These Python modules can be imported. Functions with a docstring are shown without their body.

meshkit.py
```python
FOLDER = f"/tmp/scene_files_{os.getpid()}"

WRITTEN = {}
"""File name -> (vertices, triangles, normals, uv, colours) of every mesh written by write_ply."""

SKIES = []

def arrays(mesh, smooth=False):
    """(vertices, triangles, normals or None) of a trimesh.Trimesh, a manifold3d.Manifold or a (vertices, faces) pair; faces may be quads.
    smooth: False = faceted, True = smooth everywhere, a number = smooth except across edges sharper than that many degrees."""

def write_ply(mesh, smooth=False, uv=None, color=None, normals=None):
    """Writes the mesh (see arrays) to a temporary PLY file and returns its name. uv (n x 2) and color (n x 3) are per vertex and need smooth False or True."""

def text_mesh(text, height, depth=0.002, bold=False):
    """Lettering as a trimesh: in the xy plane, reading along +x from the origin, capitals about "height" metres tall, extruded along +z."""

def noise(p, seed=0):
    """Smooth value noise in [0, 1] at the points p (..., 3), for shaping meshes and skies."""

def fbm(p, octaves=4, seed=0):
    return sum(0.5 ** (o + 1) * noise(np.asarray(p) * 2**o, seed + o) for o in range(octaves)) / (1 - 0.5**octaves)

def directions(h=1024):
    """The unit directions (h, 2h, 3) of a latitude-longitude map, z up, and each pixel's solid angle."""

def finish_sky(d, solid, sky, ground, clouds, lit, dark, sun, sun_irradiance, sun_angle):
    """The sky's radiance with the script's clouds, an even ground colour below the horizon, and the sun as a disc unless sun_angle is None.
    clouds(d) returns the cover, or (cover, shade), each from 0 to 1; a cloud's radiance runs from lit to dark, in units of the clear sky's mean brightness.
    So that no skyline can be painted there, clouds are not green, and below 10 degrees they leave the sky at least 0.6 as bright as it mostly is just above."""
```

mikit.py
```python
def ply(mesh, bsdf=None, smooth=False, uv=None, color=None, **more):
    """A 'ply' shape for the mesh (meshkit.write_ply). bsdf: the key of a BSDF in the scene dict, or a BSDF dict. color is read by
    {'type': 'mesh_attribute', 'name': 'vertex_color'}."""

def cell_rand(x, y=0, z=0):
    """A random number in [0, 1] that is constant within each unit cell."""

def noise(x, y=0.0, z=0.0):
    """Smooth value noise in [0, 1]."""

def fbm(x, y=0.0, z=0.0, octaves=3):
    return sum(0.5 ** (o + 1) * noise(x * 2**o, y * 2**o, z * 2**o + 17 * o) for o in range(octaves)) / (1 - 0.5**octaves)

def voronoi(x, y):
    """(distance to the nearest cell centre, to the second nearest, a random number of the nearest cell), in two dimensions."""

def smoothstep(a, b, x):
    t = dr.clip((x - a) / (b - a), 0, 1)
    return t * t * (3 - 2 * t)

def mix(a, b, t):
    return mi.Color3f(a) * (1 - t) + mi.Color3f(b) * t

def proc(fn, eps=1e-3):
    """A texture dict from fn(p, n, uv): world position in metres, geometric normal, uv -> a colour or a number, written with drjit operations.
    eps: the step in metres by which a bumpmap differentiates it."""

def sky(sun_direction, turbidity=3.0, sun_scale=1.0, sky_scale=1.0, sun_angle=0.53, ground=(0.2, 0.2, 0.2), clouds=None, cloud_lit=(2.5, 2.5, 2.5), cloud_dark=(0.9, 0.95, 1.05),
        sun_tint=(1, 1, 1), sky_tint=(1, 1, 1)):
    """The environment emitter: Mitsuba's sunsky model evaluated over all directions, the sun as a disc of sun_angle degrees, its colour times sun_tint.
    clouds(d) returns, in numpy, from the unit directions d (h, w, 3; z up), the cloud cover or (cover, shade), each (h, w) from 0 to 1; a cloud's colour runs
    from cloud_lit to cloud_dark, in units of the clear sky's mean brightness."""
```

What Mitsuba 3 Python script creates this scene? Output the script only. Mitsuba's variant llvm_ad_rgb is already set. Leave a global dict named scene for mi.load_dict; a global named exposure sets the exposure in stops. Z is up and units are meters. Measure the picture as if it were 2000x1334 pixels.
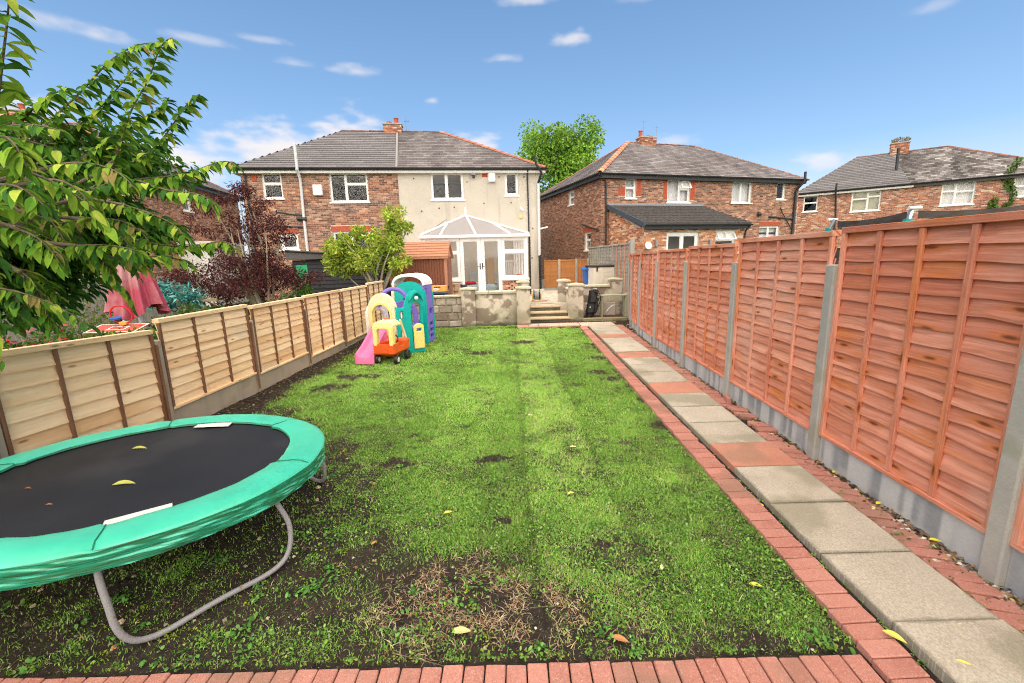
import math, random
import numpy as np, trimesh, mitsuba as mi, drjit as dr
import shapely.geometry as sg, shapely.ops as so
from shapely import affinity
import mikit, meshkit
from mikit import proc, noise, fbm, voronoi, cell_rand, smoothstep, mix

rng = np.random.default_rng(7)
random.seed(7)
scene, labels = {}, {}
T4 = mi.ScalarTransform4f
PI = math.pi

# ------------------------------------------------------------------ camera, sky, exposure
CAM_F, CAM_PITCH, CAM_ROLL = 843.0 / 1000.0, 0.19, -0.028
_f = np.array([0, math.cos(CAM_PITCH), -math.sin(CAM_PITCH)])
_u = np.cross([1.0, 0, 0], _f)
_up = -math.sin(CAM_ROLL) * np.array([1.0, 0, 0]) + math.cos(CAM_ROLL) * _u
scene['camera'] = {'type': 'perspective', 'fov': math.degrees(2 * math.atan(1 / CAM_F)), 'fov_axis': 'x', 'near_clip': 0.05, 'far_clip': 2000.0,
                   'to_world': T4().look_at([0, 0, 2.0], [float(x) for x in np.array([0, 0, 2.0]) + _f], [float(x) for x in _up])}
# small fair-weather clouds: (azimuth, elevation, half width, half height in degrees, strength)
CLOUDS = [(-41, 20.0, 7.0, 1.0, .8), (-33, 21.3, 4.5, .6, .6), (-26.5, 22.3, 3.2, .45, .6), (-17.6, 20.6, 2.8, .7, .8), (-24.5, 20.7, 2.6, .5, .5), (-.3, 22.3, 3.2, .6, .65),
          (7.8, 23.6, 2.6, 1.0, .95), (-8.8, 18.3, 1.1, .5, .8), (2.9, 27.4, 5, .8, .8), (18.5, 26.5, 8, .7, .45), (41.5, 19.9, 2.2, .6, .4), (-27, 12.0, 9.5, 3.2, 1.0), (-36, 10.5, 9, 3.4, 1.0),
          (-18.5, 13.0, 6.5, 3.8, 1.0), (-33, 10.8, 7, 2.2, .9), (-3.8, 13.0, 4.0, 2.0, .85), (2, 11.5, 6, 1.5, .6), (35.2, 8.6, 3.2, 1.6, .7), (-47, 13.2, 5, 2.0, .7), (20, 12.5, 3, 1.0, .5),
          (70, 16, 9, 2.5, .8), (110, 21, 12, 2.2, .8), (150, 14, 12, 3, .9), (-75, 17, 9, 2.5, .8), (-110, 22, 10, 2.5, .8), (-150, 15, 14, 3, .9), (180, 26, 12, 2, .7)]


def clouds(d):
    az, el = np.degrees(np.arctan2(d[..., 0], d[..., 1])), np.degrees(np.arcsin(np.clip(d[..., 2], -1, 1)))
    n = meshkit.fbm(np.stack([az * .55, el * 1.5, 0 * az], -1), 5, 3) - .5
    n2 = meshkit.fbm(np.stack([az * .16, el * .7, 0 * az + 5], -1), 4, 9) - .5
    cover = np.zeros_like(az)
    shade = np.zeros_like(az)
    for a, e, w, h, s in CLOUDS:
        x, y = (az - a + 180) % 360 - 180, el - e
        y = np.where(y < 0, y * 1.5, y)
        r = np.sqrt((x / w) ** 2 + (y / h) ** 2) + 1.15 * n + .8 * n2
        c = np.clip((1.05 - r) / 1.05, 0, 1)
        c = c * c * (3 - 2 * c) * s * np.where(e < 16, .95, .72)
        shade = np.where(c > cover, np.clip(.45 - (el - e) / (1.6 * h) * .7, 0, .9), shade)
        cover = np.maximum(cover, c)
    low = np.clip((11 - el) / 11, 0, 1) ** 1.1 * .82        # thin pale veil towards the horizon
    return np.maximum(cover, low), np.where(cover > low, shade, .35)


scene['sky_light'] = mikit.sky((0.0, -0.62, 1.0), turbidity=3.0, sun_scale=1.0, sky_scale=.86, sun_angle=118.0, clouds=clouds,
                               cloud_lit=(2.25, 2.05, 1.98), cloud_dark=(1.55, 1.6, 1.7), sun_tint=(1.02, 1.0, .93), sky_tint=(1.0, 1.03, .98))
exposure = 2.6


# ------------------------------------------------------------------ materials
def rgb(*c):
    return {'type': 'rgb', 'value': list(c)}


def mat(name, base, rough=.7, spec=.4, two=False, bump=None, **kw):
    b = {'type': 'principled', 'base_color': base if isinstance(base, dict) else rgb(*base), 'roughness': rough, 'specular': spec, **kw}
    if bump is not None:
        b = {'type': 'bumpmap', 'arbitrary': bump[0], 'scale': bump[1], 'bsdf': b}
    if two:
        b = {'type': 'twosided', 'bsdf': b}
    scene['mat_' + name] = b
    return name


VC = {'type': 'mesh_attribute', 'name': 'vertex_color'}
mat('vc_rough', VC, .9, .25, True)
mat('vc_litter', VC, .9, .2, True)
mat('vc_semi', VC, .5, .45, True)
mat('vc_plastic', VC, .42, .4, True)
mat('vc_slate', VC, .75, .3, True)
scene['mat_vc_leaf'] = {'type': 'principledthin', 'base_color': VC, 'roughness': .62, 'diff_trans': .5, 'spec_trans': 0.0, 'eta': 1.35}
scene['mat_vc_blade'] = {'type': 'principledthin', 'base_color': VC, 'roughness': .7, 'diff_trans': .6, 'spec_trans': 0.0, 'eta': 1.25}


def f_wood_red(p, n, uv):
    tone = cell_rand(dr.floor(uv.x * .1), 3)
    grain = fbm(uv.x * 2.2, uv.y * 70, 0, 3)
    streak = noise(uv.x * 1.1, uv.y * 14, 4)
    kx, ky, kr = uv.x * 1.8, uv.y * 8.5, 0
    d, d2, r = voronoi(kx, ky)
    knot = (1 - smoothstep(.03, .13, d)) * smoothstep(.55, .6, r)
    big = noise(uv.x * .7 + tone * 9, uv.y * 5, 7)
    c = mix((.45, .150, .092), (.74, .345, .25), grain * .55 + tone * .55 + (big - .5) * .5 - .05)
    c = mix(c, (.42, .13, .06), smoothstep(.56, .9, streak) * .5)
    c = mix(c, (.56, .17, .035), smoothstep(.34, .05, streak) * .65)
    ring = smoothstep(.62, .80, noise(uv.x * 3.0, uv.y * 48 + 2.5 * noise(uv.x * 2, uv.y * 6), 2))
    c = mix(c, (.27, .07, .03), ring * .28)
    c = mix(c, (.50, .14, .03), (1 - smoothstep(.1, .32, d)) * smoothstep(.45, .5, r) * .6)
    fade = smoothstep(.5, .8, fbm(p.y * 1.7, p.z * 2.2, 5.0, 4))
    c = mix(c, (.60, .40, .33), fade * .38)
    fine = noise(uv.x * 6, uv.y * 260)
    c = c * (.86 + .28 * fine)
    return mix(c, (.13, .035, .015), knot * .9)


def f_wood_pale(p, n, uv):
    tone = cell_rand(dr.floor(uv.x * .1), 5)
    grain = fbm(uv.x * 2.0, uv.y * 60, 0, 3)
    streak = noise(uv.x * .9, uv.y * 11, 4)
    d, d2, r = voronoi(uv.x * 1.9, uv.y * 8)
    knot = (1 - smoothstep(.03, .11, d)) * smoothstep(.6, .65, r)
    c = mix((.70, .465, .25), (.92, .715, .46), grain * .6 + tone * .5 - .05)
    c = mix(c, (.60, .32, .125), smoothstep(.5, .9, streak) * .5)
    stain = smoothstep(.62, .8, fbm(p.y * 1.3, p.z * 3.0, 3.0, 3))
    c = mix(c, (.50, .44, .33), stain * .4)
    return mix(c, (.24, .11, .05), knot * .8)


def f_wood_grey(p, n, uv):
    tone = cell_rand(dr.floor(uv.x * .1), 9)
    grain = fbm(uv.x * 3, uv.y * 60, 2, 3)
    c = mix((.20, .18, .15), (.42, .40, .36), grain * .8 + tone * .3 - .05)
    return mix(c, (.16, .19, .12), smoothstep(.5, .8, fbm(p.x * 2 + p.y, p.z * 2, 1, 3)) * .45)


def f_concrete(p, n, uv):
    g = fbm(p.x * 90, p.y * 90, p.z * 90, 3)
    m = fbm(p.x * 3.5 + 4, p.y * 3.5, p.z * 3.5, 4)
    run = smoothstep(.45, .75, fbm(p.y * 7 + p.x * 5, p.z * .7, 3, 3))
    c = mix((.25, .24, .22), (.45, .44, .41), g * .5 + m * .55)
    c = mix(c, (.24, .25, .26), run * .45)
    return mix(c, (.17, .18, .10), smoothstep(.55, .75, m) * .4)


def f_board(p, n, uv):   # concrete gravel boards: grey, streaked by rain
    run = smoothstep(.3, .7, noise((p.x + p.y) * 17, p.z * 1.2, 3) * .6 + fbm((p.x + p.y) * 6, p.z * .8, 5, 3) * .5)
    g = fbm(p.x * 60, p.y * 60, p.z * 60, 3)
    c = mix((.23, .25, .27), (.53, .54, .54), run * .7 + (g - .4) * .35)
    edge = smoothstep(.5, .72, fbm(p.y * 4, p.z * 6, 8, 3)) * smoothstep(.16, .0, p.z)
    return mix(c, (.50, .48, .44), edge * .7)


def f_slab(p, n, uv):
    t = cell_rand(dr.floor(uv.x * .1), 2)
    g = fbm(p.x * 120, p.y * 120, p.z * 120, 2)
    m = fbm(p.x * 5, p.y * 5, 2, 4)
    c = mix((.24, .22, .175), (.52, .475, .39), g * .75 + m * .35 + t * .25 - .15)
    s = uv.x - 10 * dr.floor(uv.x * .1) - .5
    e = dr.minimum(dr.minimum(s, 1 - s), dr.minimum(uv.y, 1 - uv.y))
    rim = smoothstep(.03, .0, e - .06 * (fbm(p.x * 11, p.y * 11, 9, 3) - .5)) * dr.select(uv.y < 1.5, 1.0, 0.0)
    c = mix(c, (.15, .145, .10), rim * .5)
    sp = smoothstep(.74, .8, noise(p.x * 160, p.y * 160, 3))
    c = mix(c, (.52, .49, .43), sp * .5)
    stain = smoothstep(.52, .7, fbm(p.x * 2.3 + 9, p.y * 2.3, 6, 4))
    return mix(c, (.19, .18, .12), stain * .5)


def f_slab_red(p, n, uv):
    g = fbm(p.x * 120, p.y * 120, p.z * 120, 2)
    m = fbm(p.x * 5, p.y * 5, 2, 4)
    c = mix((.33, .135, .09), (.54, .27, .195), g * .6 + m * .5 - .05)
    return mix(c, (.24, .17, .12), smoothstep(.5, .72, fbm(p.x * 2.3, p.y * 2.3, 6, 4)) * .5)


def f_paver(p, n, uv):
    t = cell_rand(dr.floor(uv.x * .1), 7)
    g = fbm(p.x * 150, p.y * 150, p.z * 150, 2)
    m = fbm(p.x * 8, p.y * 8, 1, 3)
    c = mix((.28, .105, .082), (.50, .24, .19), g * .6 + m * .35 + t * .35 - .15)
    sp = smoothstep(.76, .84, noise(p.x * 230, p.y * 230, 7))
    c = mix(c, (.52, .38, .32), sp * .45)
    return mix(c, (.21, .14, .10), smoothstep(.58, .78, fbm(p.x * 3, p.y * 3, 4, 4)) * .55)


def f_soil(p, n, uv):
    g = fbm(p.x * 35, p.y * 35, p.z * 10, 4)
    m = fbm(p.x * 3, p.y * 3, 2, 3)
    c = mix((.007, .0052, .004), (.048, .036, .028), g * .9 + m * .3 - .15)
    fine = noise(p.x * 140, p.y * 140, 1)
    return mix(c, (.15, .115, .085), smoothstep(.86, .92, fine) * .6)


def f_render(p, n, uv):   # pebble-dashed grey-cream render, stained under the roof
    g = fbm(p.x * 45, p.y * 45, p.z * 45, 3)
    m = fbm(p.x * 1.3, p.y * 1.3, p.z * 1.1, 4)
    run = fbm(p.x * 5.0, p.y * 2, p.z * .5, 3)
    c = mix((.42, .385, .325), (.66, .615, .54), g * .55 + m * .6 - .05)
    c = mix(c, (.36, .33, .29), smoothstep(.52, .75, run) * .4)
    hole = smoothstep(.16, .10, voronoi(p.x * .95 + 3, p.z * .95)[0])
    return mix(c, (.16, .10, .08), smoothstep(.60, .95, hole) * .0)


def f_oldrender(p, n, uv):   # garden wall: flaking lime render over dark stone
    m = fbm(p.x * 4 + p.y * 3, p.z * 4.5, 3, 4)
    g = fbm(p.x * 40, p.y * 40, p.z * 40, 3)
    c = mix((.40, .345, .275), (.62, .565, .475), g * .6 + .5 * fbm(p.x * 2.5, p.z * 2.5, 8, 3))
    dark = smoothstep(.45, .60, m)
    c = mix(c, (.17, .125, .095), dark * .8)
    moss = smoothstep(.45, .6, fbm(p.x * 2.5 + 7, p.z * 3, 1, 3)) * smoothstep(.75, .2, p.z)
    c = mix(c, (.15, .15, .07), moss * .55)
    return mix(c, (.10, .085, .06), smoothstep(.16, .02, p.z) * .8)


def f_block(p, n, uv):
    t = cell_rand(dr.floor(uv.x * .1), 4)
    g = fbm(p.x * 25, p.y * 25, p.z * 25, 4)
    m = fbm(p.x * 6, p.y * 6, p.z * 6 + 3, 3)
    c = mix((.20, .155, .12), (.56, .52, .44), t * .8 + m * .5 - .15)
    c = mix(c, (.33, .23, .18), smoothstep(.5, .7, m) * .6)
    return c * (.75 + .4 * g)


def f_mat(p, n, uv):
    w = .5 + .25 * dr.sin(p.x * 900) + .25 * dr.sin(p.y * 900)
    m = fbm(p.x * 3, p.y * 3, 2, 4)
    dust = smoothstep(.5, .8, fbm(p.x * 1.7 + 4, p.y * 1.7, 5, 4))
    return mix(mix((.009, .010, .012), (.022, .023, .027), w * .5 + m * .5), (.055, .054, .054), dust * .35)


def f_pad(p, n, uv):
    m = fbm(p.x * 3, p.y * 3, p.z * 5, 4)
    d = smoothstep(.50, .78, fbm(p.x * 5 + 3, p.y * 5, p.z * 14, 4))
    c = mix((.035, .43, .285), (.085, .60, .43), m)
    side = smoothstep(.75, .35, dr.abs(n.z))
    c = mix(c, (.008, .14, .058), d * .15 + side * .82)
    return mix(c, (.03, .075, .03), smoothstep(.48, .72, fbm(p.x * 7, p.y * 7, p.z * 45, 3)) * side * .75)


def f_rust(p, n, uv):
    m = fbm(p.x * 30, p.y * 30, p.z * 30, 3)
    return mix((.25, .245, .26), (.20, .10, .06), smoothstep(.70, .80, m) * .7)


def f_grassland(p, n, uv):
    m = fbm(p.x * .8, p.y * .8, 1, 4)
    g = fbm(p.x * 14, p.y * 14, 2, 3)
    return mix((.035, .05, .018), (.10, .13, .04), m * .6 + g * .5)


def f_timber(p, n, uv):
    g = fbm(p.x * 6, p.y * 30, p.z * 30, 3)
    return mix((.22, .17, .10), (.42, .34, .20), g)


def f_fabric_pink(p, n, uv):
    m = fbm(p.x * 5, p.y * 5, p.z * 2, 4)
    return mix((.36, .062, .10), (.42, .22, .23), smoothstep(.40, .68, m))


def f_bark(p, n, uv):
    g = fbm(p.x * 18, p.y * 18, p.z * 5, 4)
    return mix((.07, .05, .038), (.22, .17, .13), g)


def f_bark_pale(p, n, uv):
    g = fbm(p.x * 14, p.y * 14, p.z * 4, 4)
    return mix((.18, .16, .11), (.42, .38, .28), g)


def f_concrete_brown(p, n, uv):
    return f_concrete(p, n, uv) * mi.Color3f(1.02, .88, .72)


def f_wood_brown(p, n, uv):
    return mix((.12, .058, .034), (.25, .125, .072), fbm(uv.x * 2.5, uv.y * 60, 0, 3))


def f_wood_orange(p, n, uv):
    tone = cell_rand(dr.floor(uv.x * .1), 3)
    return mix((.33, .125, .035), (.46, .21, .075), fbm(uv.x * 2.2, uv.y * 70, 0, 3) * .7 + tone * .4 - .05)


for nm, fn, ro in (('concrete_brown', f_concrete_brown, .9), ('wood_brown', f_wood_brown, .8), ('wood_orange', f_wood_orange, .75), ('wood_red', f_wood_red, .7), ('wood_pale', f_wood_pale, .75), ('wood_grey', f_wood_grey, .85), ('concrete', f_concrete, .9), ('board_grey', f_board, .85), ('slab', f_slab, .9),
                   ('slab_red', f_slab_red, .9), ('paver', f_paver, .88), ('soil', f_soil, .95), ('pebbledash', f_render, .95), ('oldrender', f_oldrender, .95), ('block', f_block, .93), ('mat_black', f_mat, .55),
                   ('pad_green', f_pad, .36), ('steel', f_rust, .35), ('grassland', f_grassland, .95), ('timber', f_timber, .85), ('fabric_pink', f_fabric_pink, .8), ('bark', f_bark, .9), ('bark_pale', f_bark_pale, .9)):
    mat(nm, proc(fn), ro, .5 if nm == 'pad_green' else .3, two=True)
mat('white_upvc', (.80, .80, .79), .35, .5, True)
mat('white_dull', (.66, .66, .64), .6, .3, True)
mat('black_plastic', (.022, .023, .025), .4, .5, True)
mat('grey_pipe', (.60, .62, .64), .5, .4, True)
mat('lead', (.24, .26, .28), .5, .4, True)
mat('dark_room', (.035, .033, .03), .95, .1, True)
mat('seam_green', (.012, .16, .09), .6, .3, True)
mat('curtain_white', (.62, .62, .62), .9, .1, True)
mat('blind_beige', (.46, .45, .33), .9, .1, True)
mat('plaster', (.66, .62, .54), .9, .2, True)
mat('yellow_plastic', (.72, .60, .16), .4, .4, True)
mat('mortar', (.56, .50, .43), .95, .2, True)
mat('deck', (.10, .095, .095), .9, .2, True)
mat('soldier', (.42, .10, .055), .85, .2, True)
mat('chrome', (.55, .56, .58), .25, .5, True, metallic=.9)
scene['mat_glass'] = {'type': 'thindielectric', 'int_ior': 1.33}
scene['mat_polycarb'] = {'type': 'principledthin', 'base_color': rgb(.60, .58, .60), 'roughness': .3, 'diff_trans': 1.1, 'spec_trans': .12, 'eta': 1.4}
scene['mat_net_mesh'] = {'type': 'mask', 'opacity': .78, 'bsdf': {'type': 'twosided', 'bsdf': {'type': 'principled', 'base_color': rgb(.035, .03, .028), 'roughness': .8}}}


# ------------------------------------------------------------------ entries
def ply(mesh, bsdf=None, smooth=False, uv=None, color=None, **more):
    if (uv is not None or color is not None) and smooth is not False:
        smooth = True
    return mikit.ply(mesh, 'mat_' + bsdf if isinstance(bsdf, str) else bsdf, smooth=smooth, uv=uv, color=color, **more)


def numbered(key):
    if key not in USED:
        USED.add(key)
        return key
    i = NEXT.get(key, 1)
    while f'{key}_{i:03d}' in USED:
        i += 1
    NEXT[key] = i + 1
    k = f'{key}_{i:03d}'
    USED.add(k)
    return k


USED, NEXT = set(), {}


def thing(name, label, cat, group=None):
    k = numbered(name)
    labels[k] = {'label': label, 'category': cat}
    if group:
        labels[k]['group'] = group
    return k


def put(parent, name, mesh, bsdf, smooth=False, uv=None, color=None, label=None, kind=None, to_world=None):
    """One part (or, with no parent, one object): an entry of its own."""
    k = numbered(parent + '__' + name if parent else name)
    d = dict(mesh) if isinstance(mesh, dict) else ply(mesh, bsdf, smooth=smooth, uv=uv, color=color)
    if to_world is not None:
        d['to_world'] = to_world
    scene[k] = d
    if label or kind:
        labels.setdefault(k, {})
        if label:
            labels[k]['label'] = label
        if kind:
            labels[k]['kind'] = kind
    return k


def struct(name, mesh, bsdf, label=None, **kw):
    k = put(None, name, mesh, bsdf, kind='structure', **kw)
    if label:
        labels[k]['label'] = label
    return k


# ------------------------------------------------------------------ mesh helpers
class MB:
    """Collects pieces with a colour and uv per vertex."""
    def __init__(self):
        self.v, self.f, self.c, self.t, self.n = [], [], [], [], 0

    def add(self, v, f, c=None, uv=None):
        v, f = np.asarray(v, float), np.asarray(f, int)
        if f.shape[1] == 4:
            f = np.vstack([f[:, [0, 1, 2]], f[:, [0, 2, 3]]])
        self.v.append(v)
        self.f.append(f + self.n)
        self.c.append(np.broadcast_to(np.asarray((.5, .5, .5) if c is None else c, float), (len(v), 3)))
        self.t.append(np.zeros((len(v), 2)) if uv is None else np.asarray(uv, float))
        self.n += len(v)
        return self

    def mesh(self, m, c=None, uv=None):
        return self.add(m.vertices, m.faces, c, uv)

    def many(self, V, F, C):
        """V (k, n, 3), F (m, 3) shared, C (k, 3)."""
        k, n = V.shape[:2]
        F = np.asarray(F)
        self.v.append(V.reshape(-1, 3))
        self.f.append((F[None] + (np.arange(k) * n)[:, None, None]).reshape(-1, 3) + self.n)
        self.c.append(np.repeat(C, n, 0))
        self.t.append(np.zeros((k * n, 2)))
        self.n += k * n
        return self

    def out(self):
        return np.vstack(self.v), np.vstack(self.f)

    @property
    def col(self):
        return np.vstack(self.c)

    @property
    def uv(self):
        return np.vstack(self.t)

    def put(self, parent, name, bsdf, smooth=False, uv=False, **kw):
        return put(parent, name, self.out(), bsdf, smooth=smooth, color=None if uv else self.col, uv=self.uv if uv else None, **kw)


BOXF = np.array([[0, 2, 3, 1], [4, 5, 7, 6], [0, 1, 5, 4], [2, 6, 7, 3], [0, 4, 6, 2], [1, 3, 7, 5]])
BOXF3 = np.vstack([BOXF[:, [0, 1, 2]], BOXF[:, [0, 2, 3]]])


def boxv(x0, x1, y0, y1, z0, z1):
    return np.array([[x, y, z] for x in (x0, x1) for y in (y0, y1) for z in (z0, z1)], float)


def box(x0, x1, y0, y1, z0, z1, b=0.0):
    """A box, with chamfered edges when b > 0."""
    if b <= 0:
        return trimesh.Trimesh(boxv(x0, x1, y0, y1, z0, z1), BOXF3, process=False)
    P = []
    for a in range(3):
        i = [b, b, b]
        i[a] = 0
        P.append(boxv(x0 + i[0], x1 - i[0], y0 + i[1], y1 - i[1], z0 + i[2], z1 - i[2]))
    return trimesh.convex.convex_hull(np.vstack(P))


def cat(*m):
    return trimesh.util.concatenate([x for x in m])


def tube(pts, r, n=8, cap=True, closed=False):
    pts = np.asarray(pts, float)
    r = np.broadcast_to(np.asarray(r, float), len(pts))
    tan = np.gradient(pts, axis=0) if not closed else np.roll(pts, -1, 0) - np.roll(pts, 1, 0)
    tan /= np.linalg.norm(tan, axis=1, keepdims=True) + 1e-12
    ref = np.array([0, 0, 1.0]) if abs(tan[0][2]) < .9 else np.array([1.0, 0, 0])
    V = []
    x = np.cross(tan[0], ref)
    for t, p, q in zip(tan, pts, r):
        x = x - t * (x @ t)
        x /= np.linalg.norm(x) + 1e-12
        y = np.cross(t, x)
        a = np.arange(n) * 2 * PI / n
        V.append(p + q * (np.cos(a)[:, None] * x + np.sin(a)[:, None] * y))
    k = len(pts)
    V = np.vstack(V)
    F = []
    for i in range(k if closed else k - 1):
        for j in range(n):
            a, b = i * n + j, i * n + (j + 1) % n
            c, d = ((i + 1) % k) * n + (j + 1) % n, ((i + 1) % k) * n + j
            F += [[a, b, c], [a, c, d]]
    if cap and not closed:
        V = np.vstack([V, pts[0], pts[-1]])
        for j in range(n):
            F += [[k * n, (j + 1) % n, j], [k * n + 1, (k - 1) * n + j, (k - 1) * n + (j + 1) % n]]
    return trimesh.Trimesh(V, F, process=False)


def spline(pts, n=24):
    from scipy.interpolate import CubicSpline
    pts = np.asarray(pts, float)
    t = np.r_[0, np.cumsum(np.linalg.norm(np.diff(pts, axis=0), axis=1))]
    return CubicSpline(t, pts)(np.linspace(0, t[-1], n))


def extr(poly, h):
    return trimesh.creation.extrude_polygon(poly, h, engine='earcut')


def xf(m, M):
    v = m.vertices if hasattr(m, 'vertices') else m
    v = v @ M[:3, :3].T + M[:3, 3]
    return trimesh.Trimesh(v, m.faces, process=False) if hasattr(m, 'vertices') else v


def frame(o, x, y, z=(0, 0, 1)):
    M = np.eye(4)
    M[:3, 0], M[:3, 1], M[:3, 2], M[:3, 3] = x, y, z, o
    return M


def rotz(a, o=(0, 0, 0)):
    return frame(o, (math.cos(a), math.sin(a), 0), (-math.sin(a), math.cos(a), 0))


def upright(poly, depth, M):
    """A polygon drawn in (x, z), given its depth along +y of the frame M."""
    m = extr(poly, depth)
    v = np.stack([m.vertices[:, 0], m.vertices[:, 2], m.vertices[:, 1]], 1)
    f = m.faces[:, ::-1]
    return xf(trimesh.Trimesh(v, f, process=False), M)


def lathe(prof, n=24, c=(0, 0, 0)):
    m = trimesh.creation.revolve(np.asarray(prof, float), sections=n)
    m.apply_translation(c)
    return m

# ================================================================== the ground
gx = np.r_[-400, -120, -40, np.arange(-20, 41, 5.0), 80, 160, 400]
gy = np.r_[-60, -20, np.arange(-5, 61, 5.0), 100, 180, 400]
X, Y = np.meshgrid(gx, gy)
V = np.stack([X, Y, np.full_like(X, -.06)], -1).reshape(-1, 3)
nx = len(gx)
Q = np.array([[j * nx + i, j * nx + i + 1, (j + 1) * nx + i + 1, (j + 1) * nx + i] for j in range(len(gy) - 1) for i in range(nx - 1)])
struct('ground', (V, Q), 'grassland', label='rough grassy ground of the gardens and plots around the houses')


def xl(y):            # left edge of the path's slabs
    return 1.925 + .023 * np.asarray(y)


def xr(y):            # right edge of the path's slabs
    return 2.48 + .042 * np.asarray(y)


def fence_l(y):
    return -4.1 + .034 * (np.asarray(y) - 4.9)


def fence_r(y):
    return np.interp(y, [0, 2.27, 3.9, 5.75, 7.5, 9.17, 10.8, 12.05, 13.5], [2.83, 2.895, 2.94, 3.02, 3.08, 3.14, 3.27, 3.42, 3.75])


def ground_z(x, y):
    p = np.stack([x, y, 0 * x], -1)
    z = .030 * (meshkit.fbm(p * 2.2, 3, 1) - .5) + .026 * (meshkit.fbm(p * 11, 4, 5) - .5)
    bank = np.clip(1 - (x - fence_l(y)) / .55, 0, 1) * np.clip((y - 4.2) / .5, 0, 1)
    return z - .012 + .06 * bank


n = 0
xs, ys = np.r_[-4.4:2.01:.03], np.r_[1.2:5.2:.025, 5.2:13.4:.05]
X, Y = np.meshgrid(xs, ys)
Z = ground_z(X, Y)
Z = np.where(X > xl(Y) - .30, np.minimum(Z, -.015), Z)
Z = np.where(Y < 1.83, -.02, Z)
nx = len(xs)
idx = np.arange(len(xs) * len(ys)).reshape(len(ys), nx)
Q = np.stack([idx[:-1, :-1], idx[:-1, 1:], idx[1:, 1:], idx[1:, :-1]], -1).reshape(-1, 4)
struct('soil', (np.stack([X, Y, Z], -1).reshape(-1, 3), Q), 'soil', label='dark bare earth under and around the worn lawn', smooth=True)
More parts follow.
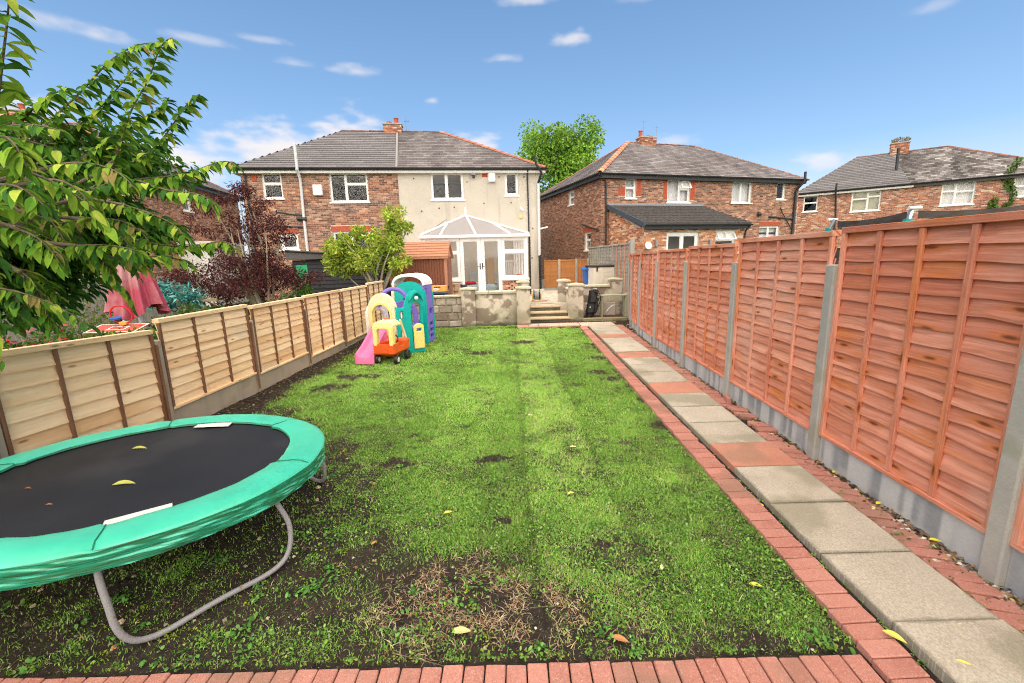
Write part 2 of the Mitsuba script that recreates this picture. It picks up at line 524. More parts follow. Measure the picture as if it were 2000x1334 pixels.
# soil strip between the path and the right fence
ys = np.r_[-1:14.4:.08]
cols = []
for t in np.linspace(0, 1, 9):
    x = xr(ys) + .0 + t * (fence_r(ys) + .12 - xr(ys))
    cols.append(np.stack([x, ys, -.012 + .035 * (meshkit.fbm(np.stack([x, ys, 0 * ys], -1) * 9, 3, 2) - .3) * (t > .3)], -1))
V = np.stack(cols, 1)
idx = np.arange(V.shape[0] * 9).reshape(-1, 9)
Q = np.stack([idx[:-1, :-1], idx[:-1, 1:], idx[1:, 1:], idx[1:, :-1]], -1).reshape(-1, 4)
struct('soil_strip', (V.reshape(-1, 3), Q), 'soil', label='narrow strip of earth between path and red fence', smooth=True)

# ------------------------------------------------------------------ path of slabs with brick borders
ys = np.r_[-.5:13.3:.4]
V = np.vstack([np.stack([xl(ys) - .32, ys, 0 * ys - .008], -1), np.stack([xr(ys) + .24, ys, 0 * ys - .008], -1)])
m_ = len(ys)
Q = np.array([[i, m_ + i, m_ + i + 1, i + 1] for i in range(m_ - 1)])
path = struct('path', (V, Q), 'soil', label='garden path of grey and red slabs edged with red brick pavers')
JOINTS = [.15, .77, 1.40] + [float(q[1]) for q in ((1.930, 1.957, 0.030), (1.944, 2.508, 0.030), (1.977, 3.094, 0.030), (2.005, 3.692, 0.030), (2.024, 4.203, 0.030), (2.052, 4.797, 0.030), (2.075, 5.345, 0.030), (2.092, 5.902, 0.030), (2.094, 6.440, 0.030),
          (2.121, 7.077, 0.030), (2.109, 7.613, 0.030), (2.119, 8.163, 0.030), (2.127, 8.647, 0.030), (2.151, 9.616, 0.030), (2.187, 10.281, 0.030), (2.205, 10.740, 0.030))] + [12.25]
RED = (6, 10, 14, 17)
jo = np.array(JOINTS)
for i in range(len(jo) - 1):
    y0, y1 = jo[i] + .006, jo[i + 1] - .006
    r = random.Random(i)
    z = .050 + r.uniform(-.006, .010)
    j = .012
    P = [[xl(y0) + r.uniform(0, j), y0], [xr(y0) - r.uniform(0, j), y0 + r.uniform(-.004, .004)], [xr(y1) - r.uniform(0, j), y1], [xl(y1) + r.uniform(0, j), y1 + r.uniform(-.004, .004)]]
    pc = np.mean(P, 0)
    top = [[*p, z + r.uniform(-.003, .003)] for p in [(np.array(p) - pc) * .984 + pc for p in P]]
    mid = [[*p, t[2] - .006] for p, t in zip(P, top)]
    bot = [[*p, -.02] for p in P]
    V = np.array(top + mid + bot)
    F = [[0, 1, 2, 3]] + [[a + 4, (a + 1) % 4 + 4, (a + 1) % 4, a] for a in range(4)] + [[a + 8, (a + 1) % 4 + 8, (a + 1) % 4 + 4, a + 4] for a in range(4)]
    red = i in RED
    put(path, 'slab', (V, np.array(F)), 'slab_red' if red else 'slab', uv=np.array([[0, 0], [1, 0], [1, 1], [0, 1]] * 3, float) + [10 * i + .5, 0], label='brick red paving slab' if red else None)


def paver_ply(seed, lx=.198, ly=.096, h=.05):
    r = np.random.default_rng(seed)
    m = box(-lx / 2, lx / 2, -ly / 2, ly / 2, -h, 0, .005)
    v = m.vertices + r.normal(0, .0008, m.vertices.shape)
    return ply((v, m.faces), 'paver', uv=np.full((len(v), 2), 10 * seed + .5))


PAVERS = [paver_ply(s) for s in range(7)]


def lay(parent, name, x, y, z, a, r, tilt=0.0, tilt2=0.0, **kw):
    M = T4().translate([float(x), float(y), float(z)]).rotate([0, 0, 1], float(a)).rotate([1, 0, 0], float(tilt)).rotate([0, 1, 0], float(tilt2))
    return put(parent, name, r.choice(PAVERS), None, to_world=M, **kw)


r = random.Random(3)
y = .9
while y < 12.3:
    lay(path, 'brick', xl(y) - .148 + r.uniform(-.006, .006), y, .030 + r.uniform(-.004, .005), 1.3 + r.uniform(-1.2, 1.2), r, r.uniform(-1.5, 1.5), r.uniform(-1.5, 1.5))
    y += .103
y = .9
while y < 12.4:
    loose = 4.5 < y < 5.35
    if not (4.85 < y < 4.95):
        lay(path, 'brick', xr(y) + .118 + r.uniform(-.01, .01) + (.05 if loose else 0), y, .026 + r.uniform(-.008, .006) + (.018 * r.random() if loose else 0), -17 + r.uniform(-2.5, 2.5) + (r.uniform(-9, 9) if loose else 0), r,
            r.uniform(-3, 3) + (r.uniform(-9, 9) if loose else 0), r.uniform(-3, 3))
    y += .108
V = boxv(-3.2, 1.70, 1.3, 1.84, -.06, -.010)
edging = struct('brick_edging', (V, BOXF), 'soil', label='row of red brick pavers across the near end of the lawn')
x = -2.95
while x < 1.70:
    lay(edging, 'brick', x, 1.716 + r.uniform(-.006, .006), .012 + r.uniform(-.004, .004), 90 + r.uniform(-1.5, 1.5), r, r.uniform(-1.5, 1.5), r.uniform(-1, 1))
    x += .1045
lb = thing('loose_brick', 'loose red brick dropped at the foot of the third concrete post of the red fence', 'brick')
for q, (tw, rot) in enumerate(((T4().translate([2.905, 5.55, .05]).rotate([0, 0, 1], 78).rotate([1, 0, 0], 90), 0),)):
    d = dict(PAVERS[2])
    d['to_world'] = tw
    scene[lb] = d
# the cross path at the foot of the steps
cross = struct('cross_path', box(.10, 3.5, 12.24, 13.44, -.05, .004), 'soil', label='short cross path of red and grey slabs at the foot of the garden steps')
xx = [.16, .50, .80, 1.42, 2.02]
for i in range(4):
    put(cross, 'slab', box(xx[i] + .008, xx[i + 1] - .008, 12.50, 12.98, -.02, .03, .006), 'slab_red' if i in (0,) else 'slab', uv=None if False else np.full((24, 2), 10 * i + 3.5))
put(cross, 'slab', box(2.03, 3.02, 12.26, 12.98, -.02, .034, .006), 'slab', uv=np.full((24, 2), 55.5))
for k in range(15):
    put(cross, 'brick', dict(PAVERS[k % 7]), None, to_world=T4().translate([.27 + k * .2, 13.06 - .008 * k, .03]).rotate([0, 0, 1], r.uniform(-1, 1)))
for k in range(9):
    put(cross, 'brick', dict(PAVERS[(k * 3) % 7]), None, to_world=T4().translate([.27 + k * .2, 12.43, .028]).rotate([0, 0, 1], r.uniform(-1, 1)))

# ------------------------------------------------------------------ lawn: where grass grows
worn = sg.Polygon([q[:2] for q in ((-3.974, 5.560, 0.000), (-3.195, 5.799, 0.000), (-1.647, 4.083, 0.000), (-1.246, 3.318, 0.000), (-0.980, 2.778, 0.000), (-0.486, 2.547, 0.000), (0.309, 2.137, 0.000), (0.853, 1.949, 0.000), (1.628, 1.792, 0.000), (1.513, 1.527, 0.000), (-4.134, 1.679, 0.000), (-11.354, 4.730, 0.000))])
dry = (-0.167, 2.269, 0.000)
SPOTS = [((-0.254, 4.123, 0.000), .17, .10), ((-1.200, 4.764, 0.000), .13, .09), ((-3.023, 6.837, 0.000), .35, .22), ((-0.673, 9.146, 0.000), .28, .25), ((0.186, 10.306, 0.000), .35, .2), ((1.989, 9.790, 0.000), .4, .16), ((1.740, 8.451, 0.000), .35, .18), ((1.473, 7.361, 0.000), .30, .16),
         ((1.733, 4.832, 0.000), .13, .10), ((1.839, 4.552, 0.000), .1, .12), ((1.625, 1.855, 0.000), .22, .1), ((-1.172, 4.054, 0.000), .25, .12), ((-0.099, 3.046, 0.000), .10, .06), ((0.608, 2.710, 0.000), .08, .06), ((-0.596, 12.661, 0.000), .9, .12), ((1.633, 6.883, 0.000), .2, .14), ((-2.772, 7.502, 0.000), .5, .2)]
from shapely import contains_xy
import shapely


def cover(x, y):
    """Grass cover from 0 to 1."""
    p = np.stack([x, y, 0 * x], -1)
    w = meshkit.fbm(p * 3.1, 4, 11) - .5
    w2 = meshkit.fbm(p * 9, 3, 21) - .5
    c = np.ones_like(x)
    d = shapely.distance(shapely.points(x + .5 * w, y + .5 * (meshkit.fbm(p * 3.1, 4, 31) - .5)), worn)
    c = np.minimum(c, np.clip(.10 + d / .28, 0, 1))
    patchy = np.clip((meshkit.fbm(p * 4.5, 3, 41) - .50) * 5, 0, 1)
    c = np.maximum(c, np.where(d <= .3, .46 * patchy, 0))
    for (cx, cy, _), rx, ry in SPOTS:
        q = np.sqrt(((x - cx) / rx) ** 2 + ((y - cy) / ry) ** 2) + 1.6 * w2
        c = np.minimum(c, np.clip((q - .55) / .7, .04, 1))
    c = np.minimum(c, np.clip((x - (fence_l(y) + .42 - .03 * (y - 5) + .35 * w)) / .25, 0, 1))       # earth along the left fence
    thin = np.clip((meshkit.fbm(p * 1.5, 3, 51) - .38) * 4 + .8, .55, 1)
    return c * thin


def dryness(x, y):
    p = np.stack([x, y, 0 * x], -1)
    q = np.sqrt(((x - dry[0]) / .80) ** 2 + ((y - dry[1]) / .40) ** 2) + 1.2 * (meshkit.fbm(p * 4, 3, 61) - .5)
    return np.clip((1.15 - q) / .6, 0, 1)


def lawn_points(n, y0, y1, seed, dens):
    r = np.random.default_rng(seed)
    y = r.uniform(y0, y1, n)
    x = r.uniform(-4.0, 2.0, n)
    lim = xl(y) - .245 + .02 * np.clip(y - 2, 0, 6) + .05 * (meshkit.noise(np.stack([0 * y, y * 6, 0 * y], -1), 3) - .3)
    far = np.where(x < .17, 12.95, 12.35)
    ok = (x < lim) & (y < far) & (y > 1.845)
    x, y = x[ok], y[ok]
    ok = r.random(len(x)) < dens(x, y)
    return x[ok], y[ok], r


def blades(x, y, r, h, w, cols, lean=1.2, z0=None, lo=.15):
    k = len(x)
    a = r.uniform(0, 2 * PI, k)
    la = r.uniform(0, 2 * PI, k)
    ln = h * r.uniform(lo, lean, k)
    z = ground_z(x, y) if z0 is None else z0
    p = np.stack([x, y, z - .004], -1)
    s = np.stack([np.cos(a), np.sin(a), 0 * a], -1) * (w / 2)[:, None]
    l = np.stack([np.cos(la) * ln, np.sin(la) * ln, 0 * a], -1)
    up = np.array([0, 0, 1.0])
    hz = np.sqrt(np.maximum(h ** 2 - ln ** 2, (h * .25) ** 2))[:, None] * up
    V = np.stack([p - s, p + s, p + l * .35 + hz * .62 - s * .8, p + l * .35 + hz * .62 + s * .8, p + l + hz], 1)
    return V, np.array([[0, 1, 3], [0, 3, 2], [2, 3, 4]]), cols


def tints(k, r, pal, wts, jit=.18):
    c = np.array(pal)[r.choice(len(pal), k, p=np.array(wts) / sum(wts))]
    return np.clip(c * (1 + r.normal(0, jit, (k, 1))) * (1 + r.normal(0, .06, (k, 3))), .004, .9)


G1, G2, G3, G4, STRAW = (.185, .395, .055), (.285, .50, .095), (.11, .265, .036), (.45, .58, .19), (.58, .48, .28)
lawn = MB()


def band(x):
    """The mower's stripes: grass laid over one way looks a little paler."""
    return np.where((x > .12) & (x < .80), 1.42, 1.0) * np.where((x > -.95) & (x < -.30), 1.2, 1.0) * np.where((x > 1.2) & (x < 1.6), 1.08, 1.0) * (1 - .22 * np.exp(-((x - .10) / .05) ** 2) - .2 * np.exp(-((x - .82) / .05) ** 2))


for y0, y1, n_, hh, ww, sd in ((1.8, 3.2, 270000, .024, .0036, 1), (3.2, 5.2, 270000, .025, .0052, 2), (5.2, 8.2, 210000, .029, .0085, 3), (8.2, 13.0, 150000, .034, .014, 4)):
    x, y, r_ = lawn_points(n_, y0, y1, sd, lambda x, y: cover(x, y) * (1 - .8 * dryness(x, y)))
    k = len(x)
    p = np.stack([x, y, 0 * x], -1)
    big = meshkit.fbm(p * 1.1, 3, 71)
    c = tints(k, r_, (G1, G2, G3, G4, STRAW), (4, 4, 2.4, 2.2, .3), .24)
    c *= (.62 + 1.15 * big + .16 * np.clip((y - 3.5) / 3, 0, 1))[:, None] * band(x + .02 * np.sin(y * 2))[:, None]
    hgt = hh * r_.uniform(.5, 1.3, k) * (.35 + 1.4 * meshkit.fbm(p * 5, 2, 81))
    lawn.many(*blades(x, y, r_, hgt, ww * r_.uniform(.7, 1.3, k), np.clip(c, .004, .8)))
k_ = lawn.put(None, 'lawn_grass', 'vc_blade', kind='stuff')
labels[k_] = {'label': 'green mown lawn grass with mower stripes and worn patches', 'category': 'grass', 'kind': 'stuff'}
# dead straw-coloured grass near the brick edge
mb = MB()
x, y, r_ = lawn_points(120000, 1.85, 4.6, 12, lambda x, y: np.clip(dryness(x, y) * .95 + .05, 0, 1) * np.clip((meshkit.fbm(np.stack([x, y, 0 * x], -1) * 9, 2, 77) - .36) * 5, .03, 1) * np.clip(.3 + cover(x, y) + dryness(x, y), 0, 1))
k = len(x)
mb.many(*blades(x, y, r_, .055 * r_.uniform(.5, 1.3, k), .0046 * r_.uniform(.7, 1.4, k), tints(k, r_, ((.58, .44, .28), (.46, .31, .19), (.70, .58, .41), (.26, .16, .09)), (4, 3, 2, 2)), lean=1.0, lo=.86))
k_ = mb.put(None, 'dead_grass', 'vc_blade', kind='stuff')
labels[k_] = {'label': 'dead straw coloured grass near the brick edging', 'category': 'dead grass', 'kind': 'stuff'}
# broad little weed leaves: clover, plantain, daisies
mb = MB()


def leaflets(x, y, r, s, cols, zoff=(.006, .03)):
    k = len(x)
    a = r.uniform(0, 2 * PI, k)
    tl = r.normal(0, .45, (k, 2))
    ux = np.stack([np.cos(a), np.sin(a), tl[:, 0]], -1)
    uy = np.stack([-np.sin(a), np.cos(a), tl[:, 1]], -1)
    p = np.stack([x, y, ground_z(x, y) + r.uniform(*zoff, k)], -1)
    ring = np.array([[-.95, 0], [-.45, .5], [.35, .55], [1, 0], [.35, -.55], [-.45, -.5]])
    V = p[:, None] + s[:, None, None] * (ring[None, :, :1] * ux[:, None] + ring[None, :, 1:] * uy[:, None])
    V[:, [1, 2, 4, 5], 2] += (s * .25)[:, None]
    return V, np.array([[0, 1, 5], [1, 2, 4], [1, 4, 5], [2, 3, 4]]), cols


for y0, y1, n_, s_, sd in ((1.85, 3.4, 60000, .0075, 21), (3.4, 6.0, 34000, .0085, 22), (6, 9.5, 9000, .011, 23)):
    x, y, r_ = lawn_points(n_, y0, y1, sd, lambda x, y: np.clip(cover(x, y) * .9 + .05, 0, 1) * np.clip((meshkit.fbm(np.stack([x, y, 0 * x], -1) * 3.5, 3, 91) - .34) * 4, .12, 1))
    k = len(x)
    mb.many(*leaflets(x, y, r_, s_ * r_.uniform(.5, 1.5, k), tints(k, r_, ((.145, .30, .055), (.215, .39, .08), (.075, .19, .035), (.33, .46, .17)), (4, 3, 3, 1.2))))
k_ = mb.put(None, 'lawn_weeds', 'vc_leaf', kind='stuff')
labels[k_] = {'label': 'small round weed leaves spread through the lawn and bare earth', 'category': 'weeds', 'kind': 'stuff'}
mb = MB()
x, y, r_ = lawn_points(1500, 1.86, 4.4, 25, lambda x, y: np.clip(.62 - cover(x, y), 0, 1) * np.clip((meshkit.fbm(np.stack([x, y, 0 * x], -1) * 3, 3, 95) - .44) * 6, .05, 1))
for cx, cy in zip(x, y):          # rosettes of weed and cushions of moss
    k = r_.integers(8, 26)
    rad = r_.uniform(.012, .05)
    q = r_.normal(0, rad, (k, 2))
    mossy = r_.random() < .45
    pal = ((.24, .33, .03), (.30, .38, .05), (.17, .26, .03)) if mossy else ((.11, .27, .06), (.20, .38, .10), (.07, .18, .04))
    mb.many(*leaflets(cx + q[:, 0], cy + q[:, 1], r_, (.006 if mossy else .012) * r_.uniform(.6, 1.5, k), tints(k, r_, pal, (3, 2, 2)), (.002, .012 if mossy else .022)))
k_ = mb.put(None, 'moss_and_rosettes', 'vc_leaf', kind='stuff')
labels[k_] = {'label': 'tufts of moss and weed rosettes on the bare earth by the trampoline', 'category': 'moss', 'kind': 'stuff'}
mb = MB()
r_ = np.random.default_rng(27)
for k in range(330):              # weeds rooted in the joints beside the slabs and along the brick edge
    if k < 210:
        cy = 1.5 + 9 * r_.random() ** 1.6
        cx = float(xl(cy)) - r_.uniform(.02, .05) if r_.random() < .5 else float(xr(cy)) + r_.uniform(.0, .24)
    else:
        cx, cy = r_.uniform(-2.6, 1.65), 1.845 + r_.normal(0, .006)
    n_ = r_.integers(3, 12)
    q = r_.normal(0, .010, (n_, 2))
    V, F, C = leaflets(cx + q[:, 0], cy + q[:, 1], r_, .0055 * r_.uniform(.6, 1.6, n_), tints(n_, r_, ((.12, .26, .05), (.22, .32, .05), (.07, .16, .03), (.30, .24, .12)), (3, 2, 2, 1)), (0, .008))
    V[..., 2] += .022 - float(ground_z(np.array([cx]), np.array([cy]))[0])
    mb.many(V, F, C)
k_ = mb.put(None, 'joint_weeds', 'vc_leaf', kind='stuff')
labels[k_] = {'label': 'tiny weeds growing in the joints of the path and brick edging', 'category': 'weeds', 'kind': 'stuff'}
# small stones and clods on the bare earth
ico = trimesh.creation.icosphere(subdivisions=1)
mb = MB()
x, y, r_ = lawn_points(30000, 1.85, 7.5, 31, lambda x, y: np.clip(.75 - cover(x, y), .0, 1) * .42)
k = len(x)
s = np.exp(r_.normal(-5.1, .5, k))
dirs = r_.normal(0, .22, (k, len(ico.vertices), 3))
V = np.stack([x, y, ground_z(x, y)], -1)[:, None] + (ico.vertices[None] * np.array([1, 1, .7]) * (1 + dirs[..., :1])) * s[:, None, None]
mb.many(V, ico.faces, tints(k, r_, ((.022, .017, .014), (.07, .05, .038), (.40, .31, .23), (.52, .44, .36), (.36, .16, .09)), (9, 3, .9, .6, .7)))
k_ = mb.put(None, 'stones', 'vc_rough', kind='stuff')
labels[k_] = {'label': 'small stones and clods lying on the bare earth', 'category': 'stones', 'kind': 'stuff'}
# litter of dead leaves, chips and pebbles along the foot of the right fence
mb = MB()
r_ = np.random.default_rng(41)
k = 3000
y = 1.3 + 11.5 * r_.random(k) ** 1.25
x = fence_r(y) - .03 - np.abs(r_.normal(0, .075, k))
a = r_.uniform(0, 2 * PI, k)
s = r_.uniform(.006, .022, k)
ux = np.stack([np.cos(a), np.sin(a), r_.normal(0, .3, k)], -1)
uy = np.stack([-np.sin(a), np.cos(a), r_.normal(0, .3, k)], -1)
ring = np.array([[-1, 0], [-.2, .5], [.6, .4], [1, 0], [.3, -.5], [-.5, -.35]])
p = np.stack([x, y, r_.uniform(.005, .03, k)], -1)
V = p[:, None] + s[:, None, None] * (ring[None, :, :1] * ux[:, None] + ring[None, :, 1:] * uy[:, None])
mb.many(V, np.array([[0, 1, 5], [1, 2, 4], [1, 4, 5], [2, 3, 4]]), tints(k, r_, ((.10, .06, .035), (.22, .12, .06), (.38, .26, .13), (.55, .45, .10), (.05, .035, .025)), (5, 3, 2, .8, 3)))
k = 420
y = np.r_[r_.uniform(1.6, 3.2, 250), r_.uniform(3.2, 12.6, 170)]
x = fence_r(y) - .05 - np.abs(r_.normal(0, .07, k))
s = r_.uniform(.008, .022, k)
V = np.stack([x, y, 0 * x + .012], -1)[:, None] + ico.vertices[None] * np.array([1, .8, .55]) * (1 + r_.normal(0, .15, (k, len(ico.vertices), 1))) * s[:, None, None]
mb.many(V, ico.faces, tints(k, r_, ((.62, .58, .53), (.35, .30, .26), (.18, .14, .11)), (2, 2, 3)))
k_ = mb.put(None, 'leaf_litter', 'vc_litter', kind='stuff')
labels[k_] = {'label': 'dead leaves, twigs and pebbles along the foot of the red fence', 'category': 'leaf litter', 'kind': 'stuff'}
# earth litter along the left fence
mb = MB()
k = 2600
y = r_.uniform(4.8, 12.8, k)
x = fence_l(y) + .05 + np.abs(r_.normal(0, .22, k))
s = r_.uniform(.007, .024, k)
a = r_.uniform(0, 2 * PI, k)
ux = np.stack([np.cos(a), np.sin(a), r_.normal(0, .3, k)], -1)
uy = np.stack([-np.sin(a), np.cos(a), r_.normal(0, .3, k)], -1)
p = np.stack([x, y, ground_z(x, y) + r_.uniform(.004, .02, k)], -1)
V = p[:, None] + s[:, None, None] * (ring[None, :, :1] * ux[:, None] + ring[None, :, 1:] * uy[:, None])
mb.many(V, np.array([[0, 1, 5], [1, 2, 4], [1, 4, 5], [2, 3, 4]]), tints(k, r_, ((.07, .045, .03), (.16, .09, .05), (.30, .21, .12), (.035, .026, .02), (.10, .17, .04)), (5, 3, 1, 5, 1)))
k_ = mb.put(None, 'fence_foot_litter', 'vc_rough', kind='stuff')
labels[k_] = {'label': 'dead leaves and crumbs of earth along the pale fence', 'category': 'leaf litter', 'kind': 'stuff'}

# ================================================================== fences
BOARD_NO = [0]


def lap_board(L, h, th, r, waney, M, out=.028, nseg=18):
    """One overlapped fence board: along x from 0 to L, its top edge at z = h, lower edge wavy and proud towards -y."""
    BOARD_NO[0] += 1
    s = np.linspace(0, L, nseg + 1)
    ph = r.uniform(0, 50)
    q = np.stack([s * 2.6 + ph, 0 * s, 0 * s], -1)
    lo = -waney * (meshkit.fbm(q, 3, BOARD_NO[0]) - .35) * 2
    bow = waney * .55 * (meshkit.fbm(q * .8, 2, BOARD_NO[0] + 7) - .5)
    V = np.stack([np.stack([s, 0 * s + bow * .3, 0 * s + h + .02], -1), np.stack([s, -out + bow, lo], -1), np.stack([s, -out + bow + th, lo], -1), np.stack([s, th + bow * .3, 0 * s + h + .02], -1)], 1)
    k = nseg + 1
    idx = np.arange(k * 4).reshape(k, 4)
    F = []
    for a, b in ((0, 1), (1, 2), (2, 3), (3, 0)):
        F.append(np.stack([idx[:-1, a], idx[:-1, b], idx[1:, b], idx[1:, a]], -1))
    F = np.vstack(F + [np.array([[0, 3, 2, 1], [idx[-1, 0], idx[-1, 1], idx[-1, 2], idx[-1, 3]]])])
    off = 10 * BOARD_NO[0]
    hh = np.array([h, 0, .0, h])
    uv = np.stack([np.repeat(s[:, None], 4, 1) + off + .3, np.broadcast_to(hh + r.uniform(0, 5), (k, 4))], -1).reshape(-1, 2)
    return xf(V.reshape(-1, 3), M), F, uv


def plank(x0, x1, y0, y1, z0, z1, M, along='z', b=.003):
    BOARD_NO[0] += 1
    m = box(x0, x1, y0, y1, z0, z1, b)
    v = m.vertices
    uv = np.stack([(v[:, 2] if along == 'z' else v[:, 0]) + 10 * BOARD_NO[0] + 2.0, (v[:, 0] if along == 'z' else v[:, 2]) + v[:, 1]], -1)
    return xf(v, M), m.faces, uv


def fence_panel(fence, L, z0, z1, nb, bsdf, M, r, waney=.008, battens=(.25, .5, .75), cap=.05, bw=.042, batten_label=None, batten_mat=None, drop=0.0):
    """A lap panel: boards, upright battens, a capping and a bottom rail. In the frame M: x along, -y towards the garden."""
    p = numbered(fence + '__panel')
    labels[p] = {}
    del labels[p]
    e = (z1 - z0 - .06) / nb
    for i in range(nb):
        Mi = M @ frame((.0, .0, z0 + .03 + i * e), (1, 0, r.uniform(-.0035, .0035)), (0, 1, 0))
        v, f, uv = lap_board(L, e, .009, r, waney, Mi)
        put(p, 'board', (v, f), bsdf, uv=uv)
    bm = batten_mat or bsdf
    for t in (0.0, *battens, 1.0):
        xc = .5 * bw + t * (L - bw)
        v, f, uv = plank(xc - bw / 2, xc + bw / 2, -.048 if t in (0., 1.) else -.042, -.017, z0 + (.034 if t not in (0., 1.) else 0), z1 - .032, M)
        put(p, 'batten', (v, f), bm, uv=uv)
    for zz, nm, dz in ((z1 - .03, 'capping', cap), (z0, 'bottom_rail', .032)):
        v, f, uv = plank(0, L, -.052, .03, zz, zz + dz, M, 'x')
        put(p, nm, (v, f), bsdf if nm != 'capping' else bsdf, uv=uv)
    return p


def along(a, b):
    a, b = np.array([*a, 0.0]), np.array([*b, 0.0])
    d = (b - a) / np.linalg.norm(b - a)
    return a, d, np.linalg.norm(b - a)


def concrete_post(fence, x, y, h, a, w=.125, d=.11, bsdf='concrete', slope=.03):
    m = box(-w / 2, w / 2, -d / 2, d / 2, -.1, h, .010)
    v = m.vertices.copy()
    top = v[:, 2] > h - .02
    v[top, 2] -= slope * (v[top, 1] + d / 2) / d * 0 + np.where(np.abs(v[top, 0]) > w / 2 - .012, .008, 0)
    return put(fence, 'concrete_post', xf(trimesh.Trimesh(v, m.faces, process=False), rotz(a, (x, y, 0))), bsdf)


# ------------------------------------------------------------------ the red fence on the right
red = thing('timber_fence', 'tall red stained lap panel fence with concrete posts beside the path', 'fence')
RP = [(2.82, .62), (2.895, 2.27), (2.94, 3.9), (3.02, 5.75), (3.08, 7.5), (3.14, 9.17), (3.27, 10.8), (3.42, 12.05), (3.74, 13.5)]
RT = [2.19, 2.165, 2.145, 2.10, 2.07, 2.045, 2.03, 2.02]
RG = [.285, .265, .25, .25, .22, .20, .2, .2]
for i, (a, b) in enumerate(zip(RP[:-1], RP[1:])):
    r = random.Random(100 + i)
    o, d, L = along(a, b)
    # seen from the garden the panel runs from far to near: x along -d, -y towards the garden
    nrm = np.array([-d[1], d[0], 0])          # points to the garden (-x)
    M = frame(o + d * .055, d, -nrm)
    M[:3, 2] = (0, 0, 1)
    fence_panel(red, L - .11, RG[i] + .005, RT[i], 16 if i != 2 else 17, 'wood_red', M, r, waney=.016 if i < 2 else .014, bw=.040, battens=(.255, .5, .745) if i != 6 else (.33, .66))
    m = box(.0, L - .11, -.028, .022, -.12, RG[i], .004)
    put(red, 'gravel_board', xf(m, M), 'board_grey')
for i, (x, y) in enumerate(RP):
    concrete_post(red, x - .018, y, 1.875, 0.0)

# ------------------------------------------------------------------ the pale fence on the left
pale = thing('timber_fence', 'low pale new timber lap fence stepping along the left of the lawn', 'fence')
LY = [1.55, 3.25, 4.88, 6.60, 8.25, 9.95, 11.65, 13.05]
LP = [(float(fence_l(y)), y) for y in LY]
LT = [1.40, 1.335, 1.41, 1.375, 1.39, 1.39, 1.44]
LG = [.05, .06, .335, .30, .20, .16, .14]
LN = [9, 9, 9, 9, 10, 10, 10]
for i, (a, b) in enumerate(zip(LP[:-1], LP[1:])):
    r = random.Random(200 + i)
    o, d, L = along(a, b)
    M = frame(o + d * .05 + np.array([0, 0, 0]), d, np.array([-d[1], d[0], 0]))
    M[:3, 2] = (0, 0, 1)
    if i == 1:
        M[:3, 0] = d + np.array([0, 0, -.045])
    fence_panel(pale, L - .10, LG[i] + .005, LT[i] + (.035 if i == 1 else 0), LN[i], 'wood_pale', M, r, waney=.007, battens=(.333, .667), bw=.031, batten_mat='wood_brown')
    if LG[i] > .1:
        put(pale, 'gravel_board', xf(box(0, L - .10, -.025, .025, -.15, LG[i], .004), M), 'concrete_brown')
for i, (x, y) in enumerate(LP):
    concrete_post(pale, x, y, 1.18 + .01 * (i % 3), 0, w=.10, d=.085, bsdf='concrete_brown')
    if 0 < i < 6:
        v, f, uv = plank(.052, .078, -.062, -.046, .1, 1.15, frame((x, y, 0), (1, 0, 0), (0, 1, 0)))
        put(pale, 'post_trim', (v, f), 'wood_brown', uv=uv, label='dark brown strip nailed beside a post')

# ------------------------------------------------------------------ other fences
grey = thing('timber_fence', 'weathered grey lap fence beside the beige storage box', 'fence')
GP = [(3.76, 13.62), (3.66, 15.45), (3.56, 17.3), (3.47, 19.15)]
for i, (a, b) in enumerate(zip(GP[:-1], GP[1:])):
    r = random.Random(300 + i)
    o, d, L = along(a, b)
    nrm = np.array([-d[1], d[0], 0])
    M = frame(o + d * .05, d, -nrm)
    M[:3, 2] = (0, 0, 1)
    fence_panel(grey, L - .1, .35, 2.36, 16, 'wood_grey', M, r, waney=.010, battens=(.25, .5, .75), batten_mat='wood_red' if i == 0 else 'wood_grey')
    put(grey, 'gravel_board', xf(box(0, L - .10, -.025, .025, -.15, .345, .004), M), 'concrete')
for i, (x, y) in enumerate(GP):
    concrete_post(grey, x + .03, y, 2.5 if i == 0 else 2.4, 0)
orange = thing('timber_fence', 'orange lap fence closing the passage between the two houses', 'fence')
OP = [(1.46, 19.15), (2.15, 19.1), (2.88, 19.05), (3.40, 19.02)]
for i, (a, b) in enumerate(zip(OP[:-1], OP[1:])):
    r = random.Random(400 + i)
    o, d, L = along(a, b)
    M = frame(o + d * .04, d, np.array([-d[1], d[0], 0]))
    M[:3, 2] = (0, 0, 1)
    fence_panel(orange, L - .08, .72, 1.86, 11, 'wood_orange', M, r, waney=.008, battens=(.33, .66) if i else (.5,))
    put(orange, 'gravel_board', xf(box(0, L - .08, -.02, .02, .3, .715, .004), M), 'concrete')
for x, y in OP[1:]:
    concrete_post(orange, x, y, 1.92, 0, w=.09)
back = thing('plank_fence', 'grey upright plank fence behind the pink parasol', 'fence')
for k in range(44):
    r = random.Random(500 + k)
    y = 6.2 + k * .145
    v, f, uv = plank(-.012, .012, 0, .135, 0, 1.78 + r.uniform(-.02, .03), frame((-9.05 + .04 * k / 10, y, 0), (1, 0, 0), (0, 1, 0)))
    put(back, 'plank', (v, f), 'wood_grey', uv=uv)
for z in (.5, 1.3):
    v, f, uv = plank(-.0, .05, 0, 6.3, z, z + .09, frame((-9.03, 6.2, 0), (1, 0, 0), (0, 1, 0)), 'x')
    put(back, 'rail', (v, f), 'wood_grey', uv=uv)

# ================================================================== patio, steps, garden walls
PZ = .50


def pz(x, y):     # the patio rises a little towards the house
    return PZ + .018 * max(0.0, y - 14.3)


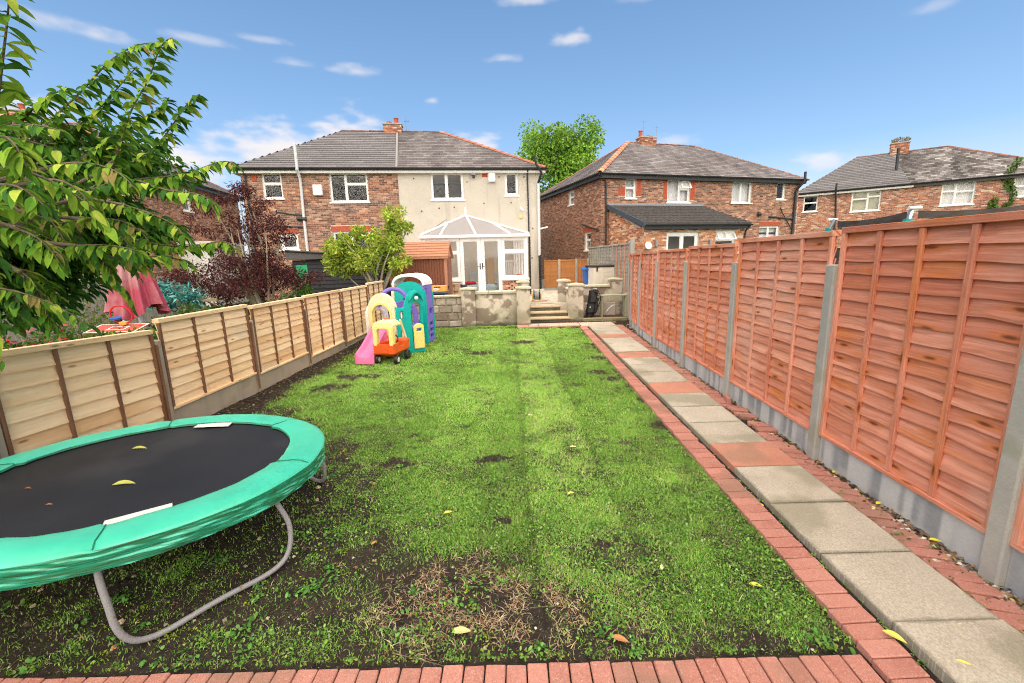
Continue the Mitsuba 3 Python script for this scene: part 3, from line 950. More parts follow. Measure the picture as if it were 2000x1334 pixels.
V = boxv(-4.2, 3.45, 14.25, 20.2, -.1, .0)
V[:, 2] = [(-.1 if v[2] < -.05 else pz(v[0], v[1]) - .02) for v in V]
patio = struct('patio', (V, BOXF), 'mortar', label='raised patio of worn stone flags in front of the white conservatory')
r = random.Random(9)
ys = [14.30, 14.85, 15.4, 15.95, 16.55, 17.1, 17.75, 18.3, 18.95]
k = 0
for j in range(len(ys) - 1):
    x = -.15 + (.3 if j % 2 else 0)
    while x < 2.6:
        w = r.choice((.45, .6, .75))
        y0, y1 = ys[j] + .008, ys[j + 1] - .008
        V = boxv(x + .008, x + w - .008, y0, y1, 0, 1)
        V[:, 2] = [pz(0, v[1]) + (-.05 if v[2] < .5 else r.uniform(-.002, .002)) for v in V]
        k += 1
        put(patio, 'flagstone', (V, BOXF), 'slab', uv=np.full((8, 2), 10 * k + 1.2))
        x += w
steps = thing('garden_steps', 'three worn stone steps leading up from the lawn to the patio', 'steps')
for i, (y0, y1, z, x0, x1, nm) in enumerate(((13.40, 13.84, .135, .50, 1.95, 'step'), (13.78, 14.20, .275, .50, 1.82, 'step'), (14.12, 14.62, .435, .52, 1.62, 'step'))):
    m = box(x0, x1, y0, y1, z - .055, z, .014).subdivide()
    v = m.vertices + np.stack([0 * m.vertices[:, 0], .012 * (meshkit.noise(m.vertices * 5, i) - .5), .010 * (meshkit.noise(m.vertices * 4, i + 5) - .5)], -1)
    put(steps, 'tread', trimesh.Trimesh(v, m.faces, process=False), 'tread', uv=np.full((len(v), 2), 10 * i + 4.4), smooth=40)
    put(steps, 'riser', box(x0 + .01, x1 - .01, y0 + .035, y1, z - .19, z - .057), 'oldstone')


def f_tread(p, n, uv):
    g = fbm(p.x * 60, p.y * 60, p.z * 60, 3)
    m = fbm(p.x * 5, p.y * 5, p.z * 9, 3)
    c = mix((.36, .28, .17), (.56, .48, .34), g * .5 + m * .5)
    return mix(c, (.42, .25, .12), smoothstep(.5, .75, m) * .5)


def f_oldstone(p, n, uv):
    m = fbm(p.x * 7, p.y * 7, p.z * 7, 4)
    return mix((.05, .052, .035), (.20, .19, .14), m)


mat('tread', proc(f_tread), .9, .25, True)
mat('oldstone', proc(f_oldstone), .95, .2, True)


def rough_box(x0, x1, y0, y1, z0, z1, seed, amp=.012, sub=3, freq=5.0, b=.012):
    m = box(x0, x1, y0, y1, z0, z1, b)
    for _ in range(sub):
        m = m.subdivide()
    v = m.vertices
    nrm = m.vertex_normals
    v = v + nrm * amp * (meshkit.fbm(v * freq, 4, seed) - .5)[:, None] * 2
    return trimesh.Trimesh(v, m.faces, process=False)


def cap_stone(x0, x1, y0, y1, z, h=.085):
    cx, cy = (x0 + x1) / 2, (y0 + y1) / 2
    P = np.vstack([boxv(x0, x1, y0, y1, z, z + h * .55), [[cx - .05, cy - .05, z + h], [cx + .05, cy - .05, z + h], [cx - .05, cy + .05, z + h], [cx + .05, cy + .05, z + h]]])
    return trimesh.convex.convex_hull(P)


def pillar(label, x, y, w, d, z0, z1, seed, bsdf='oldrender'):
    k = thing('stone_pillar', label, 'pillar', 'stone pillars of the garden wall')
    put(k, 'shaft', rough_box(x - w / 2, x + w / 2, y, y + d, z0, z1, seed, .014, 3), bsdf, smooth=40)
    put(k, 'cap', cap_stone(x - w / 2 - .035, x + w / 2 + .035, y - .035, y + d + .035, z1), 'capstone')
    return k


def f_cap(p, n, uv):
    g = fbm(p.x * 40, p.y * 40, p.z * 40, 3)
    m = fbm(p.x * 6, p.y * 6, p.z * 6, 3)
    c = mix((.34, .31, .23), (.60, .55, .43), g * .5 + m * .5)
    return mix(c, (.20, .24, .11), smoothstep(.5, .7, m) * .55)


mat('capstone', proc(f_cap), .92, .25, True)
pillar('stone pillar between the block wall and the bulging rendered wall', -1.29, 13.06, .42, .36, -.05, 1.10, 1)
pillar('rendered pillar at the foot of the steps, on their left', .375, 12.85, .40, .40, -.05, 1.10, 2)
pillar('rear stone pillar at the top left of the steps', .42, 14.35, .36, .36, .2, 1.20, 3)
pillar('mossy capped pillar at the foot of the steps, on their right', 2.04, 13.40, .44, .40, -.05, 1.11, 4)
pillar('rear stone pillar at the top right of the steps', 1.80, 14.55, .38, .34, .2, 1.19, 5)
pillar('lone stone pillar behind the plank bench, in front of the storage box', 3.49, 14.30, .42, .36, -.05, 1.20, 6)
# block wall at the left
bw = thing('block_wall', 'low garden wall of large pale stone blocks beside the playhouse', 'wall')
put(bw, 'core', box(-3.75, -1.50, 13.26, 13.42, -.1, .88), 'mortar')
r = random.Random(21)
zc = -.03
for j, h in enumerate((.20, .235, .235, .235)):
    x = -3.75 - r.uniform(0, .3)
    while x < -1.52:
        w = r.choice((.40, .46, .50, .32))
        x0, x1 = max(x, -3.75) + .012, min(x + w, -1.50) - .012
        if x1 - x0 > .06:
            m = rough_box(x0, x1, 13.20, 13.44, zc + .010, zc + h - .010, r.randint(0, 999), .010, 2, 9, .018)
            put(bw, 'block', m, 'block', uv=np.full((len(m.vertices), 2), 10 * r.randint(0, 60) + 2.2), smooth=50)
        x += w
    zc += h
for k in range(4):
    m = rough_box(-3.75 + k * .565, -3.75 + (k + 1) * .565 - .012, 13.15, 13.48, .885, .945, 60 + k, .008, 2)
    put(bw, 'coping', m, 'capstone', smooth=40)
# bulging rendered wall
rw = thing('rendered_wall', 'low garden wall with flaking pale render, bulging towards the lawn', 'wall')
m = box(-1.08, .19, 13.16, 13.50, -.08, .955, .01)
for _ in range(4):
    m = m.subdivide()
v = m.vertices.copy()
bul = np.clip(1 - ((v[:, 2] - .38) / .55) ** 2, 0, 1) * np.clip(np.minimum(v[:, 0] + 1.08, .19 - v[:, 0]) / .25, 0, 1)
v[:, 1] -= (v[:, 1] < 13.3) * (.11 * bul + .035 * (meshkit.fbm(v * 4, 4, 3) - .5))
put(rw, 'wall', trimesh.Trimesh(v, m.faces, process=False), 'oldrender', smooth=50)
for k in range(3):
    m = rough_box(-1.10 + k * .43, -1.10 + (k + 1) * .43 - .01, 13.10, 13.54, .955, 1.035, 70 + k, .010, 2)
    put(rw, 'coping', m, 'capstone', smooth=40)
# wall right of the steps
sw = thing('low_wall', 'low rubble wall behind the black golf bag, right of the steps', 'wall')
put(sw, 'wall', rough_box(2.0, 3.30, 14.36, 14.62, -.05, .99, 31, .018, 4, 6), 'oldrender', smooth=45)
for k in range(3):
    put(sw, 'coping', rough_box(1.98 + k * .44, 1.98 + (k + 1) * .44 - .01, 14.30, 14.68, .99, 1.06, 80 + k, .008, 2), 'capstone', smooth=40)
fw = thing('low_wall', 'short rendered side wall between the two pillars right of the steps', 'wall')
put(fw, 'wall', rough_box(1.86, 2.06, 13.80, 14.55, -.05, .95, 33, .014, 3, 6), 'oldrender', smooth=45)
put(fw, 'coping', rough_box(1.83, 2.09, 13.80, 14.55, .95, 1.01, 34, .008, 2), 'capstone', smooth=40)
fl = thing('low_wall', 'short rendered side wall between the two pillars left of the steps', 'wall')
put(fl, 'wall', rough_box(.25, .46, 13.25, 14.35, -.05, .95, 35, .014, 3, 6), 'oldrender', smooth=45)
# soil bed with its timber edge
struct('planting_bed', box(2.22, 3.72, 13.5, 14.40, -.1, .07), 'leafmould', label='small bed of earth under the bench, edged with a mossy timber sleeper')


def f_leafmould(p, n, uv):
    g = fbm(p.x * 22, p.y * 22, p.z * 22, 4)
    return mix((.035, .022, .016), (.16, .085, .055), g)


mat('leafmould', proc(f_leafmould), .95, .2, True)
sl = thing('timber_sleeper', 'mossy timber sleeper edging the bed beside the steps', 'sleeper')
m = rough_box(2.24, 3.62, 13.36, 13.48, -.03, .10, 44, .008, 3, 6)
scene[sl] = ply(m, 'sleeper', smooth=40)


def f_sleeper(p, n, uv):
    m = fbm(p.x * 4, p.y * 20, p.z * 20, 4)
    return mix(mix((.16, .15, .09), (.42, .36, .24), m), (.17, .20, .06), smoothstep(.45, .6, fbm(p.x * 3, p.z * 4, 1, 3)) * smoothstep(.09, .0, p.z))


mat('sleeper', proc(f_sleeper), .9, .25, True)

# ================================================================== houses
BRICK_PAL = {'dark': (((.31, .145, .092), (.40, .205, .130), (.155, .088, .068), (.23, .115, .082), (.45, .27, .185)), (3.4, 2.6, 2.2, 2.8, 1.0)),
             'red': (((.38, .145, .088), (.45, .195, .118), (.26, .11, .075), (.52, .34, .23), (.57, .44, .32)), (3, 3, 2.2, 1.1, .6)),
             'new': (((.46, .175, .085), (.56, .27, .15), (.62, .40, .25), (.34, .12, .07), (.66, .50, .36)), (3, 2.6, 1.6, 1.5, 1))}


def brick_face(mb, M, u0, u1, z0, z1, holes, pal, seed, v0=0.0, pr=.012, poly=None):
    """Stretcher and header courses proud of the mortar face. M: frame x = along, y = inwards."""
    r = np.random.default_rng(seed)
    V, C = [], []
    cols, w = BRICK_PAL[pal]
    w = np.array(w) / sum(w)
    nc = int((z1 - z0) / .0755)
    for j in range(nc):
        z = z0 + j * .0755
        x = u0 - (.1125 if j % 2 else 0.0)
        while x < u1:
            L = .2115
            a, b = max(x, u0), min(x + L, u1)
            x += .2255
            segs = [(a, b)]
            for h in holes:
                if z + .066 > h[2] + .02 and z < h[3] - .02:
                    segs = [s for q in segs for s in ((q[0], min(q[1], h[0])), (max(q[0], h[1]), q[1])) if s[1] - s[0] > .02]
            for a, b in segs:
                if b - a < .02 or (poly is not None and z + .066 > poly((a + b) / 2)):
                    continue
                p = pr + r.normal(0, .0025)
                V.append(boxv(a, b, v0 - p, v0, z, z + .0610))
                C.append(cols[r.choice(len(cols), p=w)])
    C = np.array(C) * (1 + r.normal(0, .11, (len(C), 1))) * (1 + r.normal(0, .03, (len(C), 3)))
    mb.many(xf(np.array(V).reshape(-1, 3), M).reshape(len(V), 8, 3), BOXF3, np.clip(C, .01, .9))


SLATE_PAL = {'old': ((.135, .122, .126), (.155, .143, .147), (.118, .106, .112), (.175, .165, .166), (.135, .115, .114)), 'new': ((.150, .143, .150), (.165, .158, .165), (.138, .131, .137)),
             'mossy': ((.145, .132, .132), (.175, .163, .16), (.115, .102, .098), (.26, .247, .238), (.095, .08, .075))}


def slates(mb, P, pal, seed, expo=.235, wid=.30, th=.012, streak=0.0, rows=True):
    """Courses of slates over the planar roof polygon P (eave left, eave right, top right, top left), seen from outside."""
    r = np.random.default_rng(seed)
    P = np.asarray(P, float)
    ex = P[1] - P[0]
    ex /= np.linalg.norm(ex)
    nrm = np.cross(ex, P[-1] - P[0])
    nrm /= np.linalg.norm(nrm)
    if nrm[2] < 0:
        nrm = -nrm
    up = np.cross(nrm, ex)
    up = up if up[2] > 0 else -up
    q = np.stack([(P - P[0]) @ ex, (P - P[0]) @ up], -1)
    H = q[:, 1].max()
    cols = np.array(SLATE_PAL[pal])
    V, C = [], []

    def span(t):
        lo = np.interp(t, [q[0, 1], q[-1, 1]], [q[0, 0], q[-1, 0]])
        hi = np.interp(t, [q[1, 1], q[2, 1]], [q[1, 0], q[2, 0]])
        return lo, hi
    for j in range(int(H / expo) + 1):
        t0 = j * expo
        t1 = min(t0 + expo + .05, H)
        a0, b0 = span(min(t0 + expo * .5, H))
        x = a0 - (wid / 2 if j % 2 else 0)
        rowtone = 1 + (r.normal(0, .05) if pal == 'new' else 0)
        while x < b0:
            a, b = max(x, a0) + .003, min(x + wid, b0) - .003
            x += wid
            if b - a < .03:
                continue
            sl = r.normal(0, .006)
            low = r.normal(0, .004) if pal != 'new' else 0
            loc = np.array([[a, t0 + low, .02 + th], [b, t0 + low + sl, .02 + th], [b, t1, .006 + th * .3], [a, t1, .006 + th * .3], [a, t0 + low, .004], [b, t0 + low + sl, .004], [b, t1, -.002], [a, t1, -.002]])
            V.append(P[0] + loc[:, :1] * ex + loc[:, 1:2] * up + loc[:, 2:] * nrm)
            c = cols[r.choice(len(cols))]
            if streak:
                pw = np.array([[(a + b) / 2 * 1.2, t0 * .22, seed]])
                c = c * (1 + streak * (meshkit.fbm(pw, 3, seed)[0] - .5) * 3)
            C.append(c * rowtone)
    F = np.array([[0, 1, 2], [0, 2, 3], [4, 5, 1], [4, 1, 0], [4, 0, 3], [4, 3, 7], [5, 6, 2], [5, 2, 1]])
    C = np.array(C) * (1 + r.normal(0, .09 if pal != 'new' else .04, (len(C), 1)))
    mb.many(np.array(V), F, np.clip(C, .01, .8))


def ridge_tiles(parent, a, b, col, r, n=None, rad=.115, name='ridge_tile'):
    a, b = np.asarray(a, float), np.asarray(b, float)
    L = np.linalg.norm(b - a)
    n = n or int(L / .42)
    d = (b - a) / L
    s = np.cross(d, [0, 0, 1.0])
    s /= np.linalg.norm(s)
    up = np.cross(s, d)
    for k in range(n):
        t0, t1 = k * L / n, (k + 1) * L / n - .008 + .03
        V = []
        for t, q in ((t0, 1.10), (t1, .94)):
            for ang in np.linspace(-1.15, 1.15, 7):
                V.append(a + d * t + s * math.sin(ang) * rad * q + up * (math.cos(ang) * rad * q - .055))
        for t, q in ((t0, .92), (t1, .80)):
            for ang in np.linspace(-1.15, 1.15, 7):
                V.append(a + d * t + s * math.sin(ang) * rad * q + up * (math.cos(ang) * rad * q - .055))
        F = []
        for i in range(6):
            F += [[i, i + 1, 8 + i, 7 + i], [14 + i, 21 + i, 22 + i, 15 + i], [i, 14 + i, 15 + i, i + 1], [7 + i, 8 + i, 22 + i, 21 + i]]
        c = np.clip(np.array(col) * (1 + r.gauss(0, .13)), .01, .9)
        put(parent, name, (np.array(V), np.array(F)), 'vc_rough', color=np.tile(c, (28, 1)))


def window(house, M, u0, u1, z0, z1, bars, v=.07, back=None, sill=True, fr=.055, openlight=None, label=None, glass=True, name='window'):
    """A white plastic window in an opening: frame, panes, sill. bars: list of panes (fractions x0, x1, y0, y1)."""
    w = numbered(house + '__' + name)
    if label:
        labels[w] = {'label': label}
    W, H = u1 - u0, z1 - z0
    poly = sg.box(u0 + .004, z0 + .004, u1 - .004, z1 - .004)
    panes = []
    for (a, b, c, d) in bars:
        q = sg.box(u0 + a * W + (fr if a == 0 else fr * .55), z0 + c * H + (fr if c == 0 else fr * .55), u0 + b * W - (fr if b == 1 else fr * .55), z0 + d * H - (fr if d == 1 else fr * .55))
        panes.append(q)
        poly = poly.difference(q)
    parts = [upright(poly, .06, M @ frame((0, v, 0), (1, 0, 0), (0, 1, 0)))]
    for q in panes:                                # inner casement beads
        qq = q.difference(q.buffer(-.022, join_style=2))
        parts.append(upright(qq, .03, M @ frame((0, v + .016, 0), (1, 0, 0), (0, 1, 0))))
    put(w, 'frame', cat(*parts), 'white_upvc')
    for q in panes:
        x0, y0, x1, y1 = q.bounds
        put(w, 'pane', (xf(np.array([[x0, v + .03, y0], [x1, v + .03, y0], [x1, v + .03, y1], [x0, v + .03, y1]]), M), np.array([[0, 1, 2, 3]])), 'glass')
    if back:
        x0, x1 = u0 - .05, u1 + .05
        n = 160
        s = np.linspace(0, 1, n)
        wav = .011 * np.sin(s * (30 + u0) + 1.2 * np.sin(s * 7)) if back.startswith('curtain') else 0 * s
        lo = z0 - .05
        V = np.vstack([np.stack([x0 + s * (x1 - x0), v + .22 + wav, 0 * s + lo], -1), np.stack([x0 + s * (x1 - x0), v + .22 + wav, 0 * s + z1 + .05], -1)])
        F = np.array([[i, i + 1, n + i + 1, n + i] for i in range(n - 1)])
        put(w, 'curtain', (xf(V, M), F), back)
    if sill:
        put(w, 'sill', xf(box(u0 - .06, u1 + .06, -.07, v + .02, z0 - .06, z0 + .002, .006), M), 'white_upvc')
    return w


def house_frame(o, u):
    u = np.array([*u, 0.0])
    return frame((*o, 0), u, (-u[1], u[0], 0))


def pipe(house, M, pts, r, bsdf, name='downpipe', n=10, label=None):
    return put(house, name, xf(tube(np.array(pts, float), r, n), M), bsdf, smooth=40, label=label)


ONE = [(0, 1, 0, 1)]
TWO_TALL = [(0, 1, 0, .58), (0, 1, .58, 1)]
SIDE = [(0, .42, 0, 1), (.42, 1, 0, .62), (.42, 1, .62, 1)]
PAIR = [(0, .5, 0, 1), (.5, 1, 0, 1)]
WW, HD, EZ, RZ = 12.3, 8.6, 5.80, 8.45       # a pair of semi-detached houses: width, depth, eave and ridge heights


def wall_with_holes(M, u0, u1, z0, z1, holes, th=.24, v0=0.0):
    poly = sg.box(u0, z0, u1, z1)
    for h in holes:
        poly = poly.difference(sg.box(h[0], h[2], h[1], h[3]))
    return upright(poly, th, M @ frame((0, v0, 0), (1, 0, 0), (0, 1, 0)))


def roof_shell(M, oh=.25, ra=3.2, rb=8.05):
    """(deck mesh, corner points) of the hipped roof over the pair."""
    e = [(-oh, -oh), (WW + oh, -oh), (WW + oh, HD + oh), (-oh, HD + oh)]
    E = [np.array([*p, EZ + .03]) for p in e]
    a, b = np.array([ra, HD / 2, RZ]), np.array([rb, HD / 2, RZ])
    V = xf(np.array([*E, a, b, *[p - [0, 0, .10] for p in E]]), M)
    F = [[0, 1, 5], [0, 5, 4], [1, 2, 5], [2, 3, 4], [2, 4, 5], [3, 0, 4], [6, 7, 1], [6, 1, 0], [7, 8, 2], [7, 2, 1], [8, 9, 3], [8, 3, 2], [9, 6, 0], [9, 0, 3], [6, 8, 7], [6, 9, 8]]
    return trimesh.Trimesh(V, F, process=False), V[:6]


def gutter_run(house, M, a, b, bsdf='black_plastic', name='gutter'):
    a, b = np.array(a, float), np.array(b, float)
    d = (b - a) / np.linalg.norm(b - a)
    s = np.cross(d, [0, 0, 1.0])
    V = []
    for p in (a, b):
        for ang in np.linspace(-PI / 2, PI / 2, 9):
            V.append(p + s * math.sin(ang) * .058 + np.array([0, 0, -math.cos(ang) * .062]))
        for ang in np.linspace(PI / 2, -PI / 2, 9):
            V.append(p + s * math.sin(ang) * .050 + np.array([0, 0, -math.cos(ang) * .052 + .004]))
    F = [[i, (i + 1) % 18, 18 + (i + 1) % 18, 18 + i] for i in range(18)]
    put(house, name, xf(np.array(V), M), bsdf) if False else put(house, name, (xf(np.array(V), M), np.array(F)), bsdf)


def chimney(house, M, u, v, w, d, z0, z1, pots, seed, col='red', weeds=False):
    mb = MB()
    for (fr, L, v0) in ((frame((u - w / 2, v - d / 2, 0), (1, 0, 0), (0, 1, 0)), w, 0), (frame((u + w / 2, v - d / 2, 0), (0, 1, 0), (-1, 0, 0)), d, 0), (frame((u - w / 2, v + d / 2, 0), (0, -1, 0), (1, 0, 0)), d, 0)):
        brick_face(mb, M @ fr, 0, L, z0, z1, [], col, seed, pr=.01)
        brick_face(mb, M @ fr, -.02, L + .02, z1 - .21, z1 - .07, [], col, seed + 1, v0=-.013, pr=.015)
    st = box(u - w / 2, u + w / 2, v - d / 2, v + d / 2, z0 - .3, z1)
    mb.mesh(xf(st, M), (.34, .28, .23))
    mb.mesh(xf(box(u - w / 2 - .05, u + w / 2 + .05, v - d / 2 - .05, v + d / 2 + .05, z1 - .03, z1 + .05, .02), M), (.36, .31, .27))
    ck = mb.put(house, 'chimney', 'vc_rough')
    for (du, h) in pots:
        put(ck, 'chimney_pot', xf(lathe([(.0, 0), (.125, 0), (.11, .06), (.10, h * .85), (.13, h * .9), (.13, h), (.09, h), (.085, .05)], 14, (u + du, v, z1 + .04)), M), 'soldier', smooth=40)
    return ck


def solid_house(house, M, front_holes, flank_holes_right=(), flank_holes_left=(), mortar='mortar', ground=-.05):
    parts = [wall_with_holes(M, 0, WW, ground, EZ - .06, front_holes)]
    ML = M @ frame((0, 0, 0), (0, 1, 0), (1, 0, 0))
    parts.append(wall_with_holes(ML, .241, HD, ground, EZ - .06, flank_holes_left))
    MR = M @ frame((WW, 0, 0), (0, 1, 0), (-1, 0, 0))
    parts.append(wall_with_holes(MR, .241, HD, ground, EZ - .06, flank_holes_right))
    parts.append(xf(box(.241, WW - .241, HD - .24, HD, ground, EZ - .06), M))
    parts.append(xf(box(.25, WW - .25, .25, HD - .25, EZ - .12, EZ - .08), M))
    put(house, 'wall', cat(*parts), mortar)
    rm = [xf(box(.245, WW - .245, 2.6, 2.65, ground, EZ - .13), M), xf(box(.245, WW - .245, .245, 2.59, 2.95, 3.05), M), xf(box(6.1, 6.2, .25, 2.59, ground, 2.94), M), xf(box(6.1, 6.2, .25, 2.59, 3.06, EZ - .13), M)]
    put(house, 'interior', cat(*rm), 'dark_room')


# ---------------------------------------------------------------- house 1: half brick, half pale render
H1 = house_frame((-10.775, 18.445), (.99100, .13384))
h1 = thing('semi_detached_house', 'pair of houses straight ahead, left half brown brick, right half pale rendered', 'house')
W1 = dict(a=(.77, 1.54, 4.69, 5.70), b=(3.40, 4.93, 4.52, 5.70), c=(1.20, 1.92, 2.62, 3.26), d=(3.33, 4.87, 2.20, 3.32), e=(7.55, 8.94, 4.57, 5.70), f=(10.75, 11.34, 4.73, 5.70))
DOOR1 = (7.0, 9.6, .65, 2.75)
holes = list(W1.values())
solid_house(h1, H1, holes)
mb = MB()
brick_face(mb, H1, 0, 6.19, .35, EZ - .06, holes + [(1.15, 1.97, 3.26, 3.49), (3.28, 4.92, 3.32, 3.55)], 'dark', 31)
k_ = mb.put(h1, 'brickwork', 'vc_rough', kind='stuff')
put(h1, 'render', wall_with_holes(H1, 6.20, WW + .012, .2, EZ - .07, [W1['e'], W1['f']], .028, -.030), 'pebbledash', label='pale pebbledash render of the right half')
for (u0, u1, z0, z1) in ((1.15, 1.97, 3.265, 3.485), (3.28, 4.92, 3.325, 3.545)):
    n = int((u1 - u0) / .075)
    lk = put(h1, 'lintel', cat(*[xf(box(u0 + i * (u1 - u0) / n + .004, u0 + (i + 1) * (u1 - u0) / n - .004, -.016, .0, z0, z1), H1) for i in range(n)]), 'soldier', label='red brick lintel over a ground floor window')
window(h1, H1, *W1['a'], TWO_TALL)
window(h1, H1, *W1['b'], SIDE)
window(h1, H1, *W1['c'], ONE, fr=.10)
window(h1, H1, *W1['d'], PAIR)
window(h1, H1, *W1['e'], [(0, .48, 0, 1), (.48, 1, 0, 1)], v=.03, fr=.075)
window(h1, H1, *W1['f'], ONE, v=.03, fr=.08)
deck, rp = roof_shell(H1)
rk = put(h1, 'roof', deck, 'deck')
mid_e, mid_r = rp[0] + (rp[1] - rp[0]) * .5, rp[4] + (rp[5] - rp[4]) * .545
mb = MB()
slates(mb, [rp[0], mid_e, mid_r, rp[4]], 'new', 1, expo=.27, wid=.66, th=.026)
k_ = mb.put(rk, 'grey_tiles', 'vc_slate', kind='stuff', label='evenly coursed newer grey tiles on the left half')
mb = MB()
slates(mb, [mid_e, rp[1], rp[5], mid_r], 'old', 2, streak=.22)
slates(mb, [rp[1], rp[2], rp[5], rp[5]], 'old', 3, streak=.3)
slates(mb, [rp[3], rp[0], rp[4], rp[4]], 'new', 4, expo=.27)
k_ = mb.put(rk, 'slates', 'vc_slate', kind='stuff', label='mottled old slates on the right half')
r = random.Random(5)
ridge_tiles(rk, rp[4], rp[5], (.17, .12, .115), r)
ridge_tiles(rk, rp[1], rp[5], (.38, .155, .10), r, rad=.13)
ridge_tiles(rk, rp[0], rp[4], (.20, .185, .185), r, rad=.07)
put(h1, 'fascia', xf(box(-.22, 12.52, -.235, -.20, EZ - .16, EZ + .0), H1), 'white_dull')
put(h1, 'soffit', xf(box(-.22, 12.52, -.20, .0, EZ - .155, EZ - .12), H1), 'white_dull')
put(h1, 'side_fascia', xf(cat(box(12.50, 12.535, -.2, HD + .2, EZ - .16, EZ), box(-.235, -.20, -.2, HD + .2, EZ - .16, EZ)), H1), 'white_dull')
gutter_run(h1, H1, (-.27, -.31, EZ + .03), (12.58, -.31, EZ + .03))
pipe(h1, H1, [(.20, -.30, EZ - .03), (.20, -.22, EZ - .10), (.20, -.09, EZ - .25), (.19, -.08, 4.4), (.19, -.08, .6)], .036, 'black_plastic')
pipe(h1, H1, [(11.74, -.30, EZ - .03), (11.74, -.22, EZ - .12), (11.74, -.09, EZ - .25), (11.76, -.09, 4.4), (11.78, -.09, .62)], .034, 'black_plastic')
pipe(h1, H1, [(2.33, -.42, 6.72), (2.33, -.42, 6.0), (2.32, -.42, 5.72)], .058, 'grey_pipe', 'soil_pipe', label='top of the grey soil pipe above the eave')
pipe(h1, H1, [(2.32, -.42, 5.74), (2.30, -.10, 5.42), (2.27, -.09, 4), (2.26, -.09, .6)], .058, 'grey_pipe', 'soil_pipe')
pipe(h1, H1, [(12.02, -.42, 6.33), (12.08, -.42, 5.95), (12.30, -.42, 5.62), (12.24, -.16, 5.30), (12.22, -.10, 5.2)], .05, 'black_plastic', 'soil_pipe', label='black crooked top of the right soil pipe')
pipe(h1, H1, [(12.22, -.10, 5.22), (12.22, -.10, 2.1)], .062, 'grey_pipe', 'soil_pipe')
pipe(h1, H1, [(12.24, -.10, 2.12), (12.26, -.10, .6)], .056, 'black_plastic', 'soil_pipe')
pipe(h1, H1, [(12.22, -.10, 3.25), (12.42, -.12, 3.3), (12.62, -.12, 3.34)], .04, 'grey_pipe', 'waste_pipe')
pipe(h1, H1, [(1.20, -.07, 4.15), (1.7, -.07, 4.06), (2.2, -.08, 4.0)], .028, 'black_plastic', 'waste_pipe')
pipe(h1, H1, [(.35, -.07, 3.60), (2.2, -.08, 3.53)], .03, 'black_plastic', 'waste_pipe')
pipe(h1, H1, [(2.0, -.10, 3.87), (2.36, -.10, 3.84)], .085, 'black_plastic', 'pipe_joint')
for (u0, u1, z0, z1, d) in ((2.76, 3.12, 4.78, 5.2, .14), (10.03, 10.32, 5.28, 5.68, .16)):
    put(h1, 'vent_box', xf(cat(box(u0, u1, -.04 - d, -.03, z0, z1, .02), box(u0 + .03, u1 - .03, -.045 - d, -.04 - d, z0 + .03, z1 - .08, .004)), H1), 'white_upvc')
fk = put(h1, 'floodlight', xf(cat(box(9.27, 9.49, -.22, -.08, 5.55, 5.72, .015), box(9.35, 9.42, -.1, -.02, 5.66, 5.74)), H1), 'lead')
put(fk, 'sensor', xf(lathe([(0, 0), (.05, .0), (.06, .05), (.05, .1), (0, .11)], 12, (9.39, -.13, 5.44)), H1), 'black_plastic')
put(h1, 'air_brick', xf(box(9.76, 9.98, -.042, -.02, 5.50, 5.64), H1), 'soldier')
put(h1, 'air_brick', xf(box(.42, .60, -.03, .0, 5.36, 5.60), H1), 'soldier')
ck = put(h1, 'security_camera', xf(cat(box(11.40, 11.46, -.05, -.02, 4.12, 4.24, .008), tube([(11.43, -.05, 4.17), (11.45, -.14, 4.12)], .016), tube([(11.42, -.10, 4.16), (11.50, -.27, 4.06)], .045, 12)), H1), 'white_upvc')
put(h1, 'alarm_box', xf(box(11.34, 11.48, -.10, -.02, 3.74, 3.90, .015), H1), 'yellow_plastic')
for i, (u, z) in enumerate(((6.85, 5.45), (7.1, 4.1), (7.85, 4.22), (8.5, 4.25), (9.1, 5.3), (9.8, 4.4), (11.0, 4.42), (10.5, 5.5), (11.6, 5.5), (11.95, 3.3), (11.9, 2.0))):
    put(h1, 'wall_fixing', xf(cat(tube([(u, -.05, z), (u, -.026, z)], .035, 8)), H1), 'fix_brown')
mat('fix_brown', (.16, .085, .06), .8, .3, True)
chimney(h1, H1, 5.70, HD / 2, .86, .55, 8.1, 8.74, [(.18, .30), (-.18, .12)], 51)
put(h1, 'aerial', xf(cat(tube([(6.35, HD / 2, 8.3), (6.35, HD / 2, 9.25)], .014, 6), tube([(6.25, HD / 2, 8.95), (6.5, HD / 2, 8.95)], .012, 6), *[tube([(6.28 + .07 * i, HD / 2 - .12, 8.95), (6.28 + .07 * i, HD / 2 + .12, 8.95)], .008, 5) for i in range(4)]), H1), 'lead')
put(h1, 'flashing', (np.array([mid_e + [0, 0, .06], mid_e + [.09, .012, .06], mid_r + [.09, .012, .06], mid_r + [0, 0, .06], mid_e + [0, 0, .02], mid_e + [.09, .012, .02], mid_r + [.09, .012, .02], mid_r + [0, 0, .02]]),
                    np.array([[0, 1, 2, 3], [4, 5, 1, 0], [5, 6, 2, 1], [7, 4, 0, 3]])), 'flash_pale', label='pale mortar strip between the two roof halves')
mat('flash_pale', (.25, .24, .24), .9, .2, True)

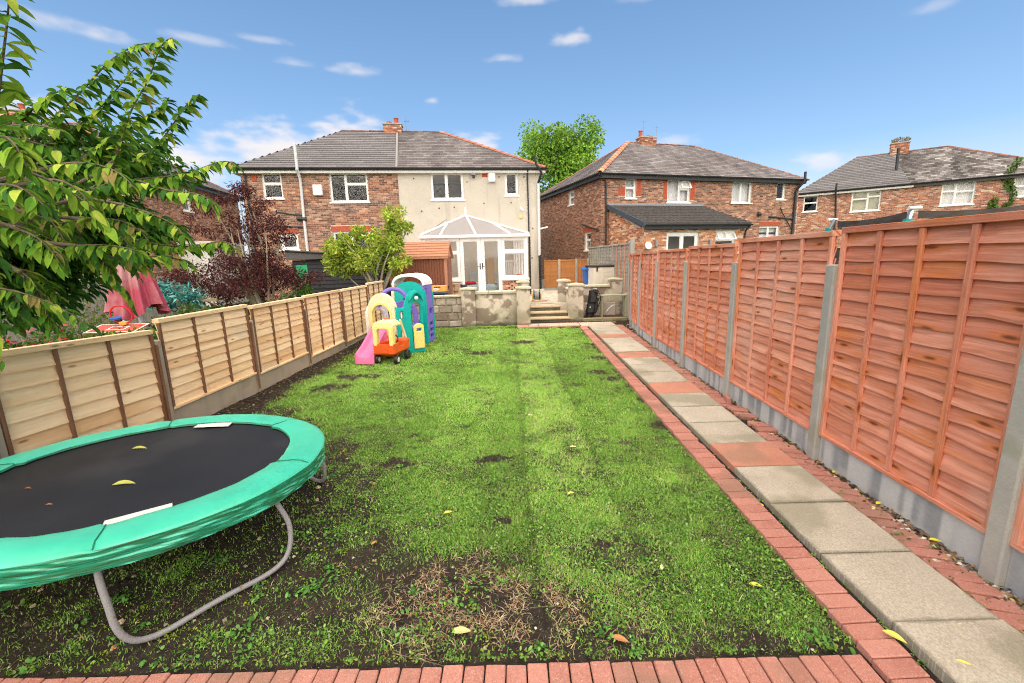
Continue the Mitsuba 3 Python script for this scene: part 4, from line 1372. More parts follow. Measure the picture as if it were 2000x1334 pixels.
# ---------------------------------------------------------------- house 2: brown brick pair on the right, with an extension
H2 = house_frame((4.486, 21.665), (.95773, .28768))
h2 = thing('semi_detached_house', 'brown brick pair right of centre with black gutters and a tiled rear extension', 'house')
W2 = dict(a=(1.30, 1.89, 4.74, 5.70), b=(3.70, 5.06, 4.57, 5.70), c=(7.69, 9.01, 4.58, 5.70), d=(10.73, 11.33, 4.79, 5.70), e=(9.72, 11.12, 2.60, 3.37))
holes = list(W2.values())
FL2 = [(3.02, 3.77, 4.82, 5.55), (1.06, 1.74, 2.30, 3.22)]
solid_house(h2, H2, holes, flank_holes_left=FL2)
mb = MB()
brick_face(mb, H2, 0, WW, .6, EZ - .06, holes + [(9.66, 11.18, 3.37, 3.60), (.9, 1.29, 4.86, 5.2), (1.9, 2.2, 4.86, 5.7), (3.45, 3.69, 4.7, 5.7), (5.07, 5.35, 4.7, 5.7)], 'dark', 33)
M2L = H2 @ frame((0, HD, 0), (0, -1, 0), (1, 0, 0))
brick_face(mb, M2L, 0, HD, .6, EZ - .06, [(HD - h[1], HD - h[0], h[2], h[3]) for h in FL2] + [(HD - 1.95, HD - .85, 3.22, 3.5)], 'dark', 34)
mb.put(h2, 'brickwork', 'vc_rough', kind='stuff')
for (u0, u1, z0, z1) in ((9.66, 11.18, 3.375, 3.595), (.9, 1.288, 4.86, 5.2), (1.902, 2.2, 4.86, 5.68), (3.45, 3.688, 4.7, 5.68), (5.072, 5.35, 4.7, 5.68)):
    n = max(2, int((u1 - u0) / .075))
    put(h2, 'red_brick_patch', cat(*[xf(box(u0 + i * (u1 - u0) / n + .004, u0 + (i + 1) * (u1 - u0) / n - .004, -.014, .0, z0, z1), H2) for i in range(n)]), 'soldier')
n = 14
put(h2, 'lintel', cat(*[xf(box(HD - 1.95 + i * 1.1 / n + .004, HD - 1.95 + (i + 1) * 1.1 / n - .004, -.014, 0, 3.225, 3.495), M2L) for i in range(n)]), 'soldier')
window(h2, H2, *W2['a'], [(0, 1, 0, .52), (0, 1, .52, 1)], back='curtain_white')
wb = window(h2, H2, *W2['b'], [(0, .55, 0, 1), (.55, 1, 0, .58)], back='curtain_white')
Mo = H2 @ frame((3.70 + .56 * 1.36, .05, 5.70), (1, 0, 0), (0, math.cos(.6), -math.sin(.6)), (0, math.sin(.6) * -1, math.cos(.6)))
Mo = H2 @ frame((3.70 + .55 * 1.36, .04, 5.66), (1, 0, 0), (0, math.cos(-.55), math.sin(-.55)), (0, -math.sin(-.55), math.cos(-.55)))
op = sg.box(.0, -.46, .58, 0).difference(sg.box(.06, -.40, .52, -.06))
put(wb, 'open_casement', upright(op, .05, Mo), 'white_upvc', label='white top casement pushed open')
put(wb, 'pane', (xf(np.array([[.06, .025, -.40], [.52, .025, -.40], [.52, .025, -.06], [.06, .025, -.06]]), Mo), np.array([[0, 1, 2, 3]])), 'glass')
window(h2, H2, *W2['c'], PAIR, back='curtain_white')
window(h2, H2, *W2['d'], ONE, back=None)
window(h2, H2, *W2['e'], PAIR, back='curtain_white', fr=.07)
MF = H2 @ frame((0, HD, 0), (0, -1, 0), (1, 0, 0))
for f_ in FL2:
    window(h2, MF, HD - f_[1], HD - f_[0], f_[2], f_[3], TWO_TALL, back='curtain_white')
deck, rp = roof_shell(H2, ra=4.0, rb=8.68)
rk = put(h2, 'roof', deck, 'deck')
mb = MB()
slates(mb, [rp[0], rp[1], rp[5], rp[4]], 'old', 12, streak=.22)
slates(mb, [rp[1], rp[2], rp[5], rp[5]], 'old', 13)
slates(mb, [rp[3], rp[0], rp[4], rp[4]], 'old', 14, streak=.3)
mb.put(rk, 'slates', 'vc_slate', kind='stuff')
r = random.Random(6)
ridge_tiles(rk, rp[4], rp[5], (.22, .12, .10), r)
ridge_tiles(rk, rp[0], rp[4], (.44, .215, .14), r, rad=.17, n=13)
ridge_tiles(rk, rp[1], rp[5], (.24, .14, .11), r)
ridge_tiles(rk, rp[3], rp[4], (.36, .15, .11), r)
put(h2, 'fascia', xf(cat(box(-.22, 12.52, -.235, -.20, EZ - .18, EZ), box(-.235, -.20, -.2, HD + .2, EZ - .18, EZ), box(12.50, 12.535, -.2, HD + .2, EZ - .18, EZ)), H2), 'black_plastic')
put(h2, 'soffit', xf(cat(box(-.20, 12.50, -.20, .0, EZ - .17, EZ - .14), box(-.20, 0, .001, HD + .2, EZ - .17, EZ - .14)), H2), 'black_plastic')
gutter_run(h2, H2, (-.27, -.31, EZ + .03), (12.58, -.31, EZ + .03))
gutter_run(h2, H2, (-.31, HD + .25, EZ + .03), (-.31, -.27, EZ + .03))
pipe(h2, H2, [(-.28, -.28, EZ - .03), (-.1, -.2, EZ - .14), (.14, -.09, EZ - .26), (.20, -.09, EZ - .5), (.22, -.09, 3), (.24, -.09, .6)], .04, 'black_plastic')
pipe(h2, H2, [(12.16, -.42, 6.20), (12.16, -.42, 5.70), (12.02, -.14, 5.35), (12.0, -.10, 5.2), (12.0, -.10, .6)], .065, 'black_plastic', 'soil_pipe')
pipe(h2, H2, [(10.25, -.08, 3.86), (11.95, -.09, 3.74)], .04, 'black_plastic', 'waste_pipe')
pipe(h2, H2, [(11.0, -.08, 4.35), (11.15, -.08, 4.1), (11.9, -.09, 3.2)], .025, 'black_plastic', 'waste_pipe')
pipe(h2, MF, [(HD - 1.9, -.08, 3.65), (HD - .9, -.08, 3.42), (HD - .1, -.10, 3.25)], .04, 'black_plastic', 'waste_pipe')
put(h2, 'wall_lamp', xf(lathe([(0, 0), (.09, .0), (.11, .1), (.07, .2), (0, .22)], 12, (9.55, -.11, 3.9)), H2), 'black_plastic')
chimney(h2, H2, 5.25, HD / 2, 1.0, .55, 8.1, 8.74, [(-.40, .36), (.05, .10), (.3, .1)], 52)
for du, h in ((5.05, 9.75), (5.95, 9.5)):
    put(h2, 'aerial', xf(cat(tube([(du, HD / 2, 8.3), (du, HD / 2, h)], .012, 6), tube([(du - .15, HD / 2, h - .1), (du + .12, HD / 2, h - .1)], .012, 5)), H2), 'lead')
# the extension
EU0, EU1, EV = .42, 5.75, -3.0
EW = dict(door=(1.55, 3.25, .6, 2.92), win=(4.15, 5.25, 1.9, 2.98))
ME = H2 @ frame((0, EV, 0), (1, 0, 0), (0, 1, 0))
ext = thing('house_extension', 'single storey orange brick extension with dark ribbed lean-to roof', 'extension')
parts = [wall_with_holes(ME, EU0, EU1, .3, 3.18, list(EW.values()), .2)]
MS = H2 @ frame((EU0, 0, 0), (0, -1, 0), (1, 0, 0))
side = sg.Polygon([(0.02, .3), (2.79, .3), (2.79, 3.16), (0.02, 4.24)])
parts.append(upright(side, .2, MS))
parts.append(upright(side, .2, H2 @ frame((EU1 - .2, 0, 0), (0, -1, 0), (1, 0, 0))))
parts.append(xf(box(EU0 + .2, EU1 - .2, -1.2, -1.15, .4, 3.6), H2))
put(ext, 'wall', cat(*parts), 'mortar')
mb = MB()
brick_face(mb, ME, EU0, EU1, .6, 3.2, list(EW.values()), 'new', 35)
brick_face(mb, H2 @ frame((EU0, 0, 0), (0, -1, 0), (1, 0, 0)), .04, 3.0, .6, 4.26, [], 'new', 36, poly=lambda s: 4.24 - s * .39)
mb.put(ext, 'brickwork', 'vc_rough', kind='stuff')
rt = [np.array(p) for p in ((EU0 - .12, EV - .25, 3.24), (EU1 + .12, EV - .25, 3.24), (EU1 + .12, -.02, 4.36), (EU0 - .12, -.02, 4.36))]
V = xf(np.array([*rt, *[p - [0, 0, .08] for p in rt]]), H2)
rke = put(ext, 'roof', (V, np.array([[0, 1, 2, 3], [4, 5, 1, 0], [5, 6, 2, 1], [7, 4, 0, 3], [4, 7, 6, 5]])), 'deck')
q = V[:4]
nrow = 11
for j in range(nrow):
    t0, t1 = j / nrow, min((j + 1.15) / nrow, 1.0)
    a, b = q[0] + (q[3] - q[0]) * t0, q[1] + (q[2] - q[1]) * t0
    c, d = q[1] + (q[2] - q[1]) * t1, q[0] + (q[3] - q[0]) * t1
    n = 26
    s = np.linspace(0, 1, n * 4 + 1)
    wv = .022 * (np.abs(np.sin(s * n * PI)) ** .6)
    up = np.array([0, 0, 1.0])
    A = a + (b - a) * s[:, None] + up * (.085 + wv)[:, None]
    B = d + (c - d) * s[:, None] + up * (.022 + wv)[:, None]
    D = a + (b - a) * s[:, None] + up * .004
    k = len(s)
    VV = np.vstack([A, B, D])
    F = np.array([[i, i + 1, k + i + 1, k + i] for i in range(k - 1)] + [[2 * k + i, 2 * k + i + 1, i + 1, i] for i in range(k - 1)])
    put(rke, 'tile_course', (VV, F), 'tile_dark')
mat('slate_blue', (.06, .075, .095), .6, .3, True)
mat('tile_dark', proc(lambda p, n, uv: mix((.035, .033, .034), (.10, .09, .088), fbm(p.x * 9, p.y * 9, p.z * 9, 3))), .8, .3, True)
put(ext, 'flashing', xf(box(EU0 - .12, EU1 + .1, -.06, -.02, 4.34, 4.50), H2), 'lead')
put(ext, 'verge', (np.vstack([V[[0, 3]] + [0, 0, .1], V[[0, 3]] - [0, 0, .12], V[[0, 3]] + [0, 0, .1] - .05 * H2[:3, 0], V[[0, 3]] - [0, 0, .12] - .05 * H2[:3, 0]]), np.array([[4, 5, 7, 6], [0, 1, 5, 4], [2, 6, 7, 3], [0, 4, 6, 2]])), 'slate_blue')
put(ext, 'fascia', xf(box(EU0 - .1, EU1 + .1, EV - .24, EV - .20, 3.05, 3.20), H2), 'black_plastic')
gutter_run(ext, H2, (EU0 - .14, EV - .30, 3.24), (EU1 + .14, EV - .30, 3.24))
pipe(ext, H2, [(EU1 - .0, EV - .28, 3.18), (EU1 - .05, EV - .12, 2.95), (EU1 - .05, EV - .08, 2.7), (EU1 - .05, EV - .08, .5)], .04, 'black_plastic')
window(ext, ME, *EW['door'], [(0, .5, 0, 1), (.5, 1, 0, 1)], fr=.14, sill=False, name='french_door')
we = window(ext, ME, *EW['win'], [(0, 1, 0, .62)], fr=.06)
Mo = ME @ frame((4.2, .03, 2.95), (1, 0, 0), (0, math.cos(-.5), math.sin(-.5)), (0, -math.sin(-.5), math.cos(-.5)))
op = sg.box(0, -.42, 1.0, 0).difference(sg.box(.06, -.36, .46, -.06)).difference(sg.box(.54, -.36, .94, -.06))
put(we, 'open_casement', upright(op, .05, Mo), 'white_upvc', label='white top casement pushed open')
put(ext, 'satellite_dish', xf(lathe([(0, .0), (.08, .01), (.13, .03), (.17, .05), (.165, .055), (.08, .02), (0, .012)], 20), ME @ frame((.55, -.12, 2.38), (1, 0, 0), (0, .2, .98), (0, -.98, .2))), 'white_dull', smooth=40)
for u in (.95, 3.75):
    put(ext, 'wall_light', xf(cat(box(u, u + .1, -.14, -.01, 2.34, 2.60, .01)), ME), 'lead')

# ---------------------------------------------------------------- house 3: far right pair
H3 = house_frame((20.187, 31.242), (.81395, -.58094))
h3 = thing('semi_detached_house', 'far right red brick pair with a white-streaked mossy slate roof and ivy', 'house')
W3 = dict(a=(.31, 1.13, 4.60, 5.66), b=(2.95, 4.44, 4.40, 5.66), c=(7.22, 8.65, 4.40, 5.72), d=(10.15, 10.9, 4.62, 5.66))
holes = list(W3.values())
solid_house(h3, H3, holes)
mb = MB()
brick_face(mb, H3, 0, WW, 1.2, EZ - .06, holes, 'red', 37)
mb.put(h3, 'brickwork', 'vc_rough', kind='stuff')
window(h3, H3, *W3['a'], [(0, 1, 0, .55), (0, 1, .55, 1)])
window(h3, H3, *W3['b'], [(0, .56, 0, .62), (0, .56, .62, 1), (.56, 1, 0, .70), (.56, 1, .70, 1)], back='blind_beige')
window(h3, H3, *W3['c'], [(0, .43, 0, .62), (0, .43, .62, 1), (.43, 1, 0, .58), (.43, 1, .58, 1)], back='curtain_white')
window(h3, H3, *W3['d'], [(0, 1, 0, .55), (0, 1, .55, 1)], back='curtain_white')
deck, rp = roof_shell(H3, ra=3.1, rb=7.85)
rk = put(h3, 'roof', deck, 'deck')
mid_e, mid_r = rp[0] + (rp[1] - rp[0]) * .47, rp[4] + (rp[5] - rp[4]) * .40
mb = MB()
slates(mb, [rp[0], mid_e, mid_r, rp[4]], 'new', 21, expo=.27, wid=.8, th=.03)
slates(mb, [rp[3], rp[0], rp[4], rp[4]], 'new', 24, expo=.27)
mb.put(rk, 'grey_tiles', 'vc_slate', kind='stuff', label='evenly coursed newer grey tiles on the left half')
mb = MB()
slates(mb, [mid_e, rp[1], rp[5], mid_r], 'mossy', 22, streak=.7)
slates(mb, [rp[1], rp[2], rp[5], rp[5]], 'mossy', 23, streak=.6)
mb.put(rk, 'slates', 'vc_slate', kind='stuff', label='old slates streaked with white and dark moss')
r = random.Random(8)
ridge_tiles(rk, rp[4], rp[5], (.20, .11, .09), r)
ridge_tiles(rk, rp[1], rp[5], (.26, .12, .09), r)
ridge_tiles(rk, rp[0], rp[4], (.2, .185, .185), r, rad=.07)
put(h3, 'fascia', xf(box(-.22, 5.9, -.235, -.20, EZ - .18, EZ), H3), 'white_dull')
put(h3, 'fascia', xf(box(5.905, 12.52, -.235, -.20, EZ - .16, EZ), H3), 'black_plastic')
put(h3, 'soffit', xf(box(-.2, 12.5, -.2, 0, EZ - .15, EZ - .12), H3), 'white_dull')
gutter_run(h3, H3, (-.27, -.31, EZ + .03), (12.58, -.31, EZ + .03))
pipe(h3, H3, [(2.06, -.40, 6.25), (2.06, -.40, 5.6), (2.10, -.12, 5.3), (2.2, -.09, 4.2), (2.2, -.09, 1)], .055, 'black_plastic', 'soil_pipe')
pipe(h3, H3, [(5.15, 1.6, 7.0), (5.12, 1.6, 8.30)], .085, 'black_plastic', 'vent_pipe')
chimney(h3, H3, 5.4, HD / 2, .95, .6, 8.1, 9.02, [(-.25, .14), (.2, .1)], 53)
# weeds growing on the chimney
# ---------------------------------------------------------------- house 4: flank seen behind the cherry tree
H4 = house_frame((-14.24 - 12.55 * .991 + .2, 17.3 - 12.55 * .1338), (.99100, .13384))
h4 = thing('semi_detached_house', 'brown brick house half hidden behind the cherry tree at far left', 'house')
FR4 = [(3.15, 3.85, 4.55, 5.55)]
FH4 = [(.77, 1.54, 4.69, 5.70), (3.40, 4.93, 4.52, 5.70), (7.55, 8.94, 4.57, 5.70), (10.75, 11.34, 4.73, 5.70), (3.40, 4.93, 2.2, 3.4), (7.55, 8.94, 2.2, 3.4)]
solid_house(h4, H4, FH4, flank_holes_right=FR4)
M4 = H4 @ frame((WW, 0, 0), (0, 1, 0), (-1, 0, 0))
mb = MB()
brick_face(mb, M4, 0, HD, .4, EZ - .06, FR4, 'dark', 38)
brick_face(mb, H4, 0, WW, .4, EZ - .06, FH4, 'dark', 39)
for q in FH4:
    window(h4, H4, *q, SIDE if q[1] - q[0] > 1 else ONE)
mb.put(h4, 'brickwork', 'vc_rough', kind='stuff')
window(h4, M4, *FR4[0], ONE)
deck, rp = roof_shell(H4)
rk = put(h4, 'roof', deck, 'deck')
mb = MB()
slates(mb, [rp[0], rp[1], rp[5], rp[4]], 'old', 41)
slates(mb, [rp[1], rp[2], rp[5], rp[5]], 'old', 42)
mb.put(rk, 'slates', 'vc_slate', kind='stuff')
r = random.Random(9)
ridge_tiles(rk, rp[4], rp[5], (.22, .12, .10), r)
ridge_tiles(rk, rp[1], rp[5], (.36, .15, .11), r)
ridge_tiles(rk, rp[2], rp[5], (.36, .15, .11), r)
put(h4, 'fascia', xf(cat(box(-.2, 12.5, -.235, -.2, EZ - .18, EZ), box(12.50, 12.535, -.2, HD + .2, EZ - .18, EZ)), H4), 'black_plastic')
gutter_run(h4, H4, (12.61, -.25, EZ + .03), (12.61, HD + .25, EZ + .03))
chimney(h4, H4, 5.7, HD / 2, .92, .55, 8.1, 8.9, [(.18, .3)], 54)
porch = put(h4, 'lean_to', xf(cat(box(WW + .02, WW + 1.3, 2.2, 5.4, .2, 3.0), box(WW + .02, WW + 1.45, 2.1, 5.5, 3.0, 3.12)), H4), 'white_dull', label='white flat roofed side porch')

# ================================================================== conservatory
con = thing('conservatory', 'white framed conservatory with pale polycarbonate hipped roof on the rendered house', 'conservatory')
C0, C1, CV, CZ = 7.22, 11.16, -3.0, 2.86
MC = H1 @ frame((0, CV, 0), (1, 0, 0), (0, 1, 0))
MCR = H1 @ frame((C1, 0, 0), (0, 1, 0), (-1, 0, 0))
MCL = H1 @ frame((C0, 0, 0), (0, 1, 0), (1, 0, 0))
base = [xf(box(C0, 8.56, CV + .02, CV + .22, .3, 1.20), H1), xf(box(10.19, C1, CV + .02, CV + .22, .3, 1.20), H1), xf(box(C0, C0 + .2, CV + .221, -.04, .3, 1.20), H1), xf(box(C1 - .2, C1, CV + .221, -.04, .3, 1.20), H1)]
dws = [put(con, 'dwarf_wall', b_, 'mortar') for b_ in base]
mb = MB()
brick_face(mb, MC, C0, 8.56, .55, 1.19, [], 'new', 61, v0=.02)
mb.put(dws[0], 'brickwork', 'vc_rough', kind='stuff')
mb = MB()
brick_face(mb, MC, 10.19, C1, .55, 1.19, [], 'new', 62, v0=.02)
r = np.random.default_rng(4)
for k in range(22):                       # dark headers set in the dwarf wall
    u, z = 10.25 + .1125 * r.integers(0, 8), .55 + .0755 * r.integers(0, 8)
    mb.add(xf(boxv(u + .02, u + .09, -.012, -.006, z + .005, z + .06), MC), BOXF, (.10, .05, .045))
mb.put(dws[1], 'brickwork', 'vc_rough', kind='stuff')
window(con, MC, C0 + .02, 8.58, 1.24, 2.80, [(0, .40, 0, .66), (0, .40, .66, 1), (.40, 1, 0, .66), (.40, 1, .66, 1)], v=.06, fr=.085)
window(con, MC, 10.17, C1, 1.24, 2.80, [(0, 1, 0, .66), (0, 1, .66, 1)], v=.06, fr=.10)
for j, (a, b) in enumerate(((8.585, 9.375), (9.377, 10.165))):
    dk = window(con, MC, a, b, .62, 2.80, ONE, v=.05, fr=.115, sill=False, name='french_door')
    hu = 9.33 if j == 0 else 9.42
    put(dk, 'handle', xf(cat(box(hu - .018, hu + .018, .035, .052, 1.62, 1.86, .005), tube([(hu, .03, 1.74), (hu, -.02, 1.74), (hu + (-.10 if j == 0 else .10), -.02, 1.74)], .010, 6)), MC), 'black_plastic')
    for z in (.95, 1.72, 2.5):
        hx = 8.60 if j == 0 else 10.15
        put(dk, 'hinge', xf(box(hx - .02, hx + .02, .03, .052, z, z + .10, .004), MC), 'white_dull')
put(con, 'doorstep', xf(box(8.55, 10.2, -.12, .2, .52, .615, .01), MC), 'white_dull')
for (Mx, s) in ((MCR, 1), (MCL, -1)):
    window(con, Mx, -2.92, -.06, 1.24, 2.80, [(0, .25, 0, .66), (.25, .5, 0, .66), (.5, .75, 0, .66), (.75, 1, 0, .66), (0, .25, .66, 1), (.25, .5, .66, 1), (.5, .75, .66, 1), (.75, 1, .66, 1)], v=.06, fr=.08, name='side_window')
for u in (C0 + .04, C1 - .04):
    put(con, 'corner_post', xf(box(u - .055, u + .055, CV - .005, CV + .10, 1.2, 2.82, .01), H1), 'white_upvc')
eb = cat(xf(box(C0 - .10, C1 + .10, CV - .13, CV - .02, CZ - .06, CZ + .05, .02), H1), xf(box(C0 - .12, C0 - .02, CV - .02, -.04, CZ - .06, CZ + .05, .02), H1), xf(box(C1 + .02, C1 + .12, CV - .02, -.04, CZ - .06, CZ + .05, .02), H1))
put(con, 'gutter', eb, 'white_upvc')
APX = np.array([8.92, -1.55, 3.74])
ec = [np.array([C0 - .06, CV - .06, CZ + .05]), np.array([C1 + .06, CV - .06, CZ + .05]), np.array([C1 + .06, -.04, CZ + .05]), np.array([C0 - .06, -.04, CZ + .05])]
RB = np.array([8.92, -.04, 3.74])


def bar(a, b, w=.055, h=.05):
    a, b = np.asarray(a, float), np.asarray(b, float)
    d = (b - a) / np.linalg.norm(b - a)
    s = np.cross(d, [0, 0, 1.0])
    s /= np.linalg.norm(s)
    up = np.cross(s, d)
    V = [p + s * x * w / 2 + up * z for p in (a, b) for x in (-1, 1) for z in (0, h)]
    return trimesh.Trimesh(xf(np.array(V), H1), np.vstack([[[0, 1, 3], [0, 3, 2], [4, 6, 7], [4, 7, 5], [0, 4, 5], [0, 5, 1], [2, 3, 7], [2, 7, 6], [0, 2, 6], [0, 6, 4], [1, 5, 7], [1, 7, 3]]]), process=False)


rf = numbered(con + '__roof')
FX = [9.19 + (i - 1) * 1.30 for i in range(3)]


def hip_at(u):      # where a glazing bar over eave position u meets the hip
    a = ec[0] if u < 9.19 else ec[1]
    t = (u - a[0]) / (APX[0] - a[0])
    return a + (APX - a) * min(max(t, 0), 1)


fb = [np.array([u, CV - .06, CZ + .05]) for u in FX]
ft = [ec[0] + (APX - ec[0]) * .58, APX, ec[1] + (APX - ec[1]) * .58]
pan = [[ec[0], fb[0], ft[0]], [fb[0], fb[1], APX, ft[0]], [fb[1], fb[2], ft[2], APX], [fb[2], ec[1], ft[2]]]
for P in pan:
    P = np.array(P)
    put(rf, 'panel', (xf(P, H1), np.array([[0, 1, 2]] if len(P) == 3 else [[0, 1, 2], [0, 2, 3]])), 'polycarb')
for s, (a, b) in ((0, (ec[1], ec[2])), (1, (ec[0], ec[3]))):
    for k in range(3):
        e0, e1 = a + (b - a) * k / 3, a + (b - a) * (k + 1) / 3
        t0 = APX if k < 1.5 else APX + (RB - APX) * (k - 1) / 2
        t1 = APX + (RB - APX) * max(0, k) / 2
        P = np.array([e0, e1, t1, t0]) if np.linalg.norm(t1 - t0) > .01 else np.array([e0, e1, t1])
        put(rf, 'panel', (xf(P, H1), np.array([[0, 1, 2]] if len(P) == 3 else [[0, 1, 2], [0, 2, 3]])), 'polycarb')
        put(rf, 'glazing_bar', bar(e1, t1), 'white_upvc')
for a, b, w in ((ec[0], APX, .085), (ec[1], APX, .085), (fb[0], ft[0], .06), (fb[1], APX, .07), (fb[2], ft[2], .06)):
    put(rf, 'glazing_bar', bar(a, b, w, .06), 'white_upvc')
put(rf, 'ridge', bar(APX, RB, .10, .09), 'white_upvc')
put(rf, 'finial', xf(lathe([(0, 0), (.06, 0), (.05, .06), (.025, .09), (.055, .15), (.06, .19), (.02, .25), (.03, .28), (0, .36)], 14, APX + [0, 0, .02]), H1), 'white_upvc', smooth=40)
cr = []
for k in range(9):
    c0 = APX + (RB - APX) * (.06 + k * .105) + np.array([0, 0, .08])
    cr.append(xf(trimesh.convex.convex_hull(np.array([c0 + [-.01, -.055, 0], c0 + [.01, -.055, 0], c0 + [-.01, .055, 0], c0 + [.01, .055, 0], c0 + [0, 0, .11]])), H1))
put(rf, 'cresting', cat(*cr), 'white_upvc')
put(con, 'box_gutter', xf(cat(box(C0 - .1, C1 + .1, -.10, -.035, CZ - .02, CZ + .08)), H1), 'lead')
fl_ = [bar(np.array([C0 - .02, -.06, CZ + .12]), np.array([8.9, -.06, 3.86]), .09, .02), bar(np.array([C1 + .02, -.06, CZ + .12]), np.array([8.95, -.06, 3.86]), .09, .02)]
put(con, 'flashing', cat(*fl_), 'lead')
put(con, 'flashing', xf(cat(box(7.55, 7.60, -.30, -.04, 3.0, 3.46), box(8.0, 8.05, -.3, -.04, 3.2, 3.44)), H1) if False else bar(np.array([7.30, -.5, 3.15]), np.array([8.15, -.5, 3.70]), .07, .03), 'lead')
pipe(con, H1, [(C1 + .10, CV + .05, CZ - .05), (C1 + .12, CV + .12, CZ - .3), (C1 + .12, CV + .14, .6)], .033, 'black_plastic', 'downpipe')
# the room behind its panes
put(con, 'floor', xf(box(C0 + .2, C1 - .2, CV + .225, -.05, .50, .60), H1), 'plaster')
so_ = thing('sofa', 'pale cushioned sofa seen through the conservatory doors', 'sofa')
put(so_, 'seat', xf(box(9.0, 10.7, -1.0, -.25, .605, .98, .06), H1), 'sofa_pale', smooth=40)
put(so_, 'backrest', xf(box(9.0, 10.7, -.32, -.12, .9, 1.45, .06), H1), 'sofa_pale', smooth=40)
put(so_, 'throw', xf(box(8.95, 10.2, -1.06, -.5, .985, 1.01, .01), H1), 'white_dull')
mat('sofa_pale', (.42, .45, .45), .9, .2, True)
cu = thing('cushion', 'red cushion behind the left glass door of the conservatory', 'cushion')
scene[cu] = ply(xf(box(8.75, 9.22, -1.6, -1.15, .98, 1.10, .05), H1), 'cushion_red', smooth=40)
mat('cushion_red', (.55, .03, .03), .8, .2, True)
ot = thing('ottoman', 'low pale blue padded stool behind the conservatory doors', 'stool')
scene[ot] = ply(xf(box(8.72, 10.05, -2.1, -1.1, .605, .97, .08), H1), 'stool_blue', smooth=40)
mat('stool_blue', (.34, .44, .46), .85, .2, True)
pot = thing('flower_pot', 'terracotta flower pot on the right conservatory sill', 'flower pot')
scene[pot] = ply(xf(lathe([(0, 0), (.07, 0), (.095, .15), (.11, .15), (.11, .19), (.085, .19), (.07, .03), (0, .03)], 16, (10.88, CV + .27, 1.205)), H1), 'soldier', smooth=40)
wc = thing('wicker_chair', 'white high backed chair behind the right conservatory window', 'chair')
put(wc, 'seat', xf(box(10.3, 10.85, -2.45, -1.95, 1.0, 1.12, .03), H1), 'white_dull')
put(wc, 'backrest', xf(cat(*[tube(np.array([(10.3 + k * .09, -1.95, 1.1), (10.3 + k * .09, -1.85, 1.95 - .3 * (k / 6.0 - .2) ** 2 * 2)]), .016, 6) for k in range(7)], box(10.28, 10.87, -1.87, -1.83, 1.86, 1.93, .01)), H1), 'white_dull')
for a in (10.33, 10.82):
    for b in (-2.42, -1.98):
        put(wc, 'leg', xf(box(a - .02, a + .02, b - .02, b + .02, .605, 1.0), H1), 'white_dull')
cbx = thing('cabinet', 'tan wooden cabinet behind the right glass door of the conservatory', 'cabinet')
put(cbx, 'body', xf(box(9.62, 9.98, -.75, -.33, 1.46, 2.0, .01) if False else box(9.70, 10.02, -1.42, -1.05, .605, 2.02, .01), H1), 'tan_wood')
put(cbx, 'door', xf(box(9.72, 10.0, -1.435, -1.421, .65, 1.95, .004), H1), 'tan_wood')
mat('tan_wood', (.42, .30, .19), .7, .3, True)

# ================================================================== things on and around the patio
# brown plastic shed
shd = thing('garden_shed', 'brown plastic garden shed with ribbed front beside the conservatory', 'shed')
SX0, SX1, SY0, SY1 = -4.05, -2.14, 14.75, 16.1
ribs = [box(SX0 + .06 + k * .091, SX0 + .06 + k * .091 + .078, SY0 - .018, SY0, .54, 2.12, .006) for k in range(20)]
put(shd, 'wall', cat(box(SX0, SX1, SY0, SY1, .5, 2.14), *ribs), 'shed_brown')
put(shd, 'corner_trim', box(SX1 - .07, SX1 + .02, SY0 - .03, SY0 + .06, .5, 2.18, .01), 'shed_tan')
put(shd, 'corner_trim', box(SX0 - .02, SX0 + .07, SY0 - .03, SY0 + .06, .5, 2.18, .01), 'shed_tan')
rV = np.array([[SX0 - .08, SY0 - .10, 2.13], [SX1 + .08, SY0 - .10, 2.13], [SX1 + .08, (SY0 + SY1) / 2, 2.66], [SX0 - .08, (SY0 + SY1) / 2, 2.66], [SX1 + .08, SY1 + .1, 2.13], [SX0 - .08, SY1 + .1, 2.13]])
rk = put(shd, 'roof', (np.vstack([rV, rV - [0, 0, .07]]), np.array([[0, 1, 2, 3], [3, 2, 4, 5], [6, 7, 1, 0], [7, 8, 2, 1], [8, 10, 4, 2], [0, 3, 9, 6], [3, 5, 11, 9], [6, 9, 8, 7], [9, 11, 10, 8]])), 'shed_tan')
for k in range(6):
    t = k / 6
    a = rV[0] + (rV[3] - rV[0]) * t
    b = rV[1] + (rV[2] - rV[1]) * t
    put(rk, 'roof_rib', trimesh.convex.convex_hull(np.vstack([[a + [0, .0, .004], b + [0, 0, .004], a + [0, .05, .045], b + [0, .05, .045], a + [0, -.008, .018], b + [0, -.008, .018]]])), 'shed_tan')
gV = np.array([[SX1 + .01, SY0, 2.13], [SX1 + .01, SY1, 2.13], [SX1 + .01, (SY0 + SY1) / 2, 2.6]])
put(shd, 'gable', (np.vstack([gV, gV - [.06, 0, 0]]), np.array([[0, 1, 2], [3, 5, 4]])), 'shed_tan')
put(shd, 'hinge', box(SX1 + .02, SX1 + .05, SY0 + .0, SY0 + .07, 1.05, 1.15, .006), 'black_plastic')
mat('shed_brown', (.20, .072, .042), .6, .3, True)
mat('shed_tan', (.44, .205, .125), .6, .3, True)
